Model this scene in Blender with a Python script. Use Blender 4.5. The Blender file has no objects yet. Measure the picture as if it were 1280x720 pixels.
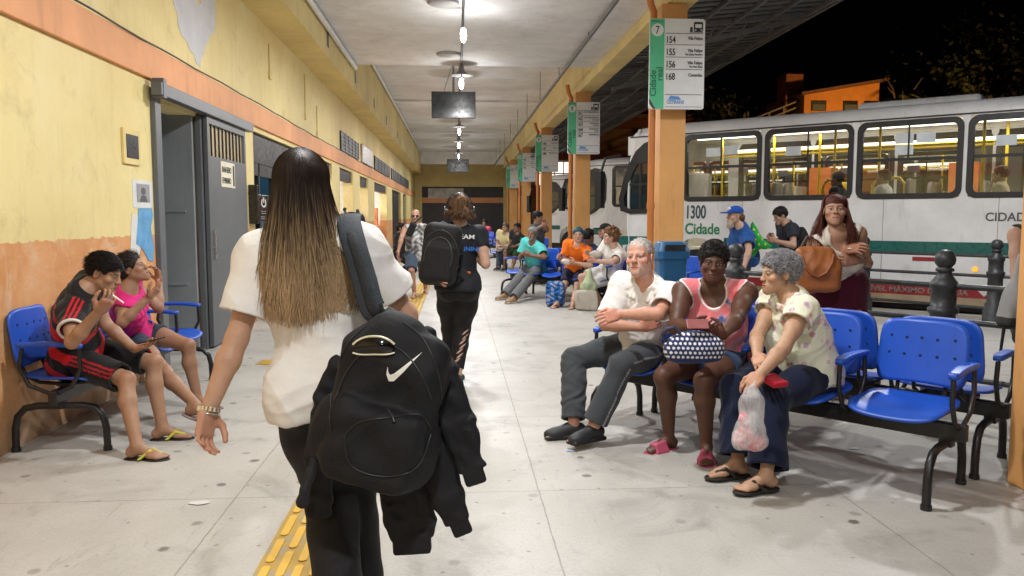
import bpy, bmesh, math, random
import numpy as np
from math import sin, cos, pi, radians as R_

random.seed(7)
rng = np.random.default_rng(7)
scene = bpy.context.scene
COL = scene.collection

# ------------------------------------------------------------------ camera
F_PX, CAM_H = 1000.0, 1.40
PITCH = math.atan(.09)
YAW = math.atan(.07 * cos(PITCH))
cam_d = bpy.data.cameras.new('camera')
cam_d.sensor_width = 36
cam_d.lens = F_PX / 1280 * 36
cam_d.clip_end = 1000
cam_d.clip_start = .05
cam = bpy.data.objects.new('camera', cam_d)
COL.objects.link(cam)
cam.location = (0, 0, CAM_H)
cam.rotation_euler = (pi / 2 - PITCH, 0, -YAW)
scene.camera = cam

# ------------------------------------------------------------------ night sky and exposure
world = bpy.data.worlds.new('World')
scene.world = world
world.use_nodes = True
bg = world.node_tree.nodes['Background']
bg.inputs['Color'].default_value = (.25, .3, .45, 1)
bg.inputs['Strength'].default_value = .0012
scene.view_settings.view_transform = 'Standard'
scene.view_settings.look = 'None'
scene.view_settings.exposure = 0.0
scene.view_settings.gamma = 1
scene.cycles.max_bounces = 8
scene.cycles.diffuse_bounces = 4
scene.cycles.transparent_max_bounces = 12
scene.cycles.sample_clamp_indirect = 6
scene.cycles.caustics_reflective = False
scene.cycles.caustics_refractive = False
LAMP_W = 124.0          # watts of one hall lamp

# ------------------------------------------------------------------ camera geometry (photo pixel -> place)
CF = np.array([sin(YAW) * cos(PITCH), cos(YAW) * cos(PITCH), -sin(PITCH)])
CR = np.array([cos(YAW), -sin(YAW), 0])
CU = np.cross(CR, CF)
CC = np.array([0, 0, CAM_H])

def V(*a): return np.array(a, float)
def nrm(v): return v / max(np.linalg.norm(v), 1e-9)
def ray(u, v): return CF + CR * (u - 640) / F_PX + CU * (360 - v) / F_PX
def G(u, v, z=0.): d = ray(u, v); return CC + d * (z - CAM_H) / d[2]
def AT(u, v, Y): d = ray(u, v); return CC + d * Y / d[1]
def proj(P):
    d = np.asarray(P, float) - CC
    return np.array([640 + F_PX * (d @ CR) / (d @ CF), 360 - F_PX * (d @ CU) / (d @ CF)])

def rik(parent, px, L, near=True):
    """child joint at bone length L from its parent, seen at a photo pixel"""
    d = nrm(ray(px[0], px[1]))
    oc = CC - parent
    b = oc @ d
    c = oc @ oc - L * L
    disc = b * b - c
    if disc < 0:
        q = CC - d * b
        return parent + nrm(q - parent) * L
    t = -b - math.sqrt(disc) if near else -b + math.sqrt(disc)
    return CC + d * t

def bend_joint(a, b, la, lb, px=None, pole=None):
    """knee between hip a and ankle b, on its circle, nearest to a pixel and/or a pole direction"""
    ab = b - a
    d = np.linalg.norm(ab)
    if d >= (la + lb) * .998:
        return a + ab * la / (la + lb)
    x = (la * la - lb * lb + d * d) / (2 * d)
    r = math.sqrt(max(la * la - x * x, 0))
    ax = ab / d
    c = a + ax * x
    t = nrm(np.cross(ax, V(0.13, .2, 1) if abs(ax[2]) < .8 else V(1, .1, 0)))
    w = np.cross(ax, t)
    best = None
    for k in range(120):
        th = 2 * pi * k / 120
        q = c + r * (cos(th) * t + sin(th) * w)
        cost = 0
        if px is not None: cost += np.linalg.norm(proj(q) - np.array(px[:2])) 
        if pole is not None: cost -= (q - c) @ pole / max(r, 1e-6) * (18 if px is not None else 1)
        if best is None or cost < best[0]: best = (cost, q)
    return best[1]

# ------------------------------------------------------------------ objects
def tag(o, label=None, cat=None, group=None, kind=None):
    if label: o['label'] = label
    if cat: o['category'] = cat
    if group: o['group'] = group
    if kind: o['kind'] = kind
    return o

def thing(name, label, cat, loc=(0, 0, 0), rz=0., group=None):
    o = bpy.data.objects.new(name, None)
    o.empty_display_size = .2
    COL.objects.link(o)
    o.location = loc
    o.rotation_euler = (0, 0, rz)
    return tag(o, label, cat, group)

def link(name, me, mats, parent=None):
    o = bpy.data.objects.new(name, me)
    for m in (mats if isinstance(mats, (list, tuple)) else [mats]): me.materials.append(m)
    COL.objects.link(o)
    if parent is not None: o.parent = parent
    return o

def kids(o): return [c for c in COL.objects if c.parent == o]
def copy_tree(o, parent=None):
    c = o.copy()
    COL.objects.link(c)
    c.parent = parent
    for ch in kids(o): copy_tree(ch, c)
    return c

# ------------------------------------------------------------------ polygon builder
class MB:
    def __init__(s): s.v = []; s.f = []; s.m = []; s.sm = []
    def add(s, vs, fs, m=0, smooth=False):
        n = len(s.v)
        s.v += [tuple(map(float, p)) for p in vs]
        s.f += [tuple(n + i for i in f) for f in fs]
        s.m += [m] * len(fs)
        s.sm += [smooth] * len(fs)
    def box(s, lo, hi, m=0, M=None, o=(0, 0, 0)):
        vs = [V(x, y, z) for x in (lo[0], hi[0]) for y in (lo[1], hi[1]) for z in (lo[2], hi[2])]
        if M is not None: vs = [V(*o) + M @ p for p in vs]
        s.add(vs, [(0, 1, 3, 2), (4, 6, 7, 5), (0, 4, 5, 1), (2, 3, 7, 6), (0, 2, 6, 4), (1, 5, 7, 3)], m)
    def bar(s, a, b, w, h, m=0, up=(0, 0, 1)):
        a, b = V(*a), V(*b); d = nrm(b - a)
        x = nrm(np.cross(d, V(*up))) if abs(d @ V(*up)) < .99 else nrm(np.cross(d, V(1, 0, 0)))
        y = np.cross(x, d)
        vs = [p + x * w / 2 * i + y * h / 2 * j for p in (a, b) for i, j in ((-1, -1), (1, -1), (1, 1), (-1, 1))]
        s.add(vs, [(0, 3, 2, 1), (4, 5, 6, 7), (0, 1, 5, 4), (1, 2, 6, 5), (2, 3, 7, 6), (3, 0, 4, 7)], m)
    def tube(s, pts, r, n=8, m=0, caps=True):
        pts = [V(*p) for p in pts]
        rs = r if isinstance(r, (list, tuple)) else [r] * len(pts)
        vs = []; x = None
        for i, p in enumerate(pts):
            d = nrm(pts[min(i + 1, len(pts) - 1)] - pts[max(i - 1, 0)])
            if x is None: x = np.cross(d, V(0, 0, 1) if abs(d[2]) < .9 else V(1, 0, 0))
            x = nrm(x - d * (x @ d)); y = np.cross(d, x)
            vs += [p + rs[i] * (cos(2 * pi * k / n) * x + sin(2 * pi * k / n) * y) for k in range(n)]
        fs = [(i * n + k, i * n + (k + 1) % n, (i + 1) * n + (k + 1) % n, (i + 1) * n + k) for i in range(len(pts) - 1) for k in range(n)]
        s.add(vs, fs, m, True)
        if caps:
            b = (len(pts) - 1) * n
            s.add(vs[:n], [tuple(range(n))[::-1]], m); s.add(vs[b:], [tuple(range(n))], m)
    def lathe(s, prof, n=20, m=0, o=(0, 0, 0)):
        vs = [(o[0] + r * cos(2 * pi * k / n), o[1] + r * sin(2 * pi * k / n), o[2] + z) for r, z in prof for k in range(n)]
        fs = [(i * n + k, i * n + (k + 1) % n, (i + 1) * n + (k + 1) % n, (i + 1) * n + k) for i in range(len(prof) - 1) for k in range(n)]
        s.add(vs, fs, m, True)
    def prism(s, poly, fn, d0, d1, m=0):
        """2-D outline (counter clockwise) mapped by fn(x, y, depth)"""
        n = len(poly)
        vs = [fn(x, y, d0) for x, y in poly] + [fn(x, y, d1) for x, y in poly]
        fs = [tuple(range(n))[::-1], tuple(range(n, 2 * n))] + [(i, (i + 1) % n, n + (i + 1) % n, n + i) for i in range(n)]
        s.add(vs, fs, m)
    def ring(s, outer, inner, fn, d0, d1, m=0):
        n = len(outer)
        vs = [fn(x, y, d) for d in (d0, d1) for P in (outer, inner) for x, y in P]
        fs = []
        for i in range(n):
            j = (i + 1) % n
            fs += [(i, n + i, n + j, j), (2 * n + i, 2 * n + j, 3 * n + j, 3 * n + i), (i, j, 2 * n + j, 2 * n + i), (n + i, 3 * n + i, 3 * n + j, n + j)]
        s.add(vs, fs, m)
    def shell(s, fn, nu, nv, th, m=0):
        """curved plate: fn(u, v) over [-1,1]^2, thickness th along its normal"""
        us = np.linspace(-1, 1, nu); vs_ = np.linspace(-1, 1, nv)
        P = np.array([[fn(u, v) for v in vs_] for u in us])
        du = np.gradient(P, axis=0); dv = np.gradient(P, axis=1)
        N = np.cross(du, dv); N /= np.linalg.norm(N, axis=2, keepdims=True) + 1e-12
        top = (P + N * th / 2).reshape(-1, 3); bot = (P - N * th / 2).reshape(-1, 3)
        k = nu * nv; fs = []
        idx = lambda i, j: i * nv + j
        for i in range(nu - 1):
            for j in range(nv - 1):
                fs.append((idx(i, j), idx(i + 1, j), idx(i + 1, j + 1), idx(i, j + 1)))
                fs.append(tuple(k + q for q in (idx(i, j), idx(i, j + 1), idx(i + 1, j + 1), idx(i + 1, j))))
        rim = [idx(i, 0) for i in range(nu)] + [idx(nu - 1, j) for j in range(1, nv)] + [idx(i, nv - 1) for i in range(nu - 2, -1, -1)] + [idx(0, j) for j in range(nv - 2, 0, -1)]
        for a, b in zip(rim, rim[1:] + rim[:1]): fs.append((a, k + a, k + b, b))
        s.add(list(top) + list(bot), fs, m, True)
    def build(s, name, mats, parent=None, bevel=0., loc=None, seg=2):
        me = bpy.data.meshes.new(name)
        me.from_pydata(s.v, [], s.f)
        me.polygons.foreach_set('material_index', s.m)
        me.polygons.foreach_set('use_smooth', s.sm)
        me.update()
        o = link(name, me, mats, parent)
        if bevel:
            b = o.modifiers.new('bevel', 'BEVEL'); b.width = bevel; b.segments = seg; b.limit_method = 'ANGLE'; b.angle_limit = R_(40)
        if loc is not None: o.location = loc
        return o

def rrect(x0, y0, x1, y1, r, n=5):
    P = []
    for cx, cy, a in ((x1 - r, y0 + r, -90), (x1 - r, y1 - r, 0), (x0 + r, y1 - r, 90), (x0 + r, y0 + r, 180)):
        P += [(cx + r * cos(R_(a + 90 * k / n)), cy + r * sin(R_(a + 90 * k / n))) for k in range(n + 1)]
    return P

def text_mesh(name, txt, size, mat, parent, loc, rot, align='LEFT', ext=.002, sx=1., bold=0.):
    c = bpy.data.curves.new(name, 'FONT')
    c.body = txt; c.size = size; c.extrude = ext; c.align_x = align; c.offset = bold
    t = bpy.data.objects.new(name + '_font', c)
    COL.objects.link(t)
    bpy.context.view_layer.update()
    dg = bpy.context.evaluated_depsgraph_get()
    me = bpy.data.meshes.new_from_object(t.evaluated_get(dg))
    COL.objects.unlink(t); bpy.data.objects.remove(t); bpy.data.curves.remove(c)
    me.materials.clear()
    o = link(name, me, mat, parent)
    o.location = loc; o.rotation_euler = rot; o.scale = (sx, 1, 1)
    return o

# ------------------------------------------------------------------ materials
def mat_nodes(name):
    m = bpy.data.materials.new(name); m.use_nodes = True
    nt = m.node_tree
    return m, nt, nt.nodes['Principled BSDF']

def nd(nt, typ, **kw):
    n = nt.nodes.new(typ)
    for k, v in kw.items():
        if k[0] == '_': n.inputs[k[1:].replace('_', ' ')].default_value = v
        else: setattr(n, k, v)
    return n

def ramp(nt, src, stops):
    r = nt.nodes.new('ShaderNodeValToRGB')
    e = r.color_ramp.elements
    while len(e) < len(stops): e.new(.5)
    for q, (p, c) in zip(e, stops):
        q.position = p; q.color = (c, c, c, 1) if isinstance(c, (int, float)) else (*c, 1)
    nt.links.new(src, r.inputs['Fac'])
    return r.outputs['Color']

def mix(nt, fac, a, b, mode='MIX'):
    n = nt.nodes.new('ShaderNodeMix'); n.data_type = 'RGBA'; n.blend_type = mode
    for sock, val in ((n.inputs[0], fac), (n.inputs[6], a), (n.inputs[7], b)):
        if isinstance(val, bpy.types.NodeSocket): nt.links.new(val, sock)
        elif isinstance(val, (int, float)): sock.default_value = val if sock == n.inputs[0] else (val, val, val, 1)
        else: sock.default_value = (*val, 1)
    return n.outputs[2]

def math_(nt, op, a, b=0., c=None):
    n = nt.nodes.new('ShaderNodeMath'); n.operation = op
    for i, v in enumerate((a, b) if c is None else (a, b, c)):
        if isinstance(v, bpy.types.NodeSocket): nt.links.new(v, n.inputs[i])
        else: n.inputs[i].default_value = v
    return n.outputs[0]

def coords(nt, scale=(1, 1, 1), kind='Object'):
    tc = nt.nodes.new('ShaderNodeTexCoord'); mp = nt.nodes.new('ShaderNodeMapping')
    nt.links.new(tc.outputs[kind], mp.inputs['Vector']); mp.inputs['Scale'].default_value = scale
    return mp.outputs['Vector']

def noise(nt, vec, scale, detail=4., rough=.6, dist=0.):
    n = nd(nt, 'ShaderNodeTexNoise', _Scale=scale, _Detail=detail, _Roughness=rough, _Distortion=dist)
    nt.links.new(vec, n.inputs['Vector'])
    return n.outputs['Fac']

def bump(nt, bs, h, strength=.3, dist=.01):
    b = nd(nt, 'ShaderNodeBump', _Strength=strength, _Distance=dist)
    nt.links.new(h, b.inputs['Height']); nt.links.new(b.outputs['Normal'], bs.inputs['Normal'])

_MC = {}
def simple(name, c, rough=.5, metal=0., var=.12, scale=6., bmp=0., bscale=60., coat=0., emit=0., spec=.5):
    if name in _MC: return _MC[name]
    m, nt, b = mat_nodes(name)
    v = coords(nt)
    f = noise(nt, v, scale, 5, .65)
    lo = tuple(x * (1 - var) for x in c); hi = tuple(min(x * (1 + var), .95) for x in c)
    nt.links.new(ramp(nt, f, [(.3, lo), (.7, hi)]), b.inputs['Base Color'])
    nt.links.new(ramp(nt, noise(nt, v, scale * 2.3, 4, .6), [(.3, max(rough - .1, .03)), (.7, min(rough + .12, 1))]), b.inputs['Roughness'])
    b.inputs['Metallic'].default_value = metal
    b.inputs['Specular IOR Level'].default_value = spec
    if coat: b.inputs['Coat Weight'].default_value = coat
    if bmp: bump(nt, b, noise(nt, v, bscale, 4, .6), bmp, .004)
    if emit:
        b.inputs['Emission Color'].default_value = (*c, 1); b.inputs['Emission Strength'].default_value = emit
    _MC[name] = m
    return m

def glow(name, c, s):
    if name in _MC: return _MC[name]
    m, nt, b = mat_nodes(name)
    b.inputs['Base Color'].default_value = (*c, 1)
    b.inputs['Emission Color'].default_value = (*c, 1); b.inputs['Emission Strength'].default_value = s
    _MC[name] = m
    return m

def attr_mat(name, rough, bmp=.0, bscale=(60, 60, 60), var=.1, vscale=12, sss=0., spec=.4, sheen=0., bdist=.003, crease=0.):
    """surface whose own colour pattern is stored per vertex"""
    m, nt, b = mat_nodes(name)
    a = nd(nt, 'ShaderNodeAttribute', attribute_name='Col')
    v = coords(nt)
    f = ramp(nt, noise(nt, v, vscale, 6, .7), [(.25, 1 - var), (.75, 1 + var * .6)])
    nt.links.new(mix(nt, 1., a.outputs['Color'], f, 'MULTIPLY'), b.inputs['Base Color'])
    b.inputs['Roughness'].default_value = rough
    b.inputs['Specular IOR Level'].default_value = spec
    if sheen: b.inputs['Sheen Weight'].default_value = sheen
    if sss:
        b.inputs['Subsurface Weight'].default_value = sss
        b.inputs['Subsurface Radius'].default_value = (.012, .005, .003)
        b.inputs['Subsurface Scale'].default_value = 1.
    if bmp:
        h = noise(nt, coords(nt, bscale), 1., 5, .65)
        if crease:
            rn = nd(nt, 'ShaderNodeTexNoise', _Scale=crease, _Detail=2.5, _Roughness=.5, _Distortion=1.2)
            rn.noise_type = 'RIDGED_MULTIFRACTAL'
            nt.links.new(coords(nt, (1, 1, .6)), rn.inputs['Vector'])
            h = math_(nt, 'ADD', math_(nt, 'MULTIPLY', h, .35), math_(nt, 'MULTIPLY', rn.outputs['Fac'], .5))
        bump(nt, b, h, bmp, bdist)
    return m

def srgb(r, g, b):
    f = lambda x: x / 12.92 if x <= .04045 else ((x + .055) / 1.055) ** 2.4
    return (f(r / 255), f(g / 255), f(b / 255))

M_SKIN = attr_mat('skin', .52, .3, (110, 110, 110), .13, 30, .12, .4)
M_CLOTH = attr_mat('fabric', .88, .55, (40, 40, 40), .10, 9, 0., .2, .1, .012, 8.)
M_DARK = attr_mat('dark_fabric', .72, .6, (60, 60, 60), .3, 14, 0., .3, .0, .012, 9.)
M_HAIR = attr_mat('hair', .6, .9, (160, 160, 35), .35, 60, 0., .25, 0., .004)
M_STRAND = attr_mat('hair_strands', .5, 0, var=.2, vscale=40, spec=.25)
M_SHOE = attr_mat('shoe', .55, .3, (80, 80, 80), .15, 20, 0., .4)
M_RUBBER = attr_mat('sandal_rubber', .6, 0, var=.1)
BLACKM = simple('black_metal', (.012, .012, .013), .38, .0, .3, 20, .05)
# ------------------------------------------------------------------ implicit surfaces -> meshes (bodies, clothes, bags)
f32 = np.float32
class Fld:
    def __init__(s): s.p = []
    def _bb(s, pts, r):
        pts = np.array(pts); return pts.min(0) - r, pts.max(0) + r
    def cone(s, a, b, ra, rb, k=.02, op=1):
        a, b = np.asarray(a, float), np.asarray(b, float)
        lo, hi = s._bb([a, b], max(ra, rb) + k + .05)
        ab = b - a; L2 = max(ab @ ab, 1e-9)
        def fn(P):
            t = np.clip(((P - a.astype(f32)) @ ab.astype(f32)) / f32(L2), 0, 1)
            q = P - (a + 0).astype(f32) - t[:, None] * ab.astype(f32)
            return np.sqrt((q * q).sum(1)) - (f32(ra) + t * f32(rb - ra))
        s.p.append((fn, k, op, lo, hi)); return s
    def ell(s, c, rad, R=None, k=.02, op=1):
        c = np.asarray(c, float); rad = np.asarray(rad, float)
        R = np.eye(3) if R is None else np.asarray(R)
        lo, hi = s._bb([c], rad.max() + k + .05)
        Rt = R.T.astype(f32)
        def fn(P):
            q = (P - c.astype(f32)) @ Rt
            k0 = np.sqrt(((q / rad.astype(f32)) ** 2).sum(1)); k1 = np.sqrt(((q / (rad ** 2).astype(f32)) ** 2).sum(1))
            return k0 * (k0 - 1) / np.maximum(k1, 1e-6)
        s.p.append((fn, k, op, lo, hi)); return s
    def box(s, c, half, rnd, R=None, k=.01, op=1):
        c = np.asarray(c, float); half = np.asarray(half, float)
        R = np.eye(3) if R is None else np.asarray(R)
        lo, hi = s._bb([c], np.linalg.norm(half) + k + .05)
        Rt = R.T.astype(f32); hh = (half - rnd).astype(f32)
        def fn(P):
            q = np.abs((P - c.astype(f32)) @ Rt) - hh
            m = np.maximum(q, 0)
            return np.sqrt((m * m).sum(1)) + np.minimum(q.max(1), 0) - f32(rnd)
        s.p.append((fn, k, op, lo, hi)); return s
    def cut(s, pt, n, k=.004):
        """keep only the side against n"""
        pt = np.asarray(pt, float).astype(f32); n = nrm(np.asarray(n, float)).astype(f32)
        s.p.append((lambda P: (P - pt) @ n, k, 2, None, None)); return s
    def fld(s, o, k=.01, op=1):
        s.p.append((o.ev, k, op, None, None)); return s
    def noise(s, amp, freq, seed=0, aniso=(1, 1, 1)):
        r = np.random.default_rng(seed)
        D = r.normal(size=(6, 3)) * np.array(aniso); D = (D / np.linalg.norm(D, axis=1, keepdims=True) * freq * r.uniform(.6, 1.7, (6, 1)))
        ph = r.uniform(0, 6.28, 6); W = r.normal(size=(3, 3)) * freq * .5
        D, W, ph = D.astype(f32), W.astype(f32), ph.astype(f32)
        def fn(P):
            w = np.sin(P @ W.T) * f32(1.1 / freq)
            a = np.sin((P + w) @ D.T + ph)
            return (a * f32(amp / 2.2)).sum(1)
        s.p.append((fn, 0, 3, None, None)); return s
    def crease(s, amp, freq, seed=0, aniso=(1, 1, 1), n=3):
        r = np.random.default_rng(seed + 50)
        D = r.normal(size=(n, 3)) * np.array(aniso); D = (D / np.linalg.norm(D, axis=1, keepdims=True) * freq * r.uniform(.7, 1.5, (n, 1))).astype(f32)
        W = (r.normal(size=(3, 3)) * freq * .45).astype(f32); ph = r.uniform(0, 6.28, n).astype(f32)
        M = (r.normal(size=(n, 3)) * freq * .3).astype(f32)
        def fn(P):
            w = np.sin(P @ W.T) * f32(1.4 / freq)
            a = .64 - np.abs(np.sin((P + w) @ D.T + ph))
            return (a * np.clip(.5 + np.sin(P @ M.T + ph * 2), 0, 1.3) * f32(amp)).sum(1)
        s.p.append((fn, 0, 3, None, None)); return s
    def bounds(s):
        b = [(p[3], p[4]) for p in s.p if p[3] is not None and p[2] == 1]
        for p in s.p:
            if p[3] is None and p[2] == 1:
                b.append(p[0].__self__.bounds())
        return np.min([x[0] for x in b], 0), np.max([x[1] for x in b], 0)
    def ev(s, P):
        d = np.full(len(P), .3, f32)
        for fn, k, op, lo, hi in s.p:
            if lo is not None:
                ix = np.nonzero(((P > lo.astype(f32)) & (P < hi.astype(f32))).all(1))[0]
                if not len(ix): continue
                e = fn(P[ix]); d0 = d[ix]
            else:
                ix = slice(None); e = fn(P); d0 = d
            if op == 3: d[ix] = d0 - e; continue
            if op == 1:
                n = np.minimum(d0, e)
                if k: h = np.maximum(k - np.abs(d0 - e), 0); n = n - h * h / (4 * k)
            else:
                if op == -1: e = -e
                n = np.maximum(d0, e)
                if k: h = np.maximum(k - np.abs(d0 - e), 0); n = n + h * h / (4 * k)
            d[ix] = n
        return d

def nets(ev, lo, hi, h):
    B = 4
    lo = np.asarray(lo, float)
    n = np.maximum(np.ceil((np.asarray(hi) - lo) / (h * B)).astype(int) + 1, 2)
    ax = [lo[i] + (np.arange(n[i]) * B + 1.5) * h for i in range(3)]
    C = np.stack(np.meshgrid(*ax, indexing='ij'), -1).reshape(-1, 3).astype(f32)
    fc = ev(C).reshape(n)
    act = np.abs(fc) < h * B * 1.75
    up = lambda A: A.repeat(B, 0).repeat(B, 1).repeat(B, 2)
    Fg = up(np.where(fc < 0, f32(-1), f32(1)).astype(f32))
    I = np.nonzero(up(act))
    Fg[I] = ev((lo + np.stack(I, -1) * h).astype(f32))
    ins = Fg < 0
    i8 = ins.astype(np.int8)
    sm = np.zeros(np.array(ins.shape) - 1, np.int8)
    for a in (0, 1):
        for b in (0, 1):
            for c in (0, 1):
                sm += i8[a:ins.shape[0] - 1 + a, b:ins.shape[1] - 1 + b, c:ins.shape[2] - 1 + c]
    cells = np.argwhere((sm > 0) & (sm < 8))
    if not len(cells): return np.zeros((0, 3)), np.zeros((0, 4), int)
    off = np.array([(a, b, c) for a in (0, 1) for b in (0, 1) for c in (0, 1)])
    val = np.stack([Fg[tuple((cells + o).T)] for o in off], 1)
    acc = np.zeros((len(cells), 3)); cnt = np.zeros(len(cells))
    for a in range(8):
        for ax_ in range(3):
            b = a | (1 << (2 - ax_))
            if b == a: continue
            fa, fb = val[:, a], val[:, b]
            m = (fa < 0) != (fb < 0)
            t = fa[m] / (fa[m] - fb[m])
            acc[m] += off[a] + t[:, None] * (off[b] - off[a]); cnt[m] += 1
    verts = lo + (cells + acc / cnt[:, None]) * h
    ids = np.full(sm.shape, -1, np.int32)
    ids[tuple(cells.T)] = np.arange(len(cells))
    quads = []
    for ax_ in range(3):
        a = [slice(None)] * 3; b = [slice(None)] * 3
        a[ax_] = slice(0, -1); b[ax_] = slice(1, None)
        I = np.argwhere(ins[tuple(a)] != ins[tuple(b)])
        u, v = (ax_ + 1) % 3, (ax_ + 2) % 3
        I = I[(I[:, u] > 0) & (I[:, v] > 0) & (I[:, u] < ids.shape[u]) & (I[:, v] < ids.shape[v])]
        eu = np.eye(3, dtype=int)[u]; evv = np.eye(3, dtype=int)[v]
        q = np.stack([ids[tuple(I.T)], ids[tuple((I - eu).T)], ids[tuple((I - eu - evv).T)], ids[tuple((I - evv).T)]], 1)
        fl = ~ins[tuple(I.T)]
        q[fl] = q[fl][:, ::-1]
        quads.append(q)
    q = np.concatenate(quads)
    return verts, q[(q >= 0).all(1)]

def mesh_np(name, verts, faces, cols=None, smooth=True):
    me = bpy.data.meshes.new(name)
    me.from_pydata(np.asarray(verts, float), [], np.asarray(faces))
    if smooth: me.polygons.foreach_set('use_smooth', np.ones(len(me.polygons), bool))
    if cols is not None:
        a = me.color_attributes.new('Col', 'FLOAT_COLOR', 'POINT')
        c = np.ones((len(verts), 4), np.float32); c[:, :3] = cols
        a.data.foreach_set('color', c.ravel())
    me.update()
    return me

def sdf_obj(name, F, h, mat, parent, col, origin=None, lo=None, hi=None):
    """mesh a field; col is one colour or a function of the points"""
    l, u = F.bounds()
    v, q = nets(F.ev, l if lo is None else lo, u if hi is None else hi, h)
    c = col(v) if callable(col) else np.tile(np.array(col, float), (len(v), 1))
    if origin is None: origin = np.array(parent.location) if parent is not None else V(0, 0, 0)
    return link(name, mesh_np(name, v - origin, q, c), mat, parent)

def decal_strip(name, F, top, bot, direction, mat, parent, lift=.003):
    """thin emblem between two edge polylines, laid on a field's surface along a direction"""
    P = np.concatenate([np.asarray(top), np.asarray(bot)]).astype(f32)
    d = nrm(np.asarray(direction, float)).astype(f32)
    Q = P - d * f32(.25)
    for _ in range(40): Q = Q + d * (F.ev(Q) * f32(.85))[:, None]
    Q = Q - d * f32(lift)
    n = len(top)
    f = [(i, i + 1, n + i + 1, n + i) for i in range(n - 1)]
    o = np.array(parent.location)
    me = mesh_np(name, Q - o, f, None, False)
    ob = link(name, me, mat, parent)
    s = ob.modifiers.new('thick', 'SOLIDIFY'); s.thickness = .003; s.offset = 0
    return ob
# ------------------------------------------------------------------ people
def az_axes(az, pitch=0., roll=0.):
    """forward, right, up for a heading (0 = away from the camera, 90 = photo right)"""
    a, p = R_(az), R_(pitch)
    f = V(sin(a) * cos(p), cos(a) * cos(p), sin(p))
    r = V(cos(a), -sin(a), 0)
    u = np.cross(r, f)
    if roll:
        c, s = cos(R_(roll)), sin(R_(roll))
        r, u = r * c - u * s, u * c + r * s
    return f, r, u

SIDES = (('R', 1), ('L', -1))

def pose(pel, s=1., az=0., az_c=None, az_h=None, pitch=0., roll=0., neck=None, head=None, neck_near=True, head_near=True,
         R=None, L=None, sw=1., slouch=0., lean=(0, 0), tl=.5, hipw=.088):
    """pel: world point or (u, v, depth); limb dicts hold el / wr / kn / an as photo pixels, with near flags"""
    J = {'s': s}
    W = lambda q: q if isinstance(q, np.ndarray) else AT(*q)
    az_c = az if az_c is None else az_c; az_h = az_c if az_h is None else az_h
    pel = W(pel); J['pel'] = pel
    pf, pr, _ = az_axes(az)
    cf, cr, _ = az_axes(az_c)
    if neck is None: nk = pel + nrm(V(0, 0, 1) + cf * lean[0] + cr * lean[1]) * tl * s
    elif isinstance(neck, np.ndarray): nk = neck
    else: nk = rik(pel, neck, tl * s, neck_near)
    J['neck'] = nk
    J['waist'] = pel + .40 * (nk - pel) - pf * slouch
    cu = nrm(nk - J['waist']); cf = nrm(cf - cu * (cf @ cu)); cr = np.cross(cf, cu)
    pu = nrm(nrm(J['waist'] - pel) + V(0, 0, 1)); pf = nrm(pf - pu * (pf @ pu)); pr = np.cross(pf, pu)
    J.update(cf=cf, cr=cr, cu=cu, pf=pf, pr=pr, pu=pu)
    if head is None: hd = nk + nrm(cu + V(0, 0, .6) + cf * .15) * .155 * s
    else: hd = rik(nk, head, .158 * s, head_near)
    J['head'] = hd
    hf, hr, hu = az_axes(az_h, pitch, roll)
    J.update(hf=hf, hr=hr, hu=hu)
    for sd, sg in SIDES:
        D = dict((R if sd == 'R' else L) or {})
        sh = nk - cu * .062 * s + cr * sg * .168 * s * sw + D.get('shd', V(0, 0, 0))
        if 'sh' in D: sh = rik(nk, D['sh'], .18 * s * sw, D.get('shn', True))
        J['sh' + sd] = sh
        ua, fa = .285 * s, .245 * s
        wr = None
        if 'wrw' in D: wr = D['wrw']
        if 'wr3' in D: wr = AT(*D['wr3'])
        if wr is not None:
            dv = wr - sh
            if np.linalg.norm(dv) > (ua + fa) * .995: wr = sh + nrm(dv) * (ua + fa) * .995
            el = bend_joint(sh, wr, ua, fa, D.get('el'), D.get('pole', -cf * .6 + cr * sg * .5 - V(0, 0, .6)))
        else:
            el = rik(sh, D['el'], ua, D.get('eln', True)) if 'el' in D else sh + nrm(-cu + cr * sg * .16 - cf * .1) * ua
            wr = rik(el, D['wr'], fa, D.get('wrn', True)) if 'wr' in D else el + nrm(-V(0, 0, 1) + cf * .25 + cr * sg * .02) * fa
        J['el' + sd], J['wr' + sd] = el, wr
        hdv = nrm(wr - el)
        if 'hd' in D: hdv = nrm(rik(wr, D['hd'], .1 * s, D.get('hdn', True)) - wr)
        if 'hdv' in D: hdv = nrm(D['hdv'])
        pn = D.get('palm', -cr * sg)
        pn = nrm(pn - hdv * (pn @ hdv))
        J['hd' + sd], J['pn' + sd] = hdv, pn
        J['curl' + sd] = D.get('curl', .45)
        hip = pel + pr * sg * hipw * s
        J['hip' + sd] = hip
        an = D.get('an')
        if an is None: an = hip + V(0, 0, -hip[2] + .08 * s) + pf * D.get('step', 0.)
        elif not isinstance(an, np.ndarray): an = AT(*an[:3]) if len(an) == 3 and an[2] > 1.2 else G(an[0], an[1], .085 * s)
        th, sh_ = .43 * s, .415 * s
        dl = np.linalg.norm(an - hip)
        if dl > (th + sh_):
            k = dl / (th + sh_); th *= k; sh_ *= k
        J['an' + sd] = an
        J['kn' + sd] = bend_joint(hip, an, th, sh_, D.get('kn'), D.get('kpole', pf + V(0, 0, .3)))
        fa_ = D.get('foot', az + sg * 8)
        fd = az_axes(fa_, D.get('fpitch', 0))
        J['ff' + sd], J['fr' + sd], J['fu' + sd] = fd
    return J

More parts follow.
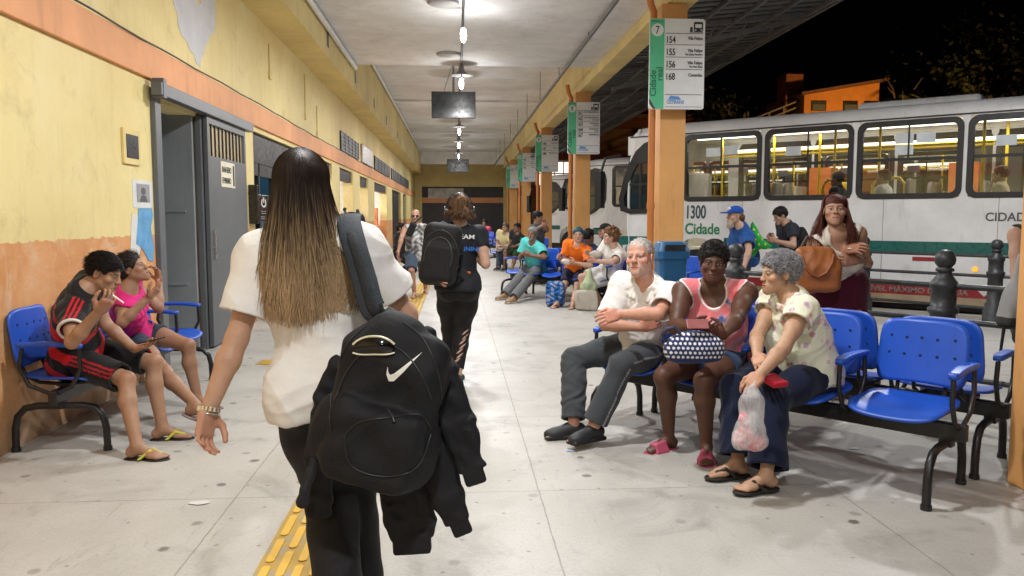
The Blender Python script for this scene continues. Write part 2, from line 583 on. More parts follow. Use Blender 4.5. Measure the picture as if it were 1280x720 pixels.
def torso(F, J, b, inf=0., k=.05, arms=True):
    """b: body build dict (g girth, belly, bust, hips)"""
    s = J['s']; g = b.get('g', 1.); H = b.get('hips', 1.)
    nk, wa, pel = J['neck'], J['waist'], J['pel']
    cR = np.array([J['cr'], J['cf'], J['cu']]); pR = np.array([J['pr'], J['pf'], J['pu']])
    E = lambda c, r, R, kk=k: F.ell(c, np.array(r) * s + inf, R, kk)
    E(pel + J['pu'] * .035 * s, (.155 * g * H, .112 * g, .125), pR)
    for sg in (1, -1):
        E(pel + J['pr'] * sg * .072 * s - J['pf'] * .052 * s - J['pu'] * .03 * s, (.085 * H, .085 * H, .092), pR)
    E(wa, (.138 * g, .100 * g, .16), pR)
    if b.get('belly'):
        E(wa + J['pf'] * (.035 + .05 * b['belly']) * s - J['pu'] * .02 * s, (.125 * g, .07 + .05 * b['belly'], .125), pR)
    E(nk - J['cu'] * .205 * s + J['cf'] * .012 * s, (.150 * g ** .5, .108 * g ** .5, .175), cR)
    E(nk - J['cu'] * .12 * s - J['cf'] * .012 * s, (.150, .085, .09), cR)
    if b.get('bust'):
        for sg in (1, -1):
            E(nk - J['cu'] * (.225 + .02 * b['bust']) * s + J['cr'] * sg * .075 * s + J['cf'] * (.055 + .03 * b['bust']) * s, np.array((.072, .068, .07)) * (.75 + .25 * b['bust']), cR, .03)
    for sd, sg in SIDES:
        F.cone(nk - J['cu'] * .01 * s, J['sh' + sd] + J['cu'] * .005 * s, .05 * s + inf, .052 * s + inf, k)
        F.ell(J['sh' + sd] - J['cu'] * .012 * s, np.array((.058, .056, .062)) * s * g ** .3 + inf, cR, k)

def arm(F, J, sd, b, inf=0.):
    s = J['s']; a = b.get('arm', 1.); g = a
    sh, el, wr = J['sh' + sd], J['el' + sd], J['wr' + sd]
    A = Fld()
    A.cone(sh, sh + (el - sh) * .55, .052 * s * g + inf, .048 * s * g + inf, .02)
    A.cone(sh + (el - sh) * .5, el, .047 * s * g + inf, .038 * s * g ** .7 + inf, .02)
    m = el + (wr - el) * .3
    A.cone(el, m, .039 * s * g ** .7 + inf, .042 * s * g ** .7 + inf, .02)
    A.cone(m, wr, .041 * s * g ** .7 + inf, .0265 * s * g ** .3 + inf, .02)
    F.fld(A, .03)

def hand(F, J, sd):
    s = J['s'] * .96; w, d, n = J['wr' + sd], J['hd' + sd], J['pn' + sd]
    t = np.cross(d, n) * (1 if sd == 'R' else -1)
    c = J['curl' + sd]
    H = Fld()
    Rm = np.array([t, d, n])
    H.ell(w + d * .012 * s, np.array((.029, .03, .02)) * s, Rm, .02)
    H.box(w + d * .052 * s, np.array((.040, .045, .0145)) * s, .0135 * s, Rm, .02)
    rot = lambda v, a: nrm(v * cos(a) + n * sin(a))
    for lat, Ln, r, ex, sp in ((.030, .070, .0083, -.1, .16), (.0100, .079, .0086, .05, .05), (-.0102, .073, .0082, .16, -.06), (-.0292, .057, .0074, .3, -.17)):
        p = w + (d * (.090 - abs(lat - .006) * .22) + t * lat) * s
        dd = nrm(d + t * sp); a = 0.
        rr = r
        for frac, ca in ((.46, .55), (.31, 1.), (.23, .75)):
            a += c * ca * (1 + ex * c)
            q = p + nrm(dd * cos(a) + n * sin(a)) * Ln * frac * s
            H.cone(p, q, rr * s, rr * .93 * s, .0025)
            p = q; rr *= .93
    b0 = w + (d * .022 + t * .028) * s
    b1 = b0 + nrm(t * .75 + d * .62 + n * (.3 + .35 * c)) * .042 * s
    b2 = b1 + nrm(t * (.30 - .3 * c) + d * .9 + n * (.25 + .4 * c)) * .033 * s
    b3 = b2 + nrm(t * (.1 - .5 * c) + d * .95 + n * (.25 + .35 * c)) * .026 * s
    H.cone(b0, b1, .0165 * s, .0125 * s, .015); H.cone(b1, b2, .0118 * s, .0105 * s, .006); H.cone(b2, b3, .0105 * s, .009 * s, .005)
    F.fld(H, .012)

def leg(F, J, sd, b, inf=0., k=.02):
    s = J['s']; t = b.get('leg', 1.)
    h, kn, an = J['hip' + sd], J['kn' + sd], J['an' + sd]
    L = Fld()
    L.cone(h, h + (kn - h) * .5, .082 * s * t + inf, .074 * s * t + inf, .03)
    L.cone(h + (kn - h) * .45, kn, .075 * s * t + inf, .053 * s * t ** .6 + inf, .03)
    sh = an - kn
    back = nrm(-J['ff' + sd] * .7 + nrm(h - an) * 0 - nrm(sh) * (-J['ff' + sd] @ nrm(sh)) * .7)
    L.cone(kn, kn + sh * .32 + back * .014 * s, .05 * s * t ** .5 + inf, .053 * s * t ** .6 + inf, .03)
    L.cone(kn + sh * .32 + back * .014 * s, an, .053 * s * t ** .6 + inf, .034 * s + inf, .03)
    F.fld(L, k)

def foot(F, J, sd, inf=0., toes=True):
    s = J['s']; a, f, r, u = J['an' + sd], J['ff' + sd], J['fr' + sd], J['fu' + sd]
    T = Fld(); sg = 1 if sd == 'R' else -1
    T.ell(a - f * .03 * s - u * .045 * s, np.array((.031, .04, .036)) * s + inf, np.array([r, f, u]), .02)
    T.cone(a + f * .012 * s - u * .02 * s, a + f * .105 * s - u * .055 * s, .034 * s + inf, .022 * s + inf, .03)
    T.ell(a + f * .105 * s - u * .062 * s, np.array((.044, .05, .019)) * s + inf, np.array([r, f, u]), .03)
    if toes:
        for i, (x, y, q) in enumerate(((-.028, .172, .0125), (-.008, .172, .0105), (.009, .163, .0098), (.025, .152, .0092), (.038, .138, .0088))):
            p0 = a + f * .125 * s + r * sg * x * .9 * s - u * .066 * s
            T.cone(p0, a + f * y * s + r * sg * x * s - u * .069 * s, q * 1.15 * s, q * s, .006)
    F.fld(T, .025)

def head_fld(J, b):
    s = J['s'] * b.get('hs', 1.); o = J['head']; r, f, u = J['hr'], J['hf'], J['hu']
    Rm = np.array([r, f, u]); F = Fld()
    P = lambda x, y, z: o + (r * x + f * y + u * z) * s
    E = lambda x, y, z, rad, k=.02, op=1: F.ell(P(x, y, z), np.array(rad) * s, Rm, k * s, op)
    C = lambda p, q, ra, rb, k=.015, op=1: F.cone(P(*p), P(*q), ra * s, rb * s, k * s, op)
    jw = b.get('jaw', .84 if b.get('bust') else 1.); fm = .85 if b.get('bust') else 1.
    E(0, -.014, .036, (.073, .094, .079))
    E(0, .028, -.032, (.058, .058, .078), .03)
    for g in (1, -1):
        C((g * .049 * jw, .004, -.052), (g * .012, .072, -.096), .020, .018, .03)
        E(g * .043, .056, -.026, (.024, .022, .019), .02)
        C((g * .010, .079 * fm ** .2, .018), (g * .044, .066, .019), .010 * fm, .009 * fm, .014)
        E(g * .031, .093, -.002, (.0175, .014, .0105), .012, -1)
        E(g * .031, .069, -.002, (.0125, .0125, .0118), .004)
        E(g * .031, .0765, .0075, (.0155, .007, .0045), .005)
        E(g * .0115, .098, -.031, (.0095, .010, .008), .006)
        E(g * .075, -.010, -.008, (.0075, .019, .030), .004)
        E(g * .080, -.006, -.006, (.004, .010, .018), .004, -1)
    C((0, .083, .014), (0, .106 * fm ** .3, -.027), .0075 * fm, .0125 * fm, .012)
    E(0, .078, -.098, (.02, .014, .015), .02)
    E(0, .083, -.068, (.03, .012, .022), .02)
    E(0, .094, -.0605, (.022, .008, .0055), .006)
    E(0, .0925, -.0715, (.0185, .0085, .0068), .006)
    E(0, .1035, -.0655, (.024, .008, .0016), .004, -1)
    return F

def neck_fld(F, J, b):
    s = J['s']; q = b.get('nk', 1.)
    F.cone(J['neck'] - J['cu'] * .02 * s, J['head'] - J['hu'] * .06 * s - J['hf'] * .022 * s, .06 * s * q, .052 * s * q, .035)

def body_fld(J, b):
    F = Fld()
    torso(F, J, b)
    neck_fld(F, J, b)
    F.fld(head_fld(J, b), .022)
    for sd, _ in SIDES:
        arm(F, J, sd, b); hand(F, J, sd); leg(F, J, sd, b, 0., .035); foot(F, J, sd)
    return F

def skin_colours(J, b):
    s = J['s'] * b.get('hs', 1.)
    base = np.array(b['skin'])
    def fn(P):
        c = np.tile(base, (len(P), 1))
        q = (P - J['head']) / s
        x, y, z = q @ J['hr'], q @ J['hf'], q @ J['hu']
        ax = np.abs(x)
        near = (ax < .1) & (np.abs(z) < .14) & (np.abs(y) < .14)
        def paint(m, col, a): c[m] = c[m] * (1 - a) + np.array(col) * a
        fl = near & (y > .035)
        red = base * np.array((1.12, .78, .72))
        paint(fl & (((ax - .046) / .024) ** 2 + ((z + .03) / .02) ** 2 < 1), red, .22)
        paint(fl & ((x / .016) ** 2 + ((z + .03) / .014) ** 2 < 1), red, .25)
        lipc = np.array(b.get('lip', base * np.array((.85, .5, .48))))
        paint(fl & (y > .07) & ((x / .024) ** 2 + ((z + .066) / .0115) ** 2 < 1), lipc, .85)
        paint(fl & (y > .07) & (ax < .023) & (np.abs(z + .0655 + .0015 * np.cos(x * 120)) < .0016), base * .18, .9)
        br = np.array(b.get('brow', (.02, .013, .01)))
        paint(fl & (ax > .012) & (ax < .049) & (np.abs(z - .0195 + (ax - .034) ** 2 * 9) < .0042), br, b.get('browa', .85))
        ez = (z + .002)
        eye = fl & (y > .05) & (((ax - .031) / .0135) ** 2 + (ez / b.get('eye', .0048)) ** 2 < 1)
        lid = fl & (y > .05) & (((ax - .031) / .0165) ** 2 + (ez / .0092) ** 2 < 1) & ~eye
        paint(lid, base * .42, .8)
        c[eye] = (.40, .37, .34)
        gz = b.get('gaze', 0.)
        iris = eye & ((((x - gz) - np.sign(x) * .031) / .0058) ** 2 + (ez / .006) ** 2 < 1)
        c[iris] = (.022, .014, .01)
        paint(fl & (ax > .006) & (ax < .016) & (np.abs(z + .038) < .0035) & (y > .088), base * .25, .8)
        if 'beard' in b:
            bc, ba = b['beard']
            m = near & (y > -.005) & (z < -.036 - .25 * np.maximum(ax - .03, 0)) & (z > -.125) & ~((x / .025) ** 2 + ((z + .066) / .0115) ** 2 < 1)
            m &= ~((z > -.045) & (ax < .02) & (y > .085))
            n = .75 + .25 * np.sin(x * 700 + z * 430) * np.sin(y * 510 - z * 620)
            c[m] = c[m] * (1 - ba * n[m, None]) + np.array(bc) * ba * n[m, None]
        if 'stub' in b:
            bc, ba = b['stub']
            d = ((q - np.array((0, 0, 0))) ** 2)
            m = near & (z > .045 - .5 * (y < 0) * np.abs(y)) & (y < .075)
            c[m] = c[m] * (1 - ba) + np.array(bc) * ba
        for sd, _ in SIDES:      # nails and knuckles
            w, d_, n_ = J['wr' + sd], J['hd' + sd], J['pn' + sd]
            h = (P - w) @ d_
            m = (np.linalg.norm(P - w - d_ * .09, axis=1) < .12) & (h > .0)
            c[m] = c[m] * np.array((1.04, .92, .9))
        for n_, rad in (('el', .04), ('kn', .06)):
            for sd, _ in SIDES:
                m = np.linalg.norm(P - J[n_ + sd], axis=1) < rad * J['s']
                c[m] *= np.array((.93, .86, .84))
        return np.clip(c, 0, .95)
    return fn

def make_body(root, J, b, hb, hf):
    o = np.array(root.location)
    F = body_fld(J, b); col = skin_colours(J, b)
    s = J['s']
    boxes = [(J['head'] - .02 * J['hu'] * s, .135 * s)] + [(J['wr' + d] + J['hd' + d] * .095 * s, .105 * s) for d in 'RL']
    if hf >= hb * .9: boxes = []
    lo, hi = F.bounds()
    v, q = nets(F.ev, lo, hi, hb)
    if boxes:
        inn = np.zeros(len(v), bool)
        for c, r in boxes: inn |= (np.abs(v - c) < r - hb * .6).all(1)
        q = q[~inn[q].all(1)]
    VV, QQ, CCs = [v], [q], [col(v)]; n = len(v)
    done = []
    for c, r in boxes:
        v2, q2 = nets(F.ev, c - r - hf * 3, c + r + hf * 3, hf)
        inb = (np.abs(v2 - c) <= r + hf).all(1)
        for c0, r0 in done: inb &= ~(np.abs(v2 - c0) < r0 - hf).all(1)
        q2 = q2[inb[q2].all(1)]
        VV.append(v2); QQ.append(q2 + n); CCs.append(col(v2)); n += len(v2)
        done.append((c, r))
    v = np.concatenate(VV); q = np.concatenate(QQ); c = np.concatenate(CCs)
    used = np.unique(q); mp = np.full(len(v), -1); mp[used] = np.arange(len(used))
    return link('body', mesh_np('body', v[used] - o, mp[q], c[used]), M_SKIN, root)

# ---- clothes
def top_fld(J, b, loose=.014, sleeve=.55, slw=1., hem=.07, neckline=.075, tank=False, wrinkle=.004, seed=0, vneck=0., over=.0, strap=.55):
    s = J['s']; F = Fld()
    torso(F, J, b, loose, .06)
    if hem > .02:   # skirt of the shirt over the hips
        pR = np.array([J['pr'], J['pf'], J['pu']]); H = b.get('hips', 1.); lo_ = max(loose, over + .008)
        F.ell(J['pel'] - J['pu'] * (hem * .55 - .02) * s, np.array((.158 * b.get('g', 1) * H, .118 * b.get('g', 1), .21)) * s + lo_, pR, .05)
        for sg in (1, -1): F.ell(J['pel'] + J['pr'] * sg * .072 * s - J['pf'] * .05 * s - J['pu'] * .02 * s, np.array((.087 * H, .088 * H, .13)) * s + lo_, pR, .05)
    F.cut(J['pel'] - J['pu'] * hem * s, -J['pu'], .004)
    if wrinkle:
        F.noise(wrinkle * .6, 20, seed); F.crease(wrinkle * 1.15, 24, seed + 1, (1, 1, .4)); F.crease(wrinkle * .5, 46, seed + 7, (1, 1, .9))
    if tank:
        for sd, sg in SIDES:
            c = J['sh' + sd] + J['cr'] * sg * (.075 - .06 * (1 - strap)) * s
            F.ell(c - J['cu'] * .03 * s, np.array((.085, .16, .105)) * s, np.array([J['cr'], J['cf'], J['cu']]), .004, -1)
    else:
        a = b.get('arm', 1.)
        for sd, sg in SIDES:
            sh, el, wr = J['sh' + sd], J['el' + sd], J['wr' + sd]
            S = Fld()
            if sleeve <= 1:
                e = sh + (el - sh) * sleeve
                S.cone(sh, e + (el - sh) * .1, (.058 * a ** .5) * s + loose, (.060 * a * slw) * s + loose * .9, .02)
            else:
                e = el + (wr - el) * (sleeve - 1)
                S.cone(sh, el, (.058 * a) * s + loose, (.05 * a * slw) * s + loose * .8, .02)
                S.cone(el, e, (.05 * a * slw) * s + loose * .8, (.042 * slw) * s + loose * .6, .03)
            if wrinkle: S.crease(wrinkle * .9, 30, seed + 3 + sg)
            ax = nrm(el - sh) if sleeve <= 1 else nrm(wr - el)
            S.cut(e, ax, .003)
            S.cone(e - ax * .022, e + ax * .05, (.050 * a * slw) * s + loose * .55, (.053 * a * slw) * s + loose * .6, .002, -1)
            F.fld(S, .03)
    nc = J['neck'] + J['cu'] * .055 * s + J['cf'] * .035 * s
    F.ell(nc, np.array((neckline, neckline * 1.05, .07)) * s, np.array([J['cr'], J['cf'], J['cu']]), .006, -1)
    if vneck:
        F.cone(nc + J['cf'] * .04, J['neck'] - J['cu'] * vneck * s + J['cf'] * .12 * s, .045 * s, .008, .004, -1)
    if tank and strap < .5:
        F.ell(J['neck'] + J['cf'] * .11 * s - J['cu'] * .01 * s, np.array((.08, .1, .10)) * s, np.array([J['cr'], J['cf'], J['cu']]), .006, -1)
    return F

def bottom_fld(J, b, length=2., loose=.012, flare=1., waist=.12, wrinkle=.004, seed=0, k=.03):
    s = J['s']; F = Fld(); g = b.get('g', 1.); H = b.get('hips', 1.); t = b.get('leg', 1.)
    pR = np.array([J['pr'], J['pf'], J['pu']])
    F.ell(J['pel'] + J['pu'] * .035 * s, np.array((.155 * g * H, .112 * g, .125)) * s + loose, pR, .05)
    for sg in (1, -1):
        F.ell(J['pel'] + J['pr'] * sg * .072 * s - J['pf'] * .052 * s - J['pu'] * .03 * s, np.array((.085 * H, .085 * H, .092)) * s + loose, pR, .05)
    F.ell(J['waist'], np.array((.138 * g, .10 * g, .13)) * s + loose, pR, .05)
    F.cut(J['pel'] + J['pu'] * waist * s, J['pu'], .003)
    for sd, _ in SIDES:
        h, kn, an = J['hip' + sd], J['kn' + sd], J['an' + sd]
        L = Fld()
        if length <= 1:
            e = h + (kn - h) * length
            L.cone(h, h + (kn - h) * .5, .083 * s * t + loose, .077 * s * t + loose, .03)
            L.cone(h + (kn - h) * .45, e + (kn - h) * .12, .077 * s * t + loose, (.084 - .024 * length) * s * t * flare + loose, .03)
            ax = nrm(kn - h)
        else:
            e = kn + (an - kn) * (length - 1)
            L.cone(h, h + (kn - h) * .5, .083 * s * t + loose, .076 * s * t + loose, .04)
            L.cone(h + (kn - h) * .45, kn, .077 * s * t + loose, .056 * s * t ** .6 + loose, .04)
            L.cone(kn, e + (an - kn) * .05, .055 * s * t ** .6 + loose, .040 * s * flare + loose * flare, .04)
            m = kn + (an - kn) * .34 - J['ff' + sd] * .012
            L.cone(kn, m, .05 * s * t ** .5 + loose, .053 * s * t ** .6 + loose, .03)
            L.cone(m, an, .053 * s * t ** .6 + loose, .035 * s + loose, .03)
            ax = nrm(an - kn)
        if wrinkle: L.noise(wrinkle * .6, 20, seed + (sd == 'R')); L.crease(wrinkle, 28, seed + 5 + (sd == 'R'))
        L.cut(e, ax, .003)
        rr = (.084 - .024 * length) * s * t * flare + loose if length <= 1 else .040 * s * flare + loose * flare
        L.cone(e - ax * .012, e + ax * .06, rr * .76, rr * .76, .002, -1)
        F.fld(L, k)
    return F

def skirt_fld(J, b, zlow, loose=.015, flare=1.15):
    s = J['s']; F = Fld(); g = b.get('g', 1.)
    pR = np.array([J['pr'], J['pf'], J['pu']])
    F.ell(J['pel'] + J['pu'] * .03 * s, np.array((.16 * g * b.get('hips', 1), .12 * g, .13)) * s + loose, pR, .05)
    for sd, _ in SIDES:
        F.cone(J['hip' + sd], J['hip' + sd] * V(1, 1, 0) + V(0, 0, zlow), .1 * s + loose, .1 * s * flare + loose, .12)
    F.noise(.006, 14, 4, (1, 1, .1))
    F.cut(J['pel'] + J['pu'] * .12 * s, J['pu']); F.cut(V(0, 0, zlow + .02), V(0, 0, -1))
    return F

def shoe_fld(J, sd, sole=.022):
    s = J['s']; a, f, r, u = J['an' + sd], J['ff' + sd], J['fr' + sd], J['fu' + sd]
    Rm = np.array([r, f, u]); F = Fld()
    F.ell(a - f * .028 * s - u * .035 * s, np.array((.04, .052, .045)) * s, Rm, .03)
    F.cone(a + f * .02 * s - u * .025 * s, a + f * .11 * s - u * .05 * s, .042 * s, .032 * s, .03)
    F.ell(a + f * .12 * s - u * .052 * s, np.array((.047, .07, .032)) * s, Rm, .03)
    F.cut(a - u * .084 * s, -u, .002)
    F.cut(a + u * .018 * s, u, .006)
    F.cone(a + u * .0 * s, a + u * .09 * s, .034 * s, .04 * s, .004, -1)
    F.box(a + f * .055 * s - u * .074 * s, np.array((.046, .128, .0125)) * s, .012 * s, Rm, .004)
    return F

def shoe_col(J, sd, up, sole):
    def fn(P):
        c = np.tile(np.array(up, float), (len(P), 1))
        h = (P - J['an' + sd]) @ J['fu' + sd] / J['s']
        c[h < -.064] = sole
        return c
    return fn

def sandal_fld(J, sd, wide=False):
    s = J['s']; a, f, r, u = J['an' + sd], J['ff' + sd], J['fr' + sd], J['fu' + sd]
    Rm = np.array([r, f, u]); sg = 1 if sd == 'R' else -1
    F = Fld()
    So = Fld(); c_ = a - u * .087 * s
    So.ell(c_ + f * .125 * s, np.array((.047, .072, .03)) * s, Rm, .03); So.ell(c_ - f * .02 * s, np.array((.037, .06, .03)) * s, Rm, .03); So.cone(c_ + f * .0 * s, c_ + f * .12 * s, .030 * s, .036 * s, .03)
    So.cut(c_ + u * .008 * s, u, .003); So.cut(c_ - u * .008 * s, -u, .002)
    F.fld(So, .003)
    P = lambda x, y, z: a + (r * sg * x + f * y + u * z) * s
    toe = P(-.018, .135, -.052)
    if wide:
        for y0, dy in ((.055, -.008), (.072, -.004), (.089, .0), (.106, .004), (.122, .008)):
            F.cone(P(-.046, y0 + dy, -.078), P(-.02, y0, -.036 + (.1 - y0) * .25), .010, .011, .01)
            F.cone(P(-.02, y0, -.036 + (.1 - y0) * .25), P(.02, y0, -.04 + (.1 - y0) * .2), .011, .011, .01)
            F.cone(P(.02, y0, -.04 + (.1 - y0) * .2), P(.048, y0 - dy, -.078), .011, .010, .01)
    else:
        for x in (-1, 1):
            F.cone(P(.043 * x, .03, -.078), P(.022 * x - .006, .085, -.032), .008, .009, .006)
            F.cone(P(.022 * x - .006, .085, -.032), toe, .009, .008, .006)
        F.cone(toe, P(-.018, .14, -.085), .006, .005, .004)
    return F

def hair_fld(J, b, vol=.012, amp=.004, freq=60, low=-.05, seed=3, line=.036, top=0.):
    s = J['s'] * b.get('hs', 1.); o = J['head']; r, f, u = J['hr'], J['hf'], J['hu']
    Rm = np.array([r, f, u]); F = Fld()
    P = lambda x, y, z: o + (r * x + f * y + u * z) * s
    F.ell(P(0, -.016, .038 + top * .5), (np.array((.075, .096, .081 + top * .5)) + vol) * s, Rm, .02)
    F.ell(P(0, -.05, -.02), (np.array((.062, .055, .07)) + vol * .6) * s, Rm, .03)
    if amp: F.noise(amp, freq, seed); F.noise(amp * .6, freq * 2.1, seed + 1)
    F.cut(P(0, .085, .064 + (line - .036)), f * .84 - u * .545, .008)
    F.cut(P(0, 0, low), -u, .012)
    for g in (1, -1): F.ell(P(g * .085, .004, -.02), np.array((.03, .028, .042)) * s, Rm, .006, -1)
    return F

def streak(base, J, amt=.35, hi=None):
    base = np.array(base, float)
    def fn(P):
        q = P - J['head']
        n = np.sin((q @ J['hr']) * 260 + np.sin(q @ J['hu'] * 60) * 2) * .5 + .5 * np.sin((q @ J['hf']) * 190 + 2)
        c = base * (1 + amt * n)[:, None]
        return np.clip(c, 0, .95)
    return fn

def strands(name, J, root, n, length, colfn, spread=1.0, rad=.0016, az0=-115, az1=115, fwd=0., back=.0, part=0., seed=1, wave=.006, vol=1.06, steps=22, taper=.75, crown=(.05, 1.2), push=None):
    """long loose hair: thin tubes that run over the skull and hang down; azimuth 0 = back of the head"""
    R = np.random.default_rng(seed)
    s = J['s']; o = J['head']; r, f = J['hr'], J['hf']; u = J['hu']; up = V(0, 0, 1)
    r2 = nrm(r * V(1, 1, 0)); f2 = nrm(f * V(1, 1, 0))
    C = o - f * .015 * s + u * .036 * s
    rx, ry, rz = .075 * s * vol, .098 * s * vol, .083 * s * vol
    VV, FF, CO, PTS, META = [], [], [], [], []
    base = 0
    for i in range(n):
        az = R_(R.uniform(az0, az1)); t0 = R.uniform(*crown) ** 1.0 * 0.9
        lay = R.uniform(.96, 1.06)
        L = length * R.uniform(.74, 1.05) * (1 - .10 * abs(az) / 2)
        pts = []
        n1 = 9
        for k in range(n1):
            th = t0 + (R_(97) - t0) * k / (n1 - 1)
            a = az * (.25 + .75 * min(1, th / 1.1)) if part == 0 else az
            pts.append(C + (r * sin(a) * sin(th) * rx - f * cos(a) * sin(th) * ry + u * cos(th) * rz) * lay)
        p = pts[-1].copy()
        dirx = sin(az); ph = R.uniform(0, 6.28); tgt = spread * R.uniform(.75, 1.2)
        x0 = (p - C) @ r2; y0 = (p - C) @ f2
        ph2 = R.uniform(0, 6.28); jx, jy = R.normal(0, .012), R.normal(0, .008)
        n2 = steps - n1
        for k in range(1, n2 + 1):
            t = k / n2
            w = wave * t * sin(ph + 5 * t)
            x = x0 * (1 + (tgt - 1) * t) + w + jx * t
            y = y0 * (1 - .12 * t) - back * sin(min(t * 1.6, 1) * pi / 2) * max(0., cos(az)) + fwd * t * (1 if cos(az) < .2 else 0) + wave * t * cos(ph2 + 4 * t) + jy * t
            pts.append(V(*(C[:2] + r2[:2] * x + f2[:2] * y), p[2] - L * t))
        PTS.append(np.array(pts)); META.append((R.uniform(.7, 1.3), R.uniform(-1, 1), az))
    A = np.array(PTS).astype(f32); sh0 = A.shape; A = A.reshape(-1, 3)
    if push is not None:
        for _ in range(5):
            d = push.ev(A); ix = np.nonzero(d < .006)[0]
            if not len(ix): break
            e = f32(.004); Gd = np.stack([push.ev(A[ix] + np.eye(3, dtype=f32)[k] * e) - push.ev(A[ix] - np.eye(3, dtype=f32)[k] * e) for k in range(3)], 1)
            Gd /= np.linalg.norm(Gd, axis=1, keepdims=True) + 1e-6
            A[ix] += Gd * (f32(.008) - d[ix])[:, None] * f32(.8)
    A = A.reshape(sh0).astype(float)
    A[:, 1:-1] = (A[:, :-2] + 2 * A[:, 1:-1] + A[:, 2:]) / 4
    for pts, (wd, qq, az) in zip(A, META):
        m = len(pts)
        tg = np.gradient(pts, axis=0); tg /= np.linalg.norm(tg, axis=1, keepdims=True) + 1e-9
        sx = np.cross(tg, f2 + .3 * r2); sx /= np.linalg.norm(sx, axis=1, keepdims=True) + 1e-9
        sy = np.cross(tg, sx)
        rr = rad * s * (1 - taper * np.linspace(0, 1, m) ** 3)[:, None] * wd
        ring = [pts + rr * (cos(a_) * sx * 1.6 + sin(a_) * sy) for a_ in (0, 2.09, 4.19)]
        VV.append(np.stack(ring, 1).reshape(-1, 3))
        k = np.arange(m - 1) * 3 + base
        FF += [np.stack([k + a_, k + (a_ + 1) % 3, k + 3 + (a_ + 1) % 3, k + 3 + a_], 1) for a_ in range(3)]
        CO.append(np.repeat(colfn(pts, qq, az), 3, 0))
        base += m * 3
    v = np.concatenate(VV) - np.array(root.location)
    me = mesh_np(name, v, np.concatenate(FF), np.concatenate(CO))
    return link(name, me, M_STRAND, root)

def tuft(J, b, root, n, L, col, line=.03, low=-.05, comb=(0, -.6, .1), lift=.6, curl=0., jit=.25, vol=.003, rad=.0012, seed=1, grav=.3, name='hair_strands', face=False):
    """short hair as many thin tapering tubes rooted on the scalp"""
    R = np.random.default_rng(seed); s = J['s'] * b.get('hs', 1.); o = J['head']; r, f, u = J['hr'], J['hf'], J['hu']
    c0 = np.array((0, -.016, .038)); rd = np.array((.075, .096, .081)) + vol
    VV, FF, CO, base, m = [], [], [], 0, 6
    t = np.linspace(0, 1, m)[:, None]
    k = 0
    while k < n:
        d = nrm(R.normal(size=3)); p = c0 + d * rd
        if p[2] < .03: p[1] = min(p[1], .02) if p[1] > .02 else p[1]
        if .84 * (p[1] - .085) - .545 * (p[2] - .064) > (line - .036) + R.normal() * .004 or p[2] < low + R.normal() * .006: continue
        if abs(p[0]) > .055 and p[2] < .012 and p[1] > -.028: continue
        k += 1
        nn = nrm(d / rd)
        cb = np.array(comb) * (np.array((np.sign(p[0]), 1, 1)) if comb[0] else 1)
        tg = cb - nn * (cb @ nn)
        v = nrm(nn * lift + tg + R.normal(size=3) * jit)
        l = L * R.uniform(.6, 1.15)
        q = p + v * l * t + np.array((0, 0, -1)) * l * grav * t ** 2 - nn * l * lift * .35 * t ** 2
        if curl:
            e1 = nrm(np.cross(v, nn + .01)); e2 = np.cross(v, e1); ph = R.uniform(0, 6.28); w = t * R.uniform(5, 9)
            q = q + (e1 * np.cos(w + ph) + e2 * np.sin(w + ph)) * curl * np.minimum(t * 2, 1)
        P = o + (q[:, :1] * r + q[:, 1:2] * f + q[:, 2:] * u) * s
        g = np.gradient(P, axis=0); g /= np.linalg.norm(g, axis=1, keepdims=True) + 1e-9
        sx = np.cross(g, V(.3, .2, .9)); sx /= np.linalg.norm(sx, axis=1, keepdims=True) + 1e-9; sy = np.cross(g, sx)
        rr = rad * s * (1 - .75 * t ** 2)
        VV.append(np.stack([P + rr * (cos(a) * sx + sin(a) * sy) for a in (0, 2.09, 4.19)], 1).reshape(-1, 3))
        i = np.arange(m - 1) * 3 + base
        FF += [np.stack([i + a, i + (a + 1) % 3, i + 3 + (a + 1) % 3, i + 3 + a], 1) for a in range(3)]
        CO.append(np.tile(np.clip(np.array(col) * (1 + .4 * R.uniform(-1, 1)), 0, .9), (m * 3, 1))); base += m * 3
    return link(name, mesh_np(name, np.concatenate(VV) - np.array(root.location), np.concatenate(FF), np.concatenate(CO)), M_STRAND, root)

def ribbon(name, pts, width, thick, wdir, mat, parent, col=None):
    """flat webbing swept smoothly through points"""
    P = np.array(pts); n = len(P); out = []
    for i in range(n - 1):
        p0, p1, p2, p3 = P[max(i - 1, 0)], P[i], P[i + 1], P[min(i + 2, n - 1)]
        for t in np.linspace(0, 1, 8, endpoint=(i == n - 2)):
            out.append(.5 * ((2 * p1) + (p2 - p0) * t + (2 * p0 - 5 * p1 + 4 * p2 - p3) * t * t + (3 * p1 - p0 - 3 * p2 + p3) * t ** 3))
    out = np.array(out); g = np.gradient(out, axis=0); g /= np.linalg.norm(g, axis=1, keepdims=True)
    w = np.array(wdir) - g * (g @ np.array(wdir))[:, None]; w /= np.linalg.norm(w, axis=1, keepdims=True); nn = np.cross(g, w)
    prof = [(-.5, -.3), (-.42, -.5), (.42, -.5), (.5, -.3), (.5, .3), (.42, .5), (-.42, .5), (-.5, .3)]
    m = len(prof); vs = np.stack([out + w * width * a + nn * thick * c for a, c in prof], 1).reshape(-1, 3) - np.array(parent.location)
    fs = [(i * m + k, i * m + (k + 1) % m, (i + 1) * m + (k + 1) % m, (i + 1) * m + k) for i in range(len(out) - 1) for k in range(m)]
    return link(name, mesh_np(name, vs, fs, np.tile(np.array(col if col else (.02, .02, .02)), (len(vs), 1))), mat, parent)

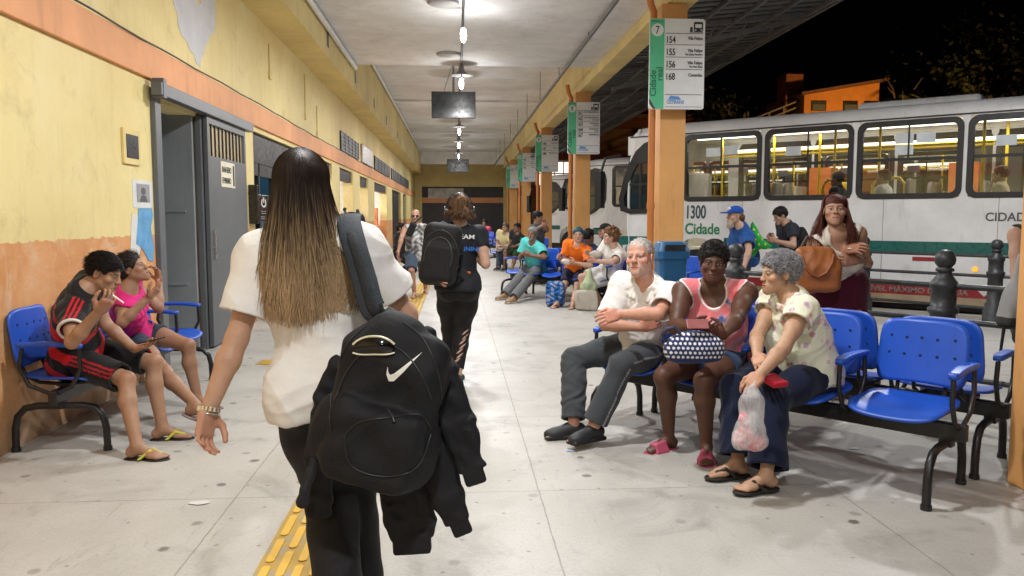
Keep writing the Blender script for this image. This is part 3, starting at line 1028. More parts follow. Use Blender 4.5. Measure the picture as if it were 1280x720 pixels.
# ---- whole person
SKIN = dict(tan=(.48, .27, .17), light=(.56, .35, .25), brown=(.30, .155, .09), dark=(.095, .042, .025), deep=(.2, .10, .06), pink=(.62, .36, .27))

def person(label, J, b, hb, hf, top=None, bottom=None, hair=None, shoes=None, group=None, skirt=None):
    root = thing('person', label, 'person', (J['pel'][0], J['pel'][1], 0), 0, group)
    make_body(root, J, b, hb, hf)
    hc = hb * .95
    if top:
        t = dict(top); c = t.pop('col'); nm = t.pop('name', 'shirt'); mt = t.pop('mat', M_CLOTH); hc_ = t.pop('h', hc)
        if bottom and not t.get('tank'): t.setdefault('over', bottom.get('loose', .012))
        F = top_fld(J, b, **t); sdf_obj(nm, F, hc_, mt, root, c); J['top'] = F
    if bottom:
        t = dict(bottom); c = t.pop('col'); nm = t.pop('name', 'trousers'); mt = t.pop('mat', M_CLOTH)
        F = bottom_fld(J, b, **t); sdf_obj(nm, F, hc, mt, root, c)
    if skirt:
        t = dict(skirt); c = t.pop('col'); sdf_obj('skirt', skirt_fld(J, b, **t), hc, M_CLOTH, root, c)
    if hair:
        t = dict(hair); c = t.pop('col'); nm = t.pop('name', 'hair')
        sdf_obj(nm, hair_fld(J, b, **t), max(hf * 1.05, .003), M_HAIR, root, streak(c, J) if not callable(c) else c)
    if shoes:
        t = dict(shoes); kind = t.get('kind', 'shoe')
        for sd, _ in SIDES:
            if kind == 'shoe': sdf_obj('shoe', shoe_fld(J, sd), max(hf, .005), M_SHOE, root, shoe_col(J, sd, t['col'], t.get('sole', (.6, .6, .6))))
            else:
                def sc(P, sd=sd):
                    h = (P - J['an' + sd]) @ J['fu' + sd] / J['s']
                    c = np.tile(np.array(t['col'], float), (len(P), 1)); c[h < -.0775] = t.get('sole', t['col']); return c
                sdf_obj('sandal', sandal_fld(J, sd, kind == 'slide'), max(hf, .004), M_RUBBER, root, sc)
    return root
# ------------------------------------------------------------------ the place: materials
def floor_mat():
    m, nt, b = mat_nodes('concrete_floor')
    v = coords(nt)
    base = ramp(nt, noise(nt, v, .55, 8, .62, .4), [(.3, (.37, .355, .325)), (.5, (.45, .435, .40)), (.72, (.52, .505, .47))])
    grime = ramp(nt, noise(nt, v, 1.7, 10, .7, .8), [(.30, .60), (.47, 1.), (.7, 1.0)])
    c = mix(nt, .75, base, grime, 'MULTIPLY')
    fine = ramp(nt, noise(nt, v, 70, 4, .8), [(.3, .78), (.6, 1.06)])
    c = mix(nt, .7, c, fine, 'MULTIPLY')
    sc_ = ramp(nt, noise(nt, coords(nt, (14, 2.2, 1)), 1.3, 8, .8, .8), [(.585, 0.), (.66, 1.)])
    c = mix(nt, math_(nt, 'MULTIPLY', sc_, .45), c, (.24, .22, .19))
    # chewing gum and scuff marks
    vo = nd(nt, 'ShaderNodeTexVoronoi', _Scale=2.6, _Randomness=1.); vo.voronoi_dimensions = '2D'; nt.links.new(v, vo.inputs['Vector'])
    wob = math_(nt, 'MULTIPLY', noise(nt, coords(nt, (1, 1.8, 1)), 13, 4, .65), .11)
    gum = ramp(nt, math_(nt, 'ADD', vo.outputs['Distance'], wob), [(.105, 1.), (.135, 0.)])
    vsel = nd(nt, 'ShaderNodeSeparateColor'); nt.links.new(vo.outputs['Color'], vsel.inputs[0])
    gum = math_(nt, 'MULTIPLY', gum, math_(nt, 'GREATER_THAN', vsel.outputs[0], .62))
    gum = math_(nt, 'MULTIPLY', gum, math_(nt, 'MULTIPLY_ADD', vsel.outputs[1], .6, .25))
    c = mix(nt, gum, c, (.085, .078, .07))
    v2 = nd(nt, 'ShaderNodeTexVoronoi', _Scale=6.5, _Randomness=1.); v2.voronoi_dimensions = '2D'; nt.links.new(v, v2.inputs['Vector'])
    g2 = ramp(nt, math_(nt, 'ADD', v2.outputs['Distance'], math_(nt, 'MULTIPLY', noise(nt, v, 45, 3), .07)), [(.075, 1.), (.11, 0.)])
    v2s = nd(nt, 'ShaderNodeSeparateColor'); nt.links.new(v2.outputs['Color'], v2s.inputs[0])
    g2 = math_(nt, 'MULTIPLY', g2, math_(nt, 'GREATER_THAN', v2s.outputs[1], .80))
    c = mix(nt, math_(nt, 'MULTIPLY', g2, .6), c, (.12, .11, .10))
    st = ramp(nt, noise(nt, coords(nt, (3.5, 1.6, 1)), 2.6, 7, .75, 1.5), [(.615, 0.), (.70, 1.)])
    c = mix(nt, math_(nt, 'MULTIPLY', st, .45), c, (.20, .18, .16))
    # slab joints
    sp = nd(nt, 'ShaderNodeSeparateXYZ'); nt.links.new(v, sp.inputs[0])
    lines = None
    for ax, per, off in ((0, 1.52, .42), (1, 1.52, .93)):
        w = math_(nt, 'ADD', sp.outputs[ax], math_(nt, 'MULTIPLY', noise(nt, v, 9, 2), .012))
        q = math_(nt, 'PINGPONG', math_(nt, 'SUBTRACT', w, off), per / 2)
        l = math_(nt, 'LESS_THAN', q, math_(nt, 'MULTIPLY', noise(nt, v, 14, 4, .7), .0070))
        lines = l if lines is None else math_(nt, 'MAXIMUM', lines, l)
    c = mix(nt, math_(nt, 'MULTIPLY', lines, .62), c, (.16, .15, .13))
    nt.links.new(c, b.inputs['Base Color'])
    nt.links.new(ramp(nt, noise(nt, v, 2.2, 6, .7), [(.3, .34), (.7, .62)]), b.inputs['Roughness'])
    hgt = math_(nt, 'SUBTRACT', math_(nt, 'MULTIPLY', noise(nt, v, 35, 5, .7), .25), lines)
    bump(nt, b, hgt, .35, .004)
    return m

def wall_mat():
    """cream yellow paint over a scuffed orange dado"""
    m, nt, b = mat_nodes('painted_wall')
    v = coords(nt)
    sp = nd(nt, 'ShaderNodeSeparateXYZ'); nt.links.new(v, sp.inputs[0])
    yel = ramp(nt, noise(nt, v, .8, 8, .65, .3), [(.3, (.74, .59, .24)), (.55, (.82, .68, .31)), (.75, (.86, .75, .41))])
    streaks = ramp(nt, noise(nt, coords(nt, (4, 4, .35)), 2.2, 7, .75), [(.30, .86), (.47, 1.)])
    yel = mix(nt, .8, yel, streaks, 'MULTIPLY')
    grime = ramp(nt, noise(nt, v, 2.6, 9, .75, .4), [(.32, .78), (.46, 1.)])
    yel = mix(nt, .7, yel, grime, 'MULTIPLY')
    chip = ramp(nt, noise(nt, v, 5.5, 8, .78), [(.675, 0.), (.70, 1.)])
    yel = mix(nt, math_(nt, 'MULTIPLY', chip, .6), yel, (.78, .74, .66))
    org = ramp(nt, noise(nt, v, 1.4, 9, .7, .6), [(.28, (.56, .23, .07)), (.5, (.70, .33, .12)), (.72, (.78, .45, .23))])
    wear = ramp(nt, noise(nt, coords(nt, (1, 1.2, 1.7)), 2.4, 9, .78, .5), [(.50, 0.), (.64, 1.)])
    org = mix(nt, math_(nt, 'MULTIPLY', wear, .65), org, (.76, .55, .36))
    drip = ramp(nt, noise(nt, coords(nt, (5, 5, .5)), 1.6, 6, .7), [(.62, 0.), (.68, 1.)])
    org = mix(nt, math_(nt, 'MULTIPLY', drip, .45), org, (.80, .62, .42))
    low = ramp(nt, math_(nt, 'ADD', sp.outputs[2], math_(nt, 'MULTIPLY', noise(nt, v, 3, 6, .7), .5)), [(.30, 1.), (.62, 0.)])
    org = mix(nt, math_(nt, 'MULTIPLY', low, .55), org, (.34, .27, .20))
    edge = math_(nt, 'ADD', sp.outputs[2], math_(nt, 'MULTIPLY', math_(nt, 'SUBTRACT', noise(nt, v, 9, 5, .7), .5), .09))
    f = math_(nt, 'GREATER_THAN', edge, 1.24)
    nt.links.new(mix(nt, f, org, yel), b.inputs['Base Color'])
    b.inputs['Roughness'].default_value = .62
    bump(nt, b, noise(nt, v, 7, 8, .72), .3, .012)
    return m

def paint(name, c, wear=.5, wearc=(.75, .66, .5), rough=.55, bmp=.25, th=.66):
    m, nt, b = mat_nodes(name)
    v = coords(nt)
    lo = tuple(x * .82 for x in c); hi = tuple(min(x * 1.1, .9) for x in c)
    base = ramp(nt, noise(nt, v, 1.1, 8, .65, .3), [(.3, lo), (.7, hi)])
    chip = ramp(nt, noise(nt, coords(nt, (1, 1, .7)), 4.5, 9, .78), [(th, 0.), (th + .03, 1.)])
    base = mix(nt, math_(nt, 'MULTIPLY', chip, wear), base, wearc)
    dirt = ramp(nt, noise(nt, coords(nt, (3, 3, .4)), 2.5, 7, .7), [(.25, .72), (.45, 1.)])
    nt.links.new(mix(nt, .8, base, dirt, 'MULTIPLY'), b.inputs['Base Color'])
    b.inputs['Roughness'].default_value = rough
    bump(nt, b, noise(nt, v, 9, 8, .7), bmp, .008)
    return m

M_FLOOR = floor_mat()
M_WALL = wall_mat()
M_BAND = paint('salmon_band', (.80, .36, .15), .3, (.82, .6, .42), .6)
M_YEL = paint('yellow_beam', (.80, .64, .27), .35, (.8, .75, .62), .6)
M_ORANGE = paint('orange_pillar', (.70, .36, .12), .45, (.74, .62, .48), .55, .25, .70)
M_CEIL = paint('ceiling_white', (.80, .80, .80), .4, (.55, .53, .51), .8, .4, .67)
M_GREYM = paint('grey_steel', (.13, .14, .15), .3, (.25, .22, .2), .45, .15)
M_GREYL = paint('light_grey_steel', (.27, .30, .32), .35, (.40, .38, .34), .5, .15)
M_SHUT = simple('dark_shutter', (.032, .032, .036), .5, .3, .25, 6)
M_PIPE = paint('orange_pipe', (.56, .19, .045), .3, (.6, .4, .25), .5)
M_ASPH = simple('asphalt', (.045, .045, .047), .85, 0, .3, 3, .5, 90)
M_TACT = paint('tactile_yellow', (.42, .27, .05), .75, (.30, .26, .2), .7, .2, .50)
M_MAROON = simple('maroon_steel', (.12, .022, .012), .6, 0, .25, 4)
M_WHITE = simple('white_paint', (.78, .78, .76), .45, 0, .06, 5)
M_BLK = simple('black_plastic', (.012, .012, .014), .35, 0, .3, 12)
M_ROOFD = simple('dark_roofing', (.15, .155, .16), .6, .2, .3, 3)
M_TRUSS = simple('grey_truss', (.20, .20, .205), .5, .4, .2, 6)
X0 = -2.66
HW, HT = 4.56, 5.30       # ceiling heights, front bay and beyond

# ground and platform
g = MB(); g.box((-60, -40, -.6), (120, 160, -.16))
tag(g.build('ground', M_ASPH), kind='structure')
pf = MB()
poly = [(-2.95, -9), (14, -9), (14, 4.6), (2.95, 15.05), (2.95, 54), (-2.95, 54)]
pf.prism(poly, lambda x, y, d: (x, y, d), -.16, 0)
tag(pf.build('floor', M_FLOOR), kind='structure')

# tactile strip: base and raised bars
t = MB(); tb = MB()
sx0, sx1 = -.80, -.525
y = -1.
t.box((sx0, -1, .0), (sx1, 40, .004))
for k in range(150):
    y = -.9 + k * .272
    for j in range(4):
        xa = sx0 + .022 + j * .065
        yy = y + (.136 if j % 2 else 0)
        tb.prism(rrect(xa, yy, xa + .034, yy + .235, .016, 3), lambda a, b_, d: (a, b_, d), .004, .0095)
t.box((-1.9, 7.6, .0), (sx0 - .004, 7.86, .004))
for k in range(4):
    for j in range(4): tb.prism(rrect(-1.86 + k * .265, 7.625 + j * .058, -1.63 + k * .265, 7.655 + j * .058, .014, 3), lambda a, b_, d: (a, b_, d), .004, .0095)
ts = tag(t.build('tactile_strip', M_TACT), 'worn yellow tactile paving strip with raised bars on the concrete floor', 'tactile paving')
tb.build('raised_bar', paint('bar_yellow', (.66, .40, .045), .7, (.42, .36, .25), .6, .2, .60), ts)

# ------------------------------------------------------------------ left wall of the terminal
wall = thing('terminal_wall', 'long cream yellow station wall with salmon band and scuffed orange base', 'wall', (X0, 20, 0))
wo = V(X0, 20, 0)
class LW(MB):
    def bx(s, x0, x1, y0, y1, z0, z1, m=0): s.box((x0 - X0, y0 - 20, z0), (x1 - X0, y1 - 20, z1), m)
w = LW()
opens = [(7.36, 8.62, 2.42), (10.87, 14.3, 2.52), (15.0, 17.6, 2.52), (18.77, 21.08, 2.52), (22.64, 24.7, 2.52), (26.6, 31.2, 2.52), (33.9, 39.2, 2.52), (41., 43.5, 2.52)]
yy = -9.
for a, b_, zt in opens:
    w.bx(X0 - .25, X0, yy, a, 0, 4.08)
    w.bx(X0 - .25, X0, a, b_, zt, 4.08)
    yy = b_
w.bx(X0 - .25, X0, yy, 54, 0, 4.08)
w.build('wall_face', M_WALL, wall)
w = LW(); w.bx(X0 + .002, X0 + .035, -9, 54, 2.585, 2.875); w.build('band', M_BAND, wall, .006)
w = LW(); w.bx(X0 - .25, -2.14, -9, 54, 4.08, HT + .3); w.build('upper_fascia', M_YEL, wall)
w = LW()
c_ = []
for k in range(130):
    y_ = -6 + k * .45
    c_.append((.045 + .002 * sin(k), y_ - 20, 2.886 + .005 * sin(k * 1.7) + .005 * sin(k * .37)))
w.tube(c_, .008, 6); w.build('black_cable', M_BLK, wall)
# narrow slots of the fascia
w = LW()
for y_ in (13.9, 17.6, 21.6, 25.4, 30): w.bx(-2.145, -2.136, y_, y_ + .20, 4.16 + .08, 4.50)
w.build('slot', M_BLK, wall)
# white pipe under the ceiling edge
w = LW(); w.tube([(-2.08 - X0, -25, HW - .07), (-2.08 - X0, -2.7, HW - .07)], .045, 10); w.build('white_pipe', M_WHITE, wall)
w = LW(); w.tube([(-2.08 - X0, -2.4, HT - .07), (-2.08 - X0, 30, HT - .07)], .045, 10); w.build('white_pipe', M_WHITE, wall)
# peeled patch of paint
pp = [(7.86, 3.85), (7.93, 3.62), (7.99, 3.55), (8.0, 3.40), (8.09, 3.34), (8.11, 3.22), (8.2, 3.15), (8.34, 3.13), (8.42, 3.06), (8.55, 3.04), (8.63, 2.96), (8.74, 2.95), (8.79, 3.07), (8.88, 3.10), (8.93, 3.21), (9.06, 3.27), (9.1, 3.36), (9.24, 3.39), (9.33, 3.5), (9.34, 3.72), (9.41, 3.85), (9.37, 4.06), (8.99, 4.06), (8.96, 3.85), (8.86, 3.78), (8.83, 3.62), (8.74, 3.58), (8.66, 3.69), (8.55, 3.75), (8.5, 3.9), (8.4, 4.06), (7.83, 4.06)]
w = LW(); w.prism([(a - 20, z) for a, z in pp][::-1], lambda a, z, d: (d, a, z), .001, .004)
w.build('peeled_patch', simple('bare_plaster', (.62, .62, .64), .8, 0, .08, 4), wall)
# conduit drops and cracks
w = LW()
for y_, z0, z1 in ((11.9, 3.45, 3.85), (14.6, 3.2, 3.9), (15.8, 3.0, 3.5)): w.tube([(.012, y_ - 20, z0), (.012, y_ - 20, z1)], .01, 6); w.box((0, y_ - 20.06, z0 - .1), (.03, y_ - 19.94, z0))
w.build('conduit', M_YEL, wall)

# small square window niche
w = LW()
w.prism([(a, z) for a, z in rrect(-13.34, 1.82, -13.0, 2.11, .01, 2)], lambda a, z, d: (d, a, z), 0, .02)
n_ = w.build('small_window', M_YEL, wall, .004)
w = LW(); w.bx(X0 + .018, X0 + .024, 6.71, 6.95, 1.87, 2.06); w.build('pane', M_BLK, n_)

# doorway with open grey door and sliding leaf
w = LW()
w.bx(X0 - .02, X0 + .045, 7.30, 7.44, 0, 2.52); w.bx(X0 - .02, X0 + .045, 8.54, 8.64, 0, 2.44)
fr = w.build('door_frame', M_GREYM, wall, .006)
w = LW(); w.bx(X0 + .05, X0 + .14, 7.2, 10.35, 2.44, 2.55); w.bx(X0 + .045, X0 + .145, 7.24, 7.32, 2.42, 2.59); w.build('sliding_rail', M_GREYM, wall, .005)
w = LW(); w.bx(X0 - 1.3, X0 - .02, 8.45, 8.50, 0, 2.42); w.bx(X0 - 1.34, X0 - 1.3, 7.2, 8.6, 0, 2.42)
for z in (.7, 1.45): w.bx(X0 - 1.25, X0 - .1, 8.43, 8.452, z - .012, z + .012)
w.build('inner_panel', M_GREYL, wall)
w = LW(); w.bx(X0 - 1.3, X0 - .26, 7.2, 7.3, 0, 2.5); w.bx(X0 - 1.3, X0 - .26, 7.2, 8.6, 2.42, 2.5); w.build('reveal', M_GREYL, wall)
w = LW()
w.bx(X0 + .055, X0 + .10, 8.58, 10.10, .02, 2.03)
for y_ in (8.58, 10.03): w.bx(X0 + .055, X0 + .10, y_, y_ + .07, 2.03, 2.44)
for z in (2.36,): w.bx(X0 + .055, X0 + .10, 8.65, 10.03, z, 2.44)
dl = w.build('sliding_door', M_GREYM, wall, .004)
w = LW()
for k in range(9): w.bx(X0 + .07, X0 + .085, 8.78 + k * .14, 8.80 + k * .14, 2.03, 2.36)
w.build('vent_bar', M_BLK, dl)
w = LW(); w.bx(X0 + .06, X0 + .066, 8.65, 10.03, 2.03, 2.36); w.build('vent_backing', simple('sand_light', (.6, .48, .28), .7), dl)
w = LW(); w.bx(X0 + .10, X0 + .125, 8.66, 8.70, .95, 1.25); w.build('handle', simple('bright_steel', (.6, .6, .6), .25, .9), dl)
w = LW(); w.bx(X0 + .10, X0 + .104, 9.02, 9.56, 1.72, 2.0)
sg_ = w.build('door_sign', simple('paper_cream', (.75, .70, .55), .7), dl)
DK = simple('print_black', (.02, .02, .022), .6)
text_mesh('lettering', 'BANHEIRO', .095, DK, sg_, (.105, 9.05 - 20, 1.88), (R_(90), 0, R_(90)), sx=.78)
text_mesh('lettering', 'FEMININO', .095, DK, sg_, (.105, 9.05 - 20, 1.76), (R_(90), 0, R_(90)), sx=.78)
w = LW(); w.bx(X0 + .104, X0 + .107, 9.48, 9.53, 1.74, 1.97); w.build('pictogram', DK, sg_)

# shop fronts in the openings
M_SHOPW = simple('shop_white', (.75, .75, .73), .6)
M_SHOPL = glow('shop_light', (1., .98, .95), 40)
M_BLUEP = simple('blue_panel', (.10, .32, .48), .35)
for i, (a, b_, zt) in enumerate(opens[1:]):
    kind = 'blue lit lit lit lit shut shut lit'.split()[i + 0] if i else 'blue'
    if kind == 'shut':
        w = LW()
        for k in range(28):
            z = k * .09
            w.bx(X0 - .15, X0 - .12 + .018 * (k % 2), a, b_, z, z + .09)
        w.build('roller_shutter', M_SHUT, wall)
        continue
    w = LW()
    w.bx(X0 - 1.9, X0 - 1.86, a - .3, b_ + .3, 0, 2.6); w.bx(X0 - 1.86, X0 - .25, a - .3, a - .26, 0, 2.6); w.bx(X0 - 1.86, X0 - .25, b_ + .26, b_ + .3, 0, 2.6); w.bx(X0 - 1.86, X0 - .25, a - .3, b_ + .3, 2.6, 2.64)
    w.build('shop_room', M_SHOPW if kind == 'lit' else M_BLUEP, wall)
    w = LW(); w.bx(X0 - 1.4, X0 - 1.2, a + .3, b_ - .3, 2.55, 2.58)
    w.build('shop_lamp', M_SHOPL if kind == 'lit' else glow('shop_light_dim', (.8, .95, 1.), 3), wall)
    w = LW(); w.bx(X0 - .2, X0 - .05, a, b_, 2.12 if kind == 'blue' else 2.26, 2.52)
    if kind == 'blue':
        for y_ in (a, a + .5, a + 1.35): w.bx(X0 - .12, X0 - .06, y_, y_ + .06, 0, 2.12)
        w.bx(X0 - .12, X0 - .06, a, b_, 1.95, 2.12); w.bx(X0 - .1, X0 - .07, a, b_, 0, 1.0)
    w.build('shop_frame', M_SHUT, wall)
    w = LW(); w.bx(X0 - .7, X0 - .2, a, b_, 0, 1.05); w.build('counter', M_BAND if kind == 'lit' else M_SHUT, wall)
    if kind == 'lit':
        w = LW()
        w.bx(X0 - 1.85, X0 - 1.84, a + .2, a + .8, 1.3, 2.1); w.bx(X0 - .55, X0 - .3, b_ - .8, b_ - .3, 1.05, 1.7)
        w.build('shop_display', simple('display_red', (.55, .16, .07), .4, 0, .5, 8), wall)
# louvred vents above the band
for y0, y1, z0, z1 in ((18.9, 22.2, 2.92, 3.36), (26.6, 32.4, 2.92, 3.36), (33.4, 38.8, 2.92, 3.36), (39.2, 45.2, 2.92, 3.36)):
    w = LW(); w.bx(X0, X0 + .03, y0, y1, z0, z1)
    v_ = w.build('louvre_vent', M_SHUT, wall)
    w = LW()
    for k in range(6): yk = y0 + (y1 - y0) * k / 5.; w.bx(X0 + .03, X0 + .045, yk - .03, yk + .03, z0, z1)
    for k in range(5): zk = z0 + (z1 - z0) * k / 5; w.bx(X0 + .03, X0 + .04, y0, y1, zk, zk + .02)
    w.build('louvre_bar', simple('grey_bar', (.16, .15, .15), .5, .2), v_)
w = LW(); w.bx(X0, X0 + .06, 22.9, 25.7, 2.9, 3.42)
ac = w.build('metal_panel', simple('dented_silver', (.42, .37, .35), .35, .5, .4, 2.5), wall, .02)

def flat_on_wall(name, label, cat, y0, y1, z0, z1, m, d=.004, x=X0):
    b_ = MB(); b_.box((x, y0, z0), (x + d, y1, z1))
    o = b_.build(name, m)
    return tag(o, label, cat)
po = flat_on_wall('poster', 'white paper poster with a grey portrait taped up beside the doorway', 'poster', 6.84, 7.26, 1.47, 1.70, simple('paper_white', (.72, .72, .72), .7))
b_ = MB(); b_.box((X0 + .0045, 6.92, 1.515), (X0 + .006, 7.2, 1.67)); pp_ = b_.build('portrait', simple('photo_grey', (.33, .33, .34), .6), po)
b_ = MB()
b_.prism([(7.06 + .05 * cos(a), 1.61 + .032 * sin(a)) for a in np.linspace(0, 6.28, 14)[:-1]], lambda a, z, d: (d, a, z), X0 + .006, X0 + .0075); b_.prism([(6.97, 1.52), (7.15, 1.52), (7.1, 1.575), (7.02, 1.575)], lambda a, z, d: (d, a, z), X0 + .006, X0 + .0075)
b_.build('portrait_figure', simple('photo_dark', (.10, .10, .11), .6), pp_)
b_ = MB()
b_.prism([(6.86, 1.17), (7.0, 1.12), (7.12, 1.02), (7.22, 1.0), (7.25, 1.13), (7.2, 1.3), (7.26, 1.4), (7.24, 1.465), (6.94, 1.465), (6.93, 1.4)], lambda a, z, d: (d, a, z), X0 + .001, X0 + .005)
tp = tag(b_.build('torn_poster', simple('torn_blue', (.13, .36, .62), .65, 0, .2, 10)), 'torn remains of a blue poster under the portrait poster', 'poster')
b_ = MB(); b_.prism([(6.74, 1.1), (6.9, 1.0), (6.95, 1.1), (6.925, 1.4), (6.8, 1.42)], lambda a, z, d: (d, a, z), X0 + .001, X0 + .004); b_.build('torn_backing', simple('torn_white', (.7, .69, .66), .7), tp)
# black dispenser panel
b_ = MB(); b_.box((X0, 10.62, 1.32), (X0 + .09, 11.35, 1.68)); b_.box((X0, 10.55, 1.30), (X0 + .11, 10.63, 1.80))
dp = tag(b_.build('advert_panel', simple('gloss_black', (.015, .013, .013), .25), bevel=.008), 'small black panel with a white power symbol on the yellow wall', 'panel')
ic = MB()
fnp = lambda a, z, d: (d, a, z)
A_ = np.linspace(R_(125), R_(415), 22)
ic.ring([(10.98 + .135 * cos(a), 1.575 + .062 * sin(a)) for a in A_] , [(10.98 + .095 * cos(a), 1.575 + .043 * sin(a)) for a in A_], fnp, X0 + .091, X0 + .093)
ic.f = [f_ for i, f_ in enumerate(ic.f) if i < 4 * 21]; ic.m = ic.m[:len(ic.f)]; ic.sm = ic.sm[:len(ic.f)]
ic.box((X0 + .091, 10.96, 1.58), (X0 + .093, 11.0, 1.65))
ic.build('power_symbol', M_WHITE, dp)
ic = MB()
for z, l in ((1.455, .3), (1.43, .22), (1.385, .38), (1.36, .3)): ic.box((X0 + .091, 10.98 - l / 2, z), (X0 + .093, 10.98 + l / 2, z + .008))
ic.build('small_print', simple('grey_print', (.3, .3, .3), .6), dp)

# ------------------------------------------------------------------ far wall
fw = thing('end_wall', 'far yellow end wall with dark shutters below a salmon band', 'wall', (0, 53, 0))
class FW(MB):
    def bx(s, x0, x1, y0, y1, z0, z1): s.box((x0, y0 - 53, z0), (x1, y1 - 53, z1))
w = FW(); w.bx(-2.9, -2.2, 52.6, 53, 0, HT + .3); w.bx(3.1, 6, 52.6, 53, 0, HT + .3); w.bx(-2.2, 3.1, 52.6, 53, 3.3, HT + .3); w.build('wall_face', M_YEL, fw)
w = FW(); w.bx(-2.2, 3.1, 52.62, 52.9, 2.25, 2.6); w.build('band', M_BAND, fw)
w = FW(); w.bx(-2.2, 3.1, 52.7, 52.95, 0, 2.25); w.bx(-2.2, 3.1, 52.75, 52.95, 2.6, 3.3); w.build('shutter', simple('slate_shutter', (.06, .058, .065), .6, .1, .15, 2), fw)
w = FW(); w.bx(-1.8, .5, 52.58, 52.62, 2.55, 3.2); w.build('banner', simple('banner_pale', (.55, .53, .5), .6, 0, .3, 3), fw)

# ------------------------------------------------------------------ ceiling and edge beam
c1 = MB(); c1.box((-2.139, -9, HW), (3.4, 17.3, HT + .3))
tag(c1.build('ceiling', M_CEIL), kind='structure')
c2 = MB(); c2.box((-2.139, 17.3, HT), (3.4, 54, HT + .3))
for y_ in (27.5, 37.5): c2.box((-2.138, y_, HT - .07), (3.4, y_ + .3, HT))
c2.box((-2.138, 49.5, HW), (3.4, 49.9, HT))
tag(c2.build('ceiling', M_CEIL), kind='structure')
bm = MB(); bm.box((2.96, -9, 4.36), (3.36, 54, HW - .002)); bm.box((2.963, 17.302, HW - .002), (3.357, 54, HT - .002))
tag(bm.build('edge_beam', M_YEL, bevel=.012), 'long cream yellow concrete beam carried along the row of orange pillars', 'beam')
cd = MB(); cd.tube([(2.30, -9, HW - .1), (2.30, 17.2, HW - .1), (2.30, 17.5, HW - .1), (2.32, 49, HW - .1)], .035, 8)
for y_ in range(-6, 48, 4): cd.tube([(2.3, y_, HW - .1), (2.3, y_, HW if y_ < 17 else HT)], .01, 6)
tag(cd.build('ceiling_conduit', simple('grey_conduit', (.16, .16, .165), .5, .3)), 'long grey conduit hung under the ceiling beside the yellow beam', 'conduit')
cd = MB(); cd.tube([(.13, -6, HW - .03), (.13, 17.29, HW - .03)], .02, 8); cd.tube([(.13, 17.31, HT - .03), (.13, 49, HT - .03)], .02, 8)
tag(cd.build('lamp_conduit', simple('dark_conduit', (.07, .07, .07), .5, .3)), 'thin dark conduit running along the ceiling centre over the lamps', 'conduit')
for i, (x, y_) in enumerate(((-.17, 12.2), (-.13, 16.0))):
    d_ = MB(); d_.lathe([(0, 0), (.20, 0), (.235, .02), (.235, .05)], 28)
    tag(d_.build('ceiling_disc', simple('disc_grey', (.42, .42, .42), .6), loc=(x, y_, HW - .05)), ('flat grey disc on the ceiling nearer to the camera', 'flat grey disc on the ceiling just before the higher bay')[i], 'ceiling disc', 'grey discs on the ceiling')

# ------------------------------------------------------------------ pillars with drain pipes
PY = [3.52, 11.30, 19.37, 27.13, 34.87, 42.76, -4.3]
SP, SPX = .40, .37
plab = ['orange pillar cut by the right edge of the photo beside the near benches', 'scratched orange pillar behind the blue litter bin', 'orange pillar behind the man in the orange shirt', 'orange pillar behind the man standing in grey', 'orange pillar behind the fourth route sign', 'farthest orange pillar by the end wall', 'orange pillar behind the photographer']
def make_pillar(lab):
    r = thing('pillar', lab, 'pillar', (0, 0, 0), 0, 'orange pillars along the platform')
    b_ = MB(); b_.box((0, 0, 0), (SPX, SP, 4.358)); b_.build('shaft', M_ORANGE, r, .012)
    b_ = MB(); b_.tube([(-.12, -.02, 0), (-.12, -.02, 4.1), (-.12, -.04, 4.22), (-.19, -.12, 4.32), (-.23, -.16, 4.5)], .05, 12)
    for z in (.5, 1.5, 2.9): b_.tube([(-.12, -.02, z), (-.12, -.02, z + .09)], .058, 12)
    b_.build('drain_pipe', M_PIPE, r)
    return r
p0 = make_pillar(plab[0])
for i, y_ in enumerate(PY):
    p = p0 if i == 0 else copy_tree(p0)
    p['label'] = plab[i]
    p.location = (2.885, y_, 0)

# ------------------------------------------------------------------ hall lamps
M_BULB = glow('lamp_tube', (1., .97, .90), 45)
M_SHADE = simple('lamp_shade_grey', (.30, .30, .31), .4, .5)
def lamp_light(parent, z, y_):
    l = bpy.data.lights.new('lamp_light', 'AREA'); l.shape = 'DISK'; l.size = .22; l.energy = LAMP_W; l.color = (.985, .99, 1.)
    o = bpy.data.objects.new('lamp_light', l); COL.objects.link(o); o.parent = parent; o.location = (0, 0, z)
    l2 = bpy.data.lights.new('lamp_glow', 'POINT'); l2.energy = LAMP_W * .16; l2.color = l.color; l2.shadow_soft_size = .05
    o2 = bpy.data.objects.new('lamp_glow', l2); COL.objects.link(o2); o2.parent = parent; o2.location = (.07, 0, z + .06)
    return o
def make_lamp(lab, shade=True, top=0.):
    r = thing('pendant_lamp', lab, 'lamp', (0, 0, 0), 0, 'bulb lamps along the ceiling')
    b_ = MB(); b_.tube([(0, 0, top), (0, 0, -.30)], .012, 8); b_.build('rod', M_TRUSS, r)
    if shade:
        b_ = MB(); b_.lathe([(.05, -.02), (.06, -.13), (.10, -.16), (.23, -.22), (.235, -.23), (.22, -.225), (.09, -.17), (.0, -.165)], 24); b_.build('shade', M_SHADE, r)
    b_ = MB(); b_.lathe([(.0, -.29), (.02, -.285), (.035, -.30), (.045, -.36), (.042, -.44), (.02, -.49), (0, -.50)], 16); b_.build('bulb', M_BULB, r)
    lamp_light(r, -.66, 0)
    return r
LY = [12.55, 17.05, 22.5, 28, 33.5, 39.5, 46, 8.2, 4.0, -.2, -4.4]
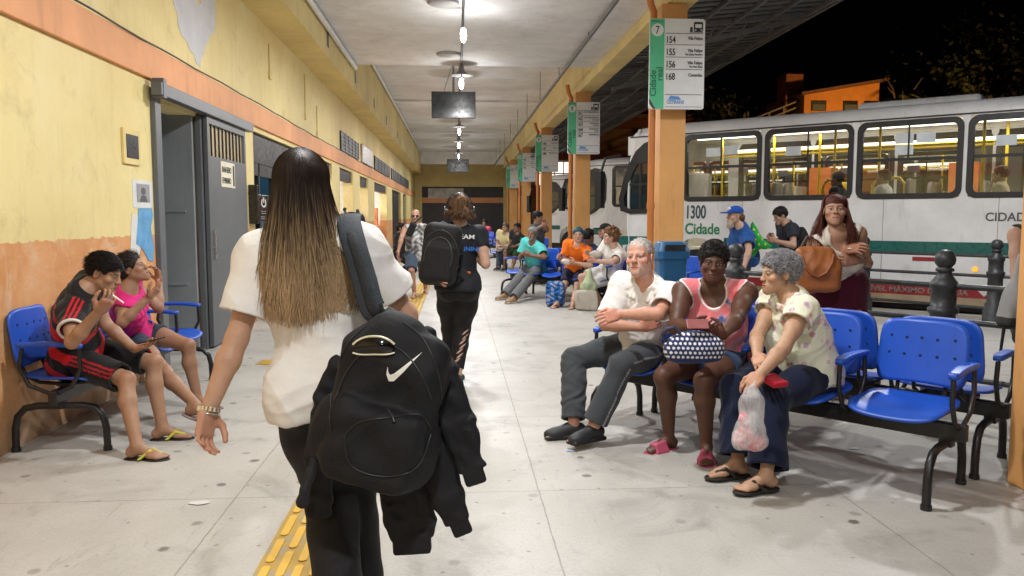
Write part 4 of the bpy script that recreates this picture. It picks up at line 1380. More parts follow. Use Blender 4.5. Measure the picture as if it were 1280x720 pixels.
llab = ['bare tube lamp hanging brightest and nearest under the ceiling', 'lamp with a wide grey shade just above the larger screen', 'lamp hanging directly below the larger screen', 'shaded lamp in the deep bay above the smaller screen', 'small lamp just above the smaller screen', 'lamp hanging behind the smaller screen', 'farthest lamp by the end wall', 'lamp above the walking woman with headphones', 'lamp above the long-haired woman', 'lamp above the photographer', 'lamp behind the photographer']
la = make_lamp(llab[0], False); lb_ = make_lamp(llab[1], True); lc_ = make_lamp(llab[2], True, .60)
for i, y_ in enumerate(LY):
    l = la if i == 0 else lb_ if i == 1 else lc_ if i == 2 else copy_tree(lc_ if y_ > 17.3 else lb_)
    l['label'] = llab[i]
    l.location = (.13, y_, HW - .02 if y_ < 17.3 else HW + .12)
l = copy_tree(lb_); l.location = (5.3, 8.4, 4.78); l['label'] = 'lamp hung under the dark bus bay canopy, above the bollards'

# ------------------------------------------------------------------ hanging screens
def make_tv(lab):
    r = thing('hanging_screen', lab, 'screen', (0, 0, 0), 0, 'dark screens hung from the ceiling')
    b_ = MB(); b_.box((-.50, -.03, 0), (.50, .03, .6)); b_.build('casing', M_BLK, r, .01)
    b_ = MB(); b_.box((-.475, -.034, .035), (.475, -.031, .575)); b_.build('display', simple('screen_glass', (.012, .016, .018), .28), r)
    b_ = MB(); b_.tube([(0, .05, .3), (0, .05, 1.95)], .025, 8); b_.tube([(0, .05, 1.3), (-.22, .05, .6)], .008, 6); b_.box((-.12, .031, .2), (.12, .05, .42)); b_.build('mount', M_TRUSS, r)
    return r
tv = make_tv('larger dark screen hanging below the second lamp, facing the camera'); tv.location = (-.04, 18.6, 3.62)
tv2 = copy_tree(tv); tv2.location = (.10, 37.5, 3.42); tv2['label'] = 'smaller far dark screen hanging near the end of the hall'

# ------------------------------------------------------------------ route signs on the pillars
M_GREEN = simple('sign_green', (.10, .50, .27), .4, 0, .05)
M_SIGNW = simple('sign_white', (.72, .73, .73), .35, 0, .04)
M_LBLUE = simple('logo_blue', (.10, .28, .62), .5)
def make_sign(num, rows, lab, y_):
    r = thing('route_sign', lab, 'sign', (2.66, y_, 2.87), 0, 'bus route signs on the pillars')
    W_, H_ = .77, 1.22
    b_ = MB(); b_.prism(rrect(0, 0, W_, H_, .035), lambda a, z, d: (a, d, z), .03, 0); b_.build('panel', M_SIGNW, r)
    b_ = MB(); b_.prism([(.004, H_ - .03), (.004, .16), (.10, .004), (.205, .004), (.205, H_ - .004), (.03, H_ - .004)], lambda a, z, d: (a, d, z), -.001, -.003); gp = b_.build('green_strip', M_GREEN, r)
    b_ = MB(); b_.prism([(.004, .15), (.004, .08), (.055, .004), (.095, .004)], lambda a, z, d: (a, d, z), -.001, -.003); b_.build('dark_corner', simple('sign_dark', (.03, .07, .05), .5), r)
    b_ = MB(); b_.prism([(.105 + .085 * cos(a), H_ - .155 + .085 * sin(a)) for a in np.linspace(0, 6.283, 29)[:-1]], lambda a, z, d: (a, d, z), -.003, -.005); b_.build('number_disc', M_SIGNW, r)
    rx = (R_(90), 0, 0)
    text_mesh('lettering', num, .15, DK, r, (.105, -.006, H_ - .205), rx, 'CENTER', .001, .8, .001)
    text_mesh('lettering', 'Plataforma', .035, simple('print_green', (.02, .16, .08), .5), r, (.025, -.006, H_ - .05), rx, 'LEFT', .001)
    text_mesh('lettering', 'Cidade', .125, simple('print_green', (.02, .16, .08), .5), r, (.095, -.005, .17), (0, R_(-90), R_(90)) if False else (R_(90), R_(-90), 0), 'LEFT', .001, 1, .002)
    text_mesh('lettering', 'real', .125, simple('print_green', (.02, .16, .08), .5), r, (.185, -.005, .38), (R_(90), R_(-90), 0), 'LEFT', .001, 1, .002)
    b_ = MB()
    z = H_ - .20
    b_.box((.225, -.003, z), (W_ - .03, -.001, z + .007))
    for i, (n, ls) in enumerate(rows):
        z -= .165 if len(rows) < 5 else .132
        text_mesh('lettering', n, .125, DK, r, (.222, -.004, z + .04), rx, 'LEFT', .001, .74, .0022)
        for j, tx in enumerate(ls):
            text_mesh('lettering', tx, .062 if j == 0 else .038, DK, r, (W_ - .03, -.004, z + .085 - .045 * j), rx, 'RIGHT', .001, .82, .0008)
        if i < len(rows) - 1: b_.box((.225, -.003, z + .012), (W_ - .03, -.001, z + .019))
    b_.box((.225, -.003, .195), (W_ - .03, -.001, .202)); b_.box((.225, -.003, .03), (W_ - .03, -.001, .035))
    bx_, bz = W_ - .16, H_ - .17
    b_.prism(rrect(bx_, bz, bx_ + .13, bz + .13, .02, 3), lambda a, q, d: (a, d, q), -.001, -.003); b_.box((bx_ - .06, -.003, bz - .012), (bx_ + .13, -.001, bz - .002)); b_.box((bx_ - .05, -.003, bz), (bx_ - .015, -.001, bz + .06))
    b_.build('rule_lines', DK, r)
    b_ = MB(); b_.box((bx_ + .02, -.005, bz + .05), (bx_ + .11, -.003, bz + .10)); b_.box((bx_ + .015, -.005, bz + .015), (bx_ + .035, -.003, bz + .03)); b_.box((bx_ + .095, -.005, bz + .015), (bx_ + .115, -.003, bz + .03)); b_.build('bus_picture', M_SIGNW, r)
    text_mesh('lettering', 'CETRANS', .07, M_LBLUE, r, (.25, -.004, .075), rx, 'LEFT', .001, .8, .001)
    b_ = MB(); b_.prism([(.27, .13), (.45, .13), (.42, .17), (.30, .185)], lambda a, q, d: (a, d, q), -.001, -.003); b_.build('emblem', M_LBLUE, r)
    b_ = MB()
    for z_ in (.3, .9): b_.bar((.3, .03, z_), (.3, .22, z_), .04, .04)
    b_.build('bracket', M_TRUSS, r)
    return r
make_sign('7', [('154', ['Vila Felipe']), ('155', ['Vila Felipe', 'Via Osasc Ponteiro']), ('156', ['Vila Felipe', 'Via Otto Reed']), ('168', ['Caxambu'])], 'largest route sign, with number 7 in a white disc, on the nearest sign pillar', PY[1] - .25)
make_sign('8', [('161', ['Correspondencia']), ('162', ['Correspondencia', 'Via Independ']), ('163', ['Castelanea', 'Via Mosela']), ('164', ['Quarteirao', 'Via Alto']), ('167', ['Quarteirao'])], 'route sign with number 8 and five route rows', PY[2] - .25)
make_sign('9', [('146', ['Valparaiso']), ('147', ['Bingen']), ('148', ['Moinho Preto'])], 'route sign with number 9 and three route rows', PY[3] - .25)
make_sign('10', [('140', ['Morin']), ('141', ['Sargento']), ('142', ['Morin'])], 'fourth route sign with number 10, partly behind the sign in front', PY[4] - .25)
make_sign('11', [('130', ['Alto da Serra'])], 'small pale route sign with number 11, farthest along the pillars', PY[5] - .25)

# ------------------------------------------------------------------ canopy over the bus bays
ca = thing('canopy', 'dark corrugated bus bay canopy on steel trusses beside the yellow beam', 'canopy', (3.4, 20, 4.5))
cz = lambda x: .12 + .10 * (x - 3.4)
b_ = MB()
for k in range(150):
    y_ = -14 + k * .31
    b_.bar((3.37 - 3.4, y_, cz(3.37)), (6.1 - 3.4, y_, cz(6.1)), .17, .02); b_.bar((-.03, y_ + .155, cz(3.37) + .03), (2.7, y_ + .155, cz(6.1) + .03), .17, .02)
b_.build('roof_sheet', M_ROOFD, ca)
for k in range(13):
    b_ = MB(); y_ = -14 + k * 3.85
    b_.bar((0, y_, -.35), (2.65, y_, cz(6.1) - .08), .05, .07); b_.bar((0, y_, cz(3.4) - .08), (2.65, y_, cz(6.1) - .03), .05, .06)
    for q in range(4): b_.bar((.3 + q * .55, y_, -.3 + q * .1), (.5 + q * .55, y_, cz(3.9 + q * .55) - .05), .03, .03)
    b_.build('truss', M_TRUSS, ca)
b_ = MB()
for k in range(5): b_.bar((.1 + k * .63, -14, cz(3.5 + k * .63) - .05), (.1 + k * .63, 32, cz(3.5 + k * .63) - .05), .05, .06)
b_.bar((2.7, -14, cz(6.1) - .02), (2.7, 32, cz(6.1) - .02), .05, .16)
b_.build('purlin', M_TRUSS, ca)

# ------------------------------------------------------------------ station block beyond the bays
sb = thing('station_block', 'maroon beamed two storey block standing beyond the parked buses', 'building', (8, 44, 0))
b_ = MB()
for z in (2.5, 4.4, 6.2): b_.box((-4.6, -.3, z), (14, .1, z + .55))
b_.build('beam', M_MAROON, sb)
b_ = MB()
for x in (-4.6, -1.2, 2.2, 6): b_.box((x, -.25, 0), (x + .45, .05, 6.2))
b_.build('column', M_ORANGE, sb)
b_ = MB(); b_.box((-4.6, .2, 0), (14, .5, 7)); b_.build('wall', simple('dim_wall', (.16, .085, .035), .8, 0, .3, 1), sb)
b_ = MB(); b_.box((-3.6, .15, 3.1), (-1.4, .2, 4.35)); w_ = b_.build('lit_window', glow('window_light', (1., .93, .8), 1.3), sb)
b_ = MB()
for k in range(5): b_.box((-3.6 + k * .5, .12, 3.1), (-3.55 + k * .5, .15, 4.35))
b_.box((-3.6, .12, 3.7), (-1.4, .149, 3.76)); b_.build('window_bar', M_MAROON, w_)

# house on the slope, lit by a street lamp
hs = thing('hill_house', 'orange plastered house with sloping roof lit up on the dark hillside', 'house', (17.6, 40, 4.3))
b_ = MB(); b_.box((0, 0, -3), (3.9, 5, 3.2)); b_.prism([(0, 3.2), (3.9, 3.2), (3.9, 3.85)], lambda x, z, d: (x, d, z), 5, 0); b_.build('wall', simple('house_orange', (.52, .22, .05), .8, 0, .15, 2), hs)
b_ = MB(); b_.bar((-.3, 2.5, 3.22), (4.2, 2.5, 3.97), 5.8, .12); b_.build('roof', simple('roof_brown', (.13, .06, .03), .8), hs)
b_ = MB(); b_.box((-.55, 1, 1), (.35, 2.2, 4.4)); b_.build('chimney', simple('chimney_brick', (.25, .09, .04), .85, 0, .3, 9), hs)
for x in (.75, 2.4, 3.5):
    b_ = MB(); b_.box((x - .38, -.05, 2.4), (x + .38, -.002, 2.92)); f_ = b_.build('window', M_BLK, hs)
    b_ = MB(); b_.box((x - .32, -.07, 2.44), (x + .32, -.052, 2.72)); b_.build('pane', simple('dim_pane', (.10, .12, .13), .15), f_)
b_ = MB()
for k in range(9): b_.bar((-.1 - k * .75, .5, 3.0 - k * .3), (-.1 - k * .75, .5, .9 - k * .3), .08, .08)

for q in range(6): b_.bar((0, .5, 3.0 - q * .3), (-6.3, .5, .5 - q * .3), .05, .07)
b_.build('stair_railing', simple('rail_grey', (.2, .19, .18), .6), hs)
sl = thing('street_lamp', 'sodium street lamp on a slim pole behind the parked bus', 'street lamp', (20.0, 33.5, 0))
b_ = MB(); b_.tube([(0, 0, -.16), (0, 0, 5.2)], .06, 8); b_.build('pole', M_TRUSS, sl)
b_ = MB(); b_.tube([(0, 0, 5.2), (.2, .5, 5.3)], .07, 8); b_.build('lamp_head', glow('sodium', (1., .5, .12), 10), sl)
l = bpy.data.lights.new('sodium_light', 'POINT'); l.energy = 1300; l.color = (1., .52, .15); l.shadow_soft_size = .15
o = bpy.data.objects.new('sodium_light', l); COL.objects.link(o); o.parent = sl; o.location = (.2, 1.1, 5.4)

# hill and trees at night
hb_ = MB()
nx, ny = 30, 14
hv = [(-10 + 4 * i, 46 + 6 * j, -.2 + (6.5 * (1 - math.exp(-max(0, j) * .35)) + 1.5 + 1.3 * sin(i * .7) * sin(j * .9 + 1)) * min(1, max(0, (i - 3) / 4))) for i in range(nx) for j in range(ny)]
hb_.add(hv, [(i * ny + j, (i + 1) * ny + j, (i + 1) * ny + j + 1, i * ny + j + 1) for i in range(nx - 1) for j in range(ny - 1)], 0, True)
tag(hb_.build('hill', simple('dark_grass', (.03, .04, .015), .9, 0, .4, 1)), kind='structure')
M_LEAF = attr_mat('leaf', .6, 0, var=.3)
M_BARK = simple('bark', (.06, .04, .025), .9, 0, .3, 8)
def tree(name, label, loc, h, rad, n, seed, palm=False, group='trees on the dark hillside'):
    R = np.random.default_rng(seed)
    r = thing(name, label, 'tree', loc, 0, group)
    b_ = MB(); b_.tube([(0, 0, 0), (.1, 0, h * .3), (.0, .1, h * .62)], [.22, .16, .09], 8)
    cl = []
    for k in range(9):
        a = R.uniform(0, 6.28); e = V(cos(a) * rad * R.uniform(.3, .8), sin(a) * rad * R.uniform(.3, .8), h * R.uniform(.55, .95)); cl.append(e)
        b_.tube([(0, .05, h * R.uniform(.35, .55)), tuple(e * .6 + V(0, 0, h * .25)), tuple(e)], [.07, .04, .015], 6)
    b_.build('trunk', M_BARK, r)
    if palm:
        P = []
        for k in range(16):
            a = R.uniform(0, 6.28)
            for t in np.linspace(.08, 1, 26):
                c = V(cos(a) * rad * t, sin(a) * rad * t, h * .66 + rad * (.55 * t - .9 * t * t))
                for sd in (-1, 1): P.append((c, V(-sin(a), cos(a), -.35) * sd * .38, .05))
        vv = []; ff = []
        for c, d, w_ in P:
            k = len(vv); q = V(d[1], -d[0], 0) * .18
            vv += [c, c + d * .5 + q, c + d, c + d * .5 - q]; ff.append((k, k + 1, k + 2, k + 3))
    else:
        vv = []; ff = []
        for k in range(n):
            c = cl[R.integers(len(cl))] + R.normal(size=3) * rad * .26
            a = nrm(R.normal(size=3)); b2 = nrm(np.cross(a, R.normal(size=3))); z = R.uniform(.10, .22)
            i = len(vv); vv += [c - a * z, c + b2 * z * .5, c + a * z, c - b2 * z * .5]; ff.append((i, i + 1, i + 2, i + 3))
    vv = np.array(vv); col = np.array((.05, .06, .02)) * np.repeat(R.uniform(.5, 1.4, len(ff)), 4)[:, None]
    link('crown', mesh_np('crown', vv, ff, col, False), M_LEAF, r)
    return r
tree('leafy_tree', 'bushy dark tree right of the lit house', (26.2, 42, 3.6), 5.0, 2.6, 2600, 1)
tree('leafy_tree', 'tall dim brown tree at the right end of the hillside', (31.0, 44.5, 4.6), 7.2, 3.3, 3200, 2)
tree('leafy_tree', 'low dark tree between the lit house and the tall tree', (28.6, 46, 4.4), 5.0, 2.8, 2600, 3)
tree('palm_tree', 'drooping palm against the end of the lit house', (22.0, 38.6, 3.6), 5.2, 1.5, 0, 4, True)
tree('leafy_tree', 'small green tree left of the lit house above the bus roof', (11.9, 37, 2.0), 4.3, 1.6, 2200, 5)
# ------------------------------------------------------------------ buses
M_BUSW = paint('bus_white', (.80, .81, .82), .12, (.6, .58, .55), .25, .04, .62)
M_BUSR = paint('bus_roof', (.72, .73, .75), .3, (.5, .48, .45), .35, .05, .62)
M_TEAL = simple('bus_teal', (.012, .12, .105), .3, 0, .08)
M_RUB = simple('window_rubber', (.012, .013, .014), .45)
M_REDS = simple('bus_red', (.30, .022, .026), .35, 0, .1)
M_TAN = simple('bus_sill', (.40, .30, .19), .5, 0, .15)
M_YP = simple('pole_yellow', (.80, .55, .02), .35)
M_SEATG = simple('bus_seat_grey', (.20, .185, .175), .6, 0, .2)
M_INW = simple('bus_inner', (.68, .64, .56), .5)
M_ORP = simple('inner_orange', (.75, .22, .05), .45)
M_BUSL = glow('bus_light', (1., .95, .86), 5)
def glass_mat(name, tint, gl=.14):
    m, nt, b = mat_nodes(name)
    tr = nd(nt, 'ShaderNodeBsdfTransparent'); tr.inputs['Color'].default_value = (*tint, 1)
    gs = nd(nt, 'ShaderNodeBsdfGlossy'); gs.inputs['Roughness'].default_value = .03
    fr = nd(nt, 'ShaderNodeFresnel'); fr.inputs['IOR'].default_value = 1.5
    mx = nd(nt, 'ShaderNodeMixShader')
    nt.links.new(math_(nt, 'ADD', math_(nt, 'MULTIPLY', fr.outputs[0], .9), gl * .3), mx.inputs[0])
    nt.links.new(tr.outputs[0], mx.inputs[1]); nt.links.new(gs.outputs[0], mx.inputs[2])
    nt.links.new(mx.outputs[0], nt.nodes['Material Output'].inputs['Surface'])
    return m
M_GLASS = glass_mat('bus_glass', (.74, .75, .73))
M_DGLASS = glass_mat('windscreen_glass', (.22, .26, .27))

BW, BL = 2.5, 11.6      # width, length
ZB, Z0_, Z1, ZG, ZT = .30, 1.68, 2.86, 2.90, 3.10
WINS = [(1.40, 2.88), (2.93, 4.38), (4.43, 5.92), (5.97, 7.45), (7.5, 8.95), (9.0, 10.5)]
def make_bus(label, number=True):
    r = thing('bus', label, 'bus', (0, 0, 0), 0, 'white city buses in the bays')
    # near and far side walls with window holes
    for nm, y0, y1 in (('side_wall', 0, .05), ('side_wall', BW - .05, BW)):
        b_ = MB()
        b_.box((.25, y0, ZB), (1.18, y1, 1.42)); b_.box((2.24, y0, ZB), (8.2, y1, Z0_)); b_.box((9.3, y0, ZB), (BL, y1, Z0_))
        b_.box((1.18, y0, 1.02), (2.24, y1, Z0_)); b_.box((8.2, y0, 1.02), (9.3, y1, Z0_)); 
        b_.box((.25, y0, Z1), (BL, y1, ZG))
        b_.box((1.18, y0, Z0_), (1.44, y1, Z1))
        b_.box((.25, y0, 2.55), (1.18, y1, Z1))
        xs = [w_[0] for w_ in WINS] + [BL]
        for (a, e), nx_ in zip(WINS, xs[1:]): b_.box((e - .03, y0, Z0_), (nx_ + .03 if nx_ < BL else BL, y1, Z1))
        # wheel arch rounding
        for cx in (1.71, 8.75):
            for k in range(10):
                a0, a1 = pi * k / 10, pi * (k + 1) / 10
                P = lambda a, q: (cx + q * cos(a), .48 + q * sin(a))
                b_.prism([P(a0, .53), (P(a0, .53)[0], 1.02), (P(a1, .53)[0], 1.02), P(a1, .53)], lambda x, z, d: (x, d, z), y0, y1)
        b_.build(nm, M_BUSW, r)
    # roof: rounded section
    prof = []
    for k in range(9):
        a = pi / 2 * k / 8
        prof.append((.22 - .22 * cos(a) , ZG + .20 * sin(a)))
    prof = prof + [(BW - y_, z) for y_, z in prof[::-1]]
    b_ = MB(); n_ = len(prof); xs = [.27, .34, .48, .8, 1.2, BL]; dz = [-.20, -.11, -.045, -.012, 0, 0]
    vs = [(x, y_, z + dzz * (1 if z > ZG + .02 else .2)) for x, dzz in zip(xs, dz) for y_, z in prof]
    fs = [(i * n_ + k, i * n_ + k + 1, (i + 1) * n_ + k + 1, (i + 1) * n_ + k) for i in range(len(xs) - 1) for k in range(n_ - 1)]
    b_.add(vs, [f_[::-1] for f_ in fs], 0, True); b_.build('roof', M_BUSR, r)
    b_ = MB(); b_.box((4.2, .7, ZT - .02), (6.0, 1.8, ZT + .16)); b_.build('roof_unit', M_BUSR, r, .06); b_ = MB(); b_.box((8.6, .8, ZT - .02), (9.4, 1.7, ZT + .12)); b_.build('roof_unit', M_BUSR, r, .06)
    b_ = MB(); b_.box((.3, -.012, ZG - .03), (BL, .0, ZG - .006)); b_.build('gutter', M_RUB, r)
    # front: curved nose
    b_ = MB(); F_ = []
    def nose(u, v):
        y_ = BW * (u + 1) / 2; e = abs(u)
        z = ZB + (ZG + .12 - ZB) * (v + 1) / 2
        x = .02 + .26 * e ** 5 + .30 * max(0, (v - .1)) ** 2.2 + .05 * max(0, -v)
        return (x, y_, z)
    b_.shell(nose, 25, 21, .04); b_.build('front', M_BUSW, r)
    b_ = MB(); b_.shell(lambda u, v: tuple(V(*nose(u * .93, -.05 + .42 * (v + 1) )) + V(-.035, 0, 0)), 21, 15, .012); b_.build('windscreen', M_DGLASS if False else simple('windscreen_dark', (.02, .028, .03), .06, 0, .2), r)
    # driver side window with arched dark surround
    out = [(.06, 1.72), (.10, 1.50), (.30, 1.44), (.62, 1.44), (.80, 1.52), (1.08, 1.72), (1.20, 1.86), (1.22, 2.45), (1.18, 2.62), (1.0, 2.78), (.80, 2.82), (.60, 2.76), (.42, 2.62), (.30, 2.42), (.16, 2.1)]
    inn = [(.16, 1.72), (.19, 1.58), (.32, 1.53), (.60, 1.53), (.74, 1.60), (1.0, 1.78), (1.10, 1.92), (1.11, 2.30), (1.08, 2.36), (1.0, 2.40), (.80, 2.40), (.62, 2.40), (.46, 2.38), (.38, 2.25), (.26, 2.0)]
    b_ = MB(); b_.ring(out, inn, lambda x, z, d: (x, d, z), -.014, .052)
    cf_ = b_.build('cab_window', M_RUB, r)
    b_ = MB(); b_.prism(inn, lambda x, z, d: (x, d, z), .018, .024); b_.build('pane', M_DGLASS, cf_)
    b_ = MB(); b_.box((.5, .0, 1.5), (.54, .03, 2.4)); b_.box((.2, .0, 1.98), (1.1, .026, 2.02)); b_.build('bar', M_RUB, cf_)
    b_ = MB(); b_.tube([(.1, -.02, 2.55), (-.12, -.22, 2.5), (-.18, -.3, 2.2)], .03, 8); b_.box((-.26, -.38, 1.55), (-.12, -.22, 2.25)); b_.build('mirror', M_RUB, r, .02)
    # stripe, skirt
    b_ = MB(); b_.box((.06, -.004, .845), (1.19, .0, 1.015)); b_.box((2.23, -.004, .845), (8.21, 0, 1.015)); b_.box((9.29, -.004, .845), (BL, 0, 1.015)); b_.build('teal_stripe', M_TEAL, r)
    b_ = MB(); b_.box((2.24, -.012, .20), (8.2, .03, .345)); rs = b_.build('red_skirt', M_REDS, r)
    b_ = MB(); b_.box((2.24, -.02, .06), (8.2, .03, .197)); b_.build('sill', M_TAN, r)
    b_ = MB(); b_.box((.3, 0.06, -.02), (BL, BW - .06, .35)); b_.build('chassis', M_RUB, r)
    b_ = MB()
    for x in (2.55, 4.85, 6.4, 7.4): b_.box((x, -.002, .36), (x + .008, 0, 1.66))
    b_.box((3.2, -.003, .45), (4.2, 0, .454)); b_.box((3.2, -.003, .78), (4.2, 0, .784))
    b_.build('panel_joint', simple('joint_grey', (.25, .25, .26), .5), r)
    b_ = MB(); b_.tube([(6.15, -.02, .62), (6.15, .0, .62)], .035, 10); b_.build('marker_light', glow('amber', (1., .33, .01), 1.3), r)
    b_ = MB(); b_.box((5.3, -.006, .72), (5.62, 0, .78)); b_.build('reflector', M_REDS, r); b_ = MB(); b_.box((3.0, -.006, .72), (3.25, 0, .78)); b_.build('reflector', M_REDS, r)
    # windows: rubber ring, glass, slider bars
    for i, (a, e) in enumerate(WINS):
        o_ = rrect(a, Z0_ - .02, e, Z1 - .005, .14, 6); n_i = rrect(a + .085, Z0_ + .065, e - .085, Z1 - .09, .08, 6)
        b_ = MB(); b_.ring(o_, n_i, lambda x, z, d: (x, d, z), -.016, .055)
        f_ = b_.build('window', M_RUB, r, .005)
        b_ = MB(); b_.box((a + .08, .02, Z0_ + .06), (e - .08, .026, Z1 - .085)); b_.build('pane', M_GLASS, f_)
        b_ = MB(); b_.box((a + .08, -.004, 2.24), (e - .08, .018, 2.285)); b_.box(((a + e) / 2 - .012, 0, 2.285), ((a + e) / 2 + .012, .018, Z1 - .09)); b_.build('slider_bar', M_RUB, f_)
        b_ = MB()
        for q in ((.45, 2.45), (.78, 2.47)) if i == 0 else ((.55, 2.5), (.85, 2.5), (.55, 2.33)) if i == 2 else ((.35, 2.4),): b_.box((a + q[0], .0150, q[1]), (a + q[0] + .26, .0185, q[1] + .15))
        b_.build('notice', simple('notice_pale', (.66, .72, .76), .6), f_)
        o_ = rrect(a, Z0_ - .02, e, Z1 - .005, .14, 6)
        b_ = MB(); b_.ring(o_, n_i, lambda x, z, d: (x, d, z), BW - .06, BW + .016); b_.build('window', M_RUB, r)
    # inside
    b_ = MB(); b_.box((.6, .06, .80), (BL - .1, BW - .06, .84)); b_.box((.6, .06, 2.89), (BL - .1, BW - .06, 2.895)); b_.box((BL - .12, .06, .84), (BL - .1, BW - .06, 2.89)); b_.build('interior_shell', M_INW, r)
    b_ = MB(); b_.box((1.3, BW - .35, 2.66), (BL - .3, BW - .25, 2.72)); b_.box((1.3, .75, 2.83), (BL - .3, .87, 2.87)); b_.build('light_strip', M_BUSL, r)
    b_ = MB(); b_.box((1.44, .07, .84), (1.5, 1.0, 2.2)); b_.build('partition', simple('partition_grey', (.45, .43, .37), .5), r); b_ = MB(); b_.box((2.9, 1.5, .84), (2.95, 2.4, 1.95)); b_.build('partition', simple('partition_grey', (.45, .43, .37), .5), r)
    for x in (2.25, 2.65, 4.75, 5.55, 6.5, 7.3, 8.1, 9.6):
        for y_ in (.12, .58) if x not in (4.75, 5.55) else (.15, 1.6, 2.0):
            b_ = MB(); b_.box((x, y_, 1.2), (x + .42, y_ + .42, 1.28)); b_.prism(rrect(y_, 1.28, y_ + .42, 1.98, .12, 4), lambda yy_, z, d: (d, yy_, z), x + .36, x + .42); b_.bar((x + .2, y_ + .2, .84), (x + .2, y_ + .2, 1.2), .2, .2)
            b_.build('seat', M_SEATG, r, .02)
    b_ = MB()
    for x, y_ in ((1.75, .9), (2.72, .95), (3.55, .9), (4.05, 1.2), (3.9, .6), (4.62, .55), (5.7, 1.4), (6.12, .35), (6.3, 1.2), (6.9, 1.6), (7.6, .95), (8.7, 1.), (9.9, .9)): b_.tube([(x, y_, .84), (x, y_, 2.89)], .022, 8)
    b_.tube([(1.5, .95, 2.55), (10.5, .95, 2.55)], .02, 8); b_.tube([(1.5, 1.6, 2.55), (10.5, 1.6, 2.55)], .02, 8)
    for x in (3.75, 4.55): b_.tube([(x, .5, 1.2), (x, .5, 1.9), (x + .08, .5, 2.0), (x + .4, .5, 2.0), (x + .48, .5, 1.9), (x + .48, .5, 1.2)], .025, 8)
    b_.build('grab_pole', M_YP, r)
    b_ = MB(); b_.box((5.35, 2.0, .84), (5.8, 2.42, 2.3)); b_.box((3.0, BW - .5, 1.6), (3.4, BW - .1, 2.3)); b_.build('door_panel', M_ORP, r)
    b_ = MB(); b_.box((5.9, .9, .9), (6.25, 1.3, 1.5)); b_.box((3.6, 1.5, .9), (3.95, 1.9, 2.0)); b_.build('fare_box', M_YP, r, .03)
    # wheels
    for cx in (1.71, 8.75):
        for y_, q in ((.02, 1), (BW - .32, -1)):
            b_ = MB(); b_.tube([(cx, y_ , .32), (cx, y_ + .3, .32)], .48, 28)
            wl = b_.build('wheel', simple('tyre', (.015, .015, .016), .8), r, .03)
            b_ = MB(); b_.tube([(cx, y_ - .01, .32), (cx, y_ + .02, .32)], .27, 20); b_.tube([(cx, y_ - .05, .32), (cx, y_, .32)], .09, 12); b_.build('rim', simple('rim_grey', (.3, .3, .3), .4, .6), wl)
    b_ = MB()
    for y_ in (.35, 2.1):
        b_.tube([(.0, y_, .75), (.06, y_, .75)], .11, 14)
    b_.build('headlight', simple('lens', (.6, .6, .6), .1), r)
    for x, y_ in ((2.6, .9), (6.2, .9), (9.4, .9)):
        l = bpy.data.lights.new('bus_lamp', 'AREA'); l.energy = 38; l.color = (1., .95, .86); l.shape = 'RECTANGLE'; l.size = 2.6; l.size_y = .12
        o = bpy.data.objects.new('bus_lamp', l); COL.objects.link(o); o.parent = r; o.location = (x, y_, 2.8)
    TG = simple('print_teal', (.012, .12, .09), .4); TB = simple('print_navy', (.03, .07, .09), .4)
    rx = (R_(90), 0, 0)
    if number:
        text_mesh('lettering', '1300', .33, TB, r, (1.47, -.004, 1.36), rx, 'LEFT', .002, .62, .006)
        text_mesh('lettering', 'Cidade', .27, simple('print_leaf', (.02, .22, .09), .4), r, (1.47, -.004, 1.08), rx, 'LEFT', .002, .88, .006)
        text_mesh('lettering', 'real', .27, simple('print_leaf', (.02, .22, .09), .4), r, (2.40, -.004, 1.08), rx, 'LEFT', .002, .88, .006)
        text_mesh('lettering', 'CIDADE', .17, simple('print_grey', (.09, .09, .1), .4), r, (6.24, -.004, 1.33), rx, 'LEFT', .002, .95, .003)
        text_mesh('lettering', 'NÍVEL MÁXIMO DE ÁGUA', .11, simple('worn_white', (.24, .19, .18), .6, 0, .5, 20), rs, (4.62, -.015, .235), rx, 'LEFT', .002, 1.15, .003)
        b_ = MB(); b_.prism([(6.2, .31), (6.28, .23), (6.36, .31)], lambda x, z, d: (x, d, z), -.016, -.013); b_.build('arrow', M_SIGNW, rs)
    return r
B_RZ = math.atan2(-.68638, .72724)
bus = make_bus('white and teal city bus numbered 1300 with lit windows, nearest in the bays')
bus.location = (3.1, 15.4, 0); bus.rotation_euler = (0, 0, B_RZ)
bus2 = copy_tree(bus); bus2.location = (3.55, 24.3, 0); bus2['label'] = 'white bus behind bus 1300, its cab seen between two pillars'
bus3 = copy_tree(bus); bus3.location = (3.4, 33.6, 0); bus3['label'] = 'farthest white bus glimpsed behind the standing man in grey'
for o_ in (bus2, bus3):
    for c_ in kids(o_):
        if c_.name.startswith(('lettering',)): bpy.data.objects.remove(c_)
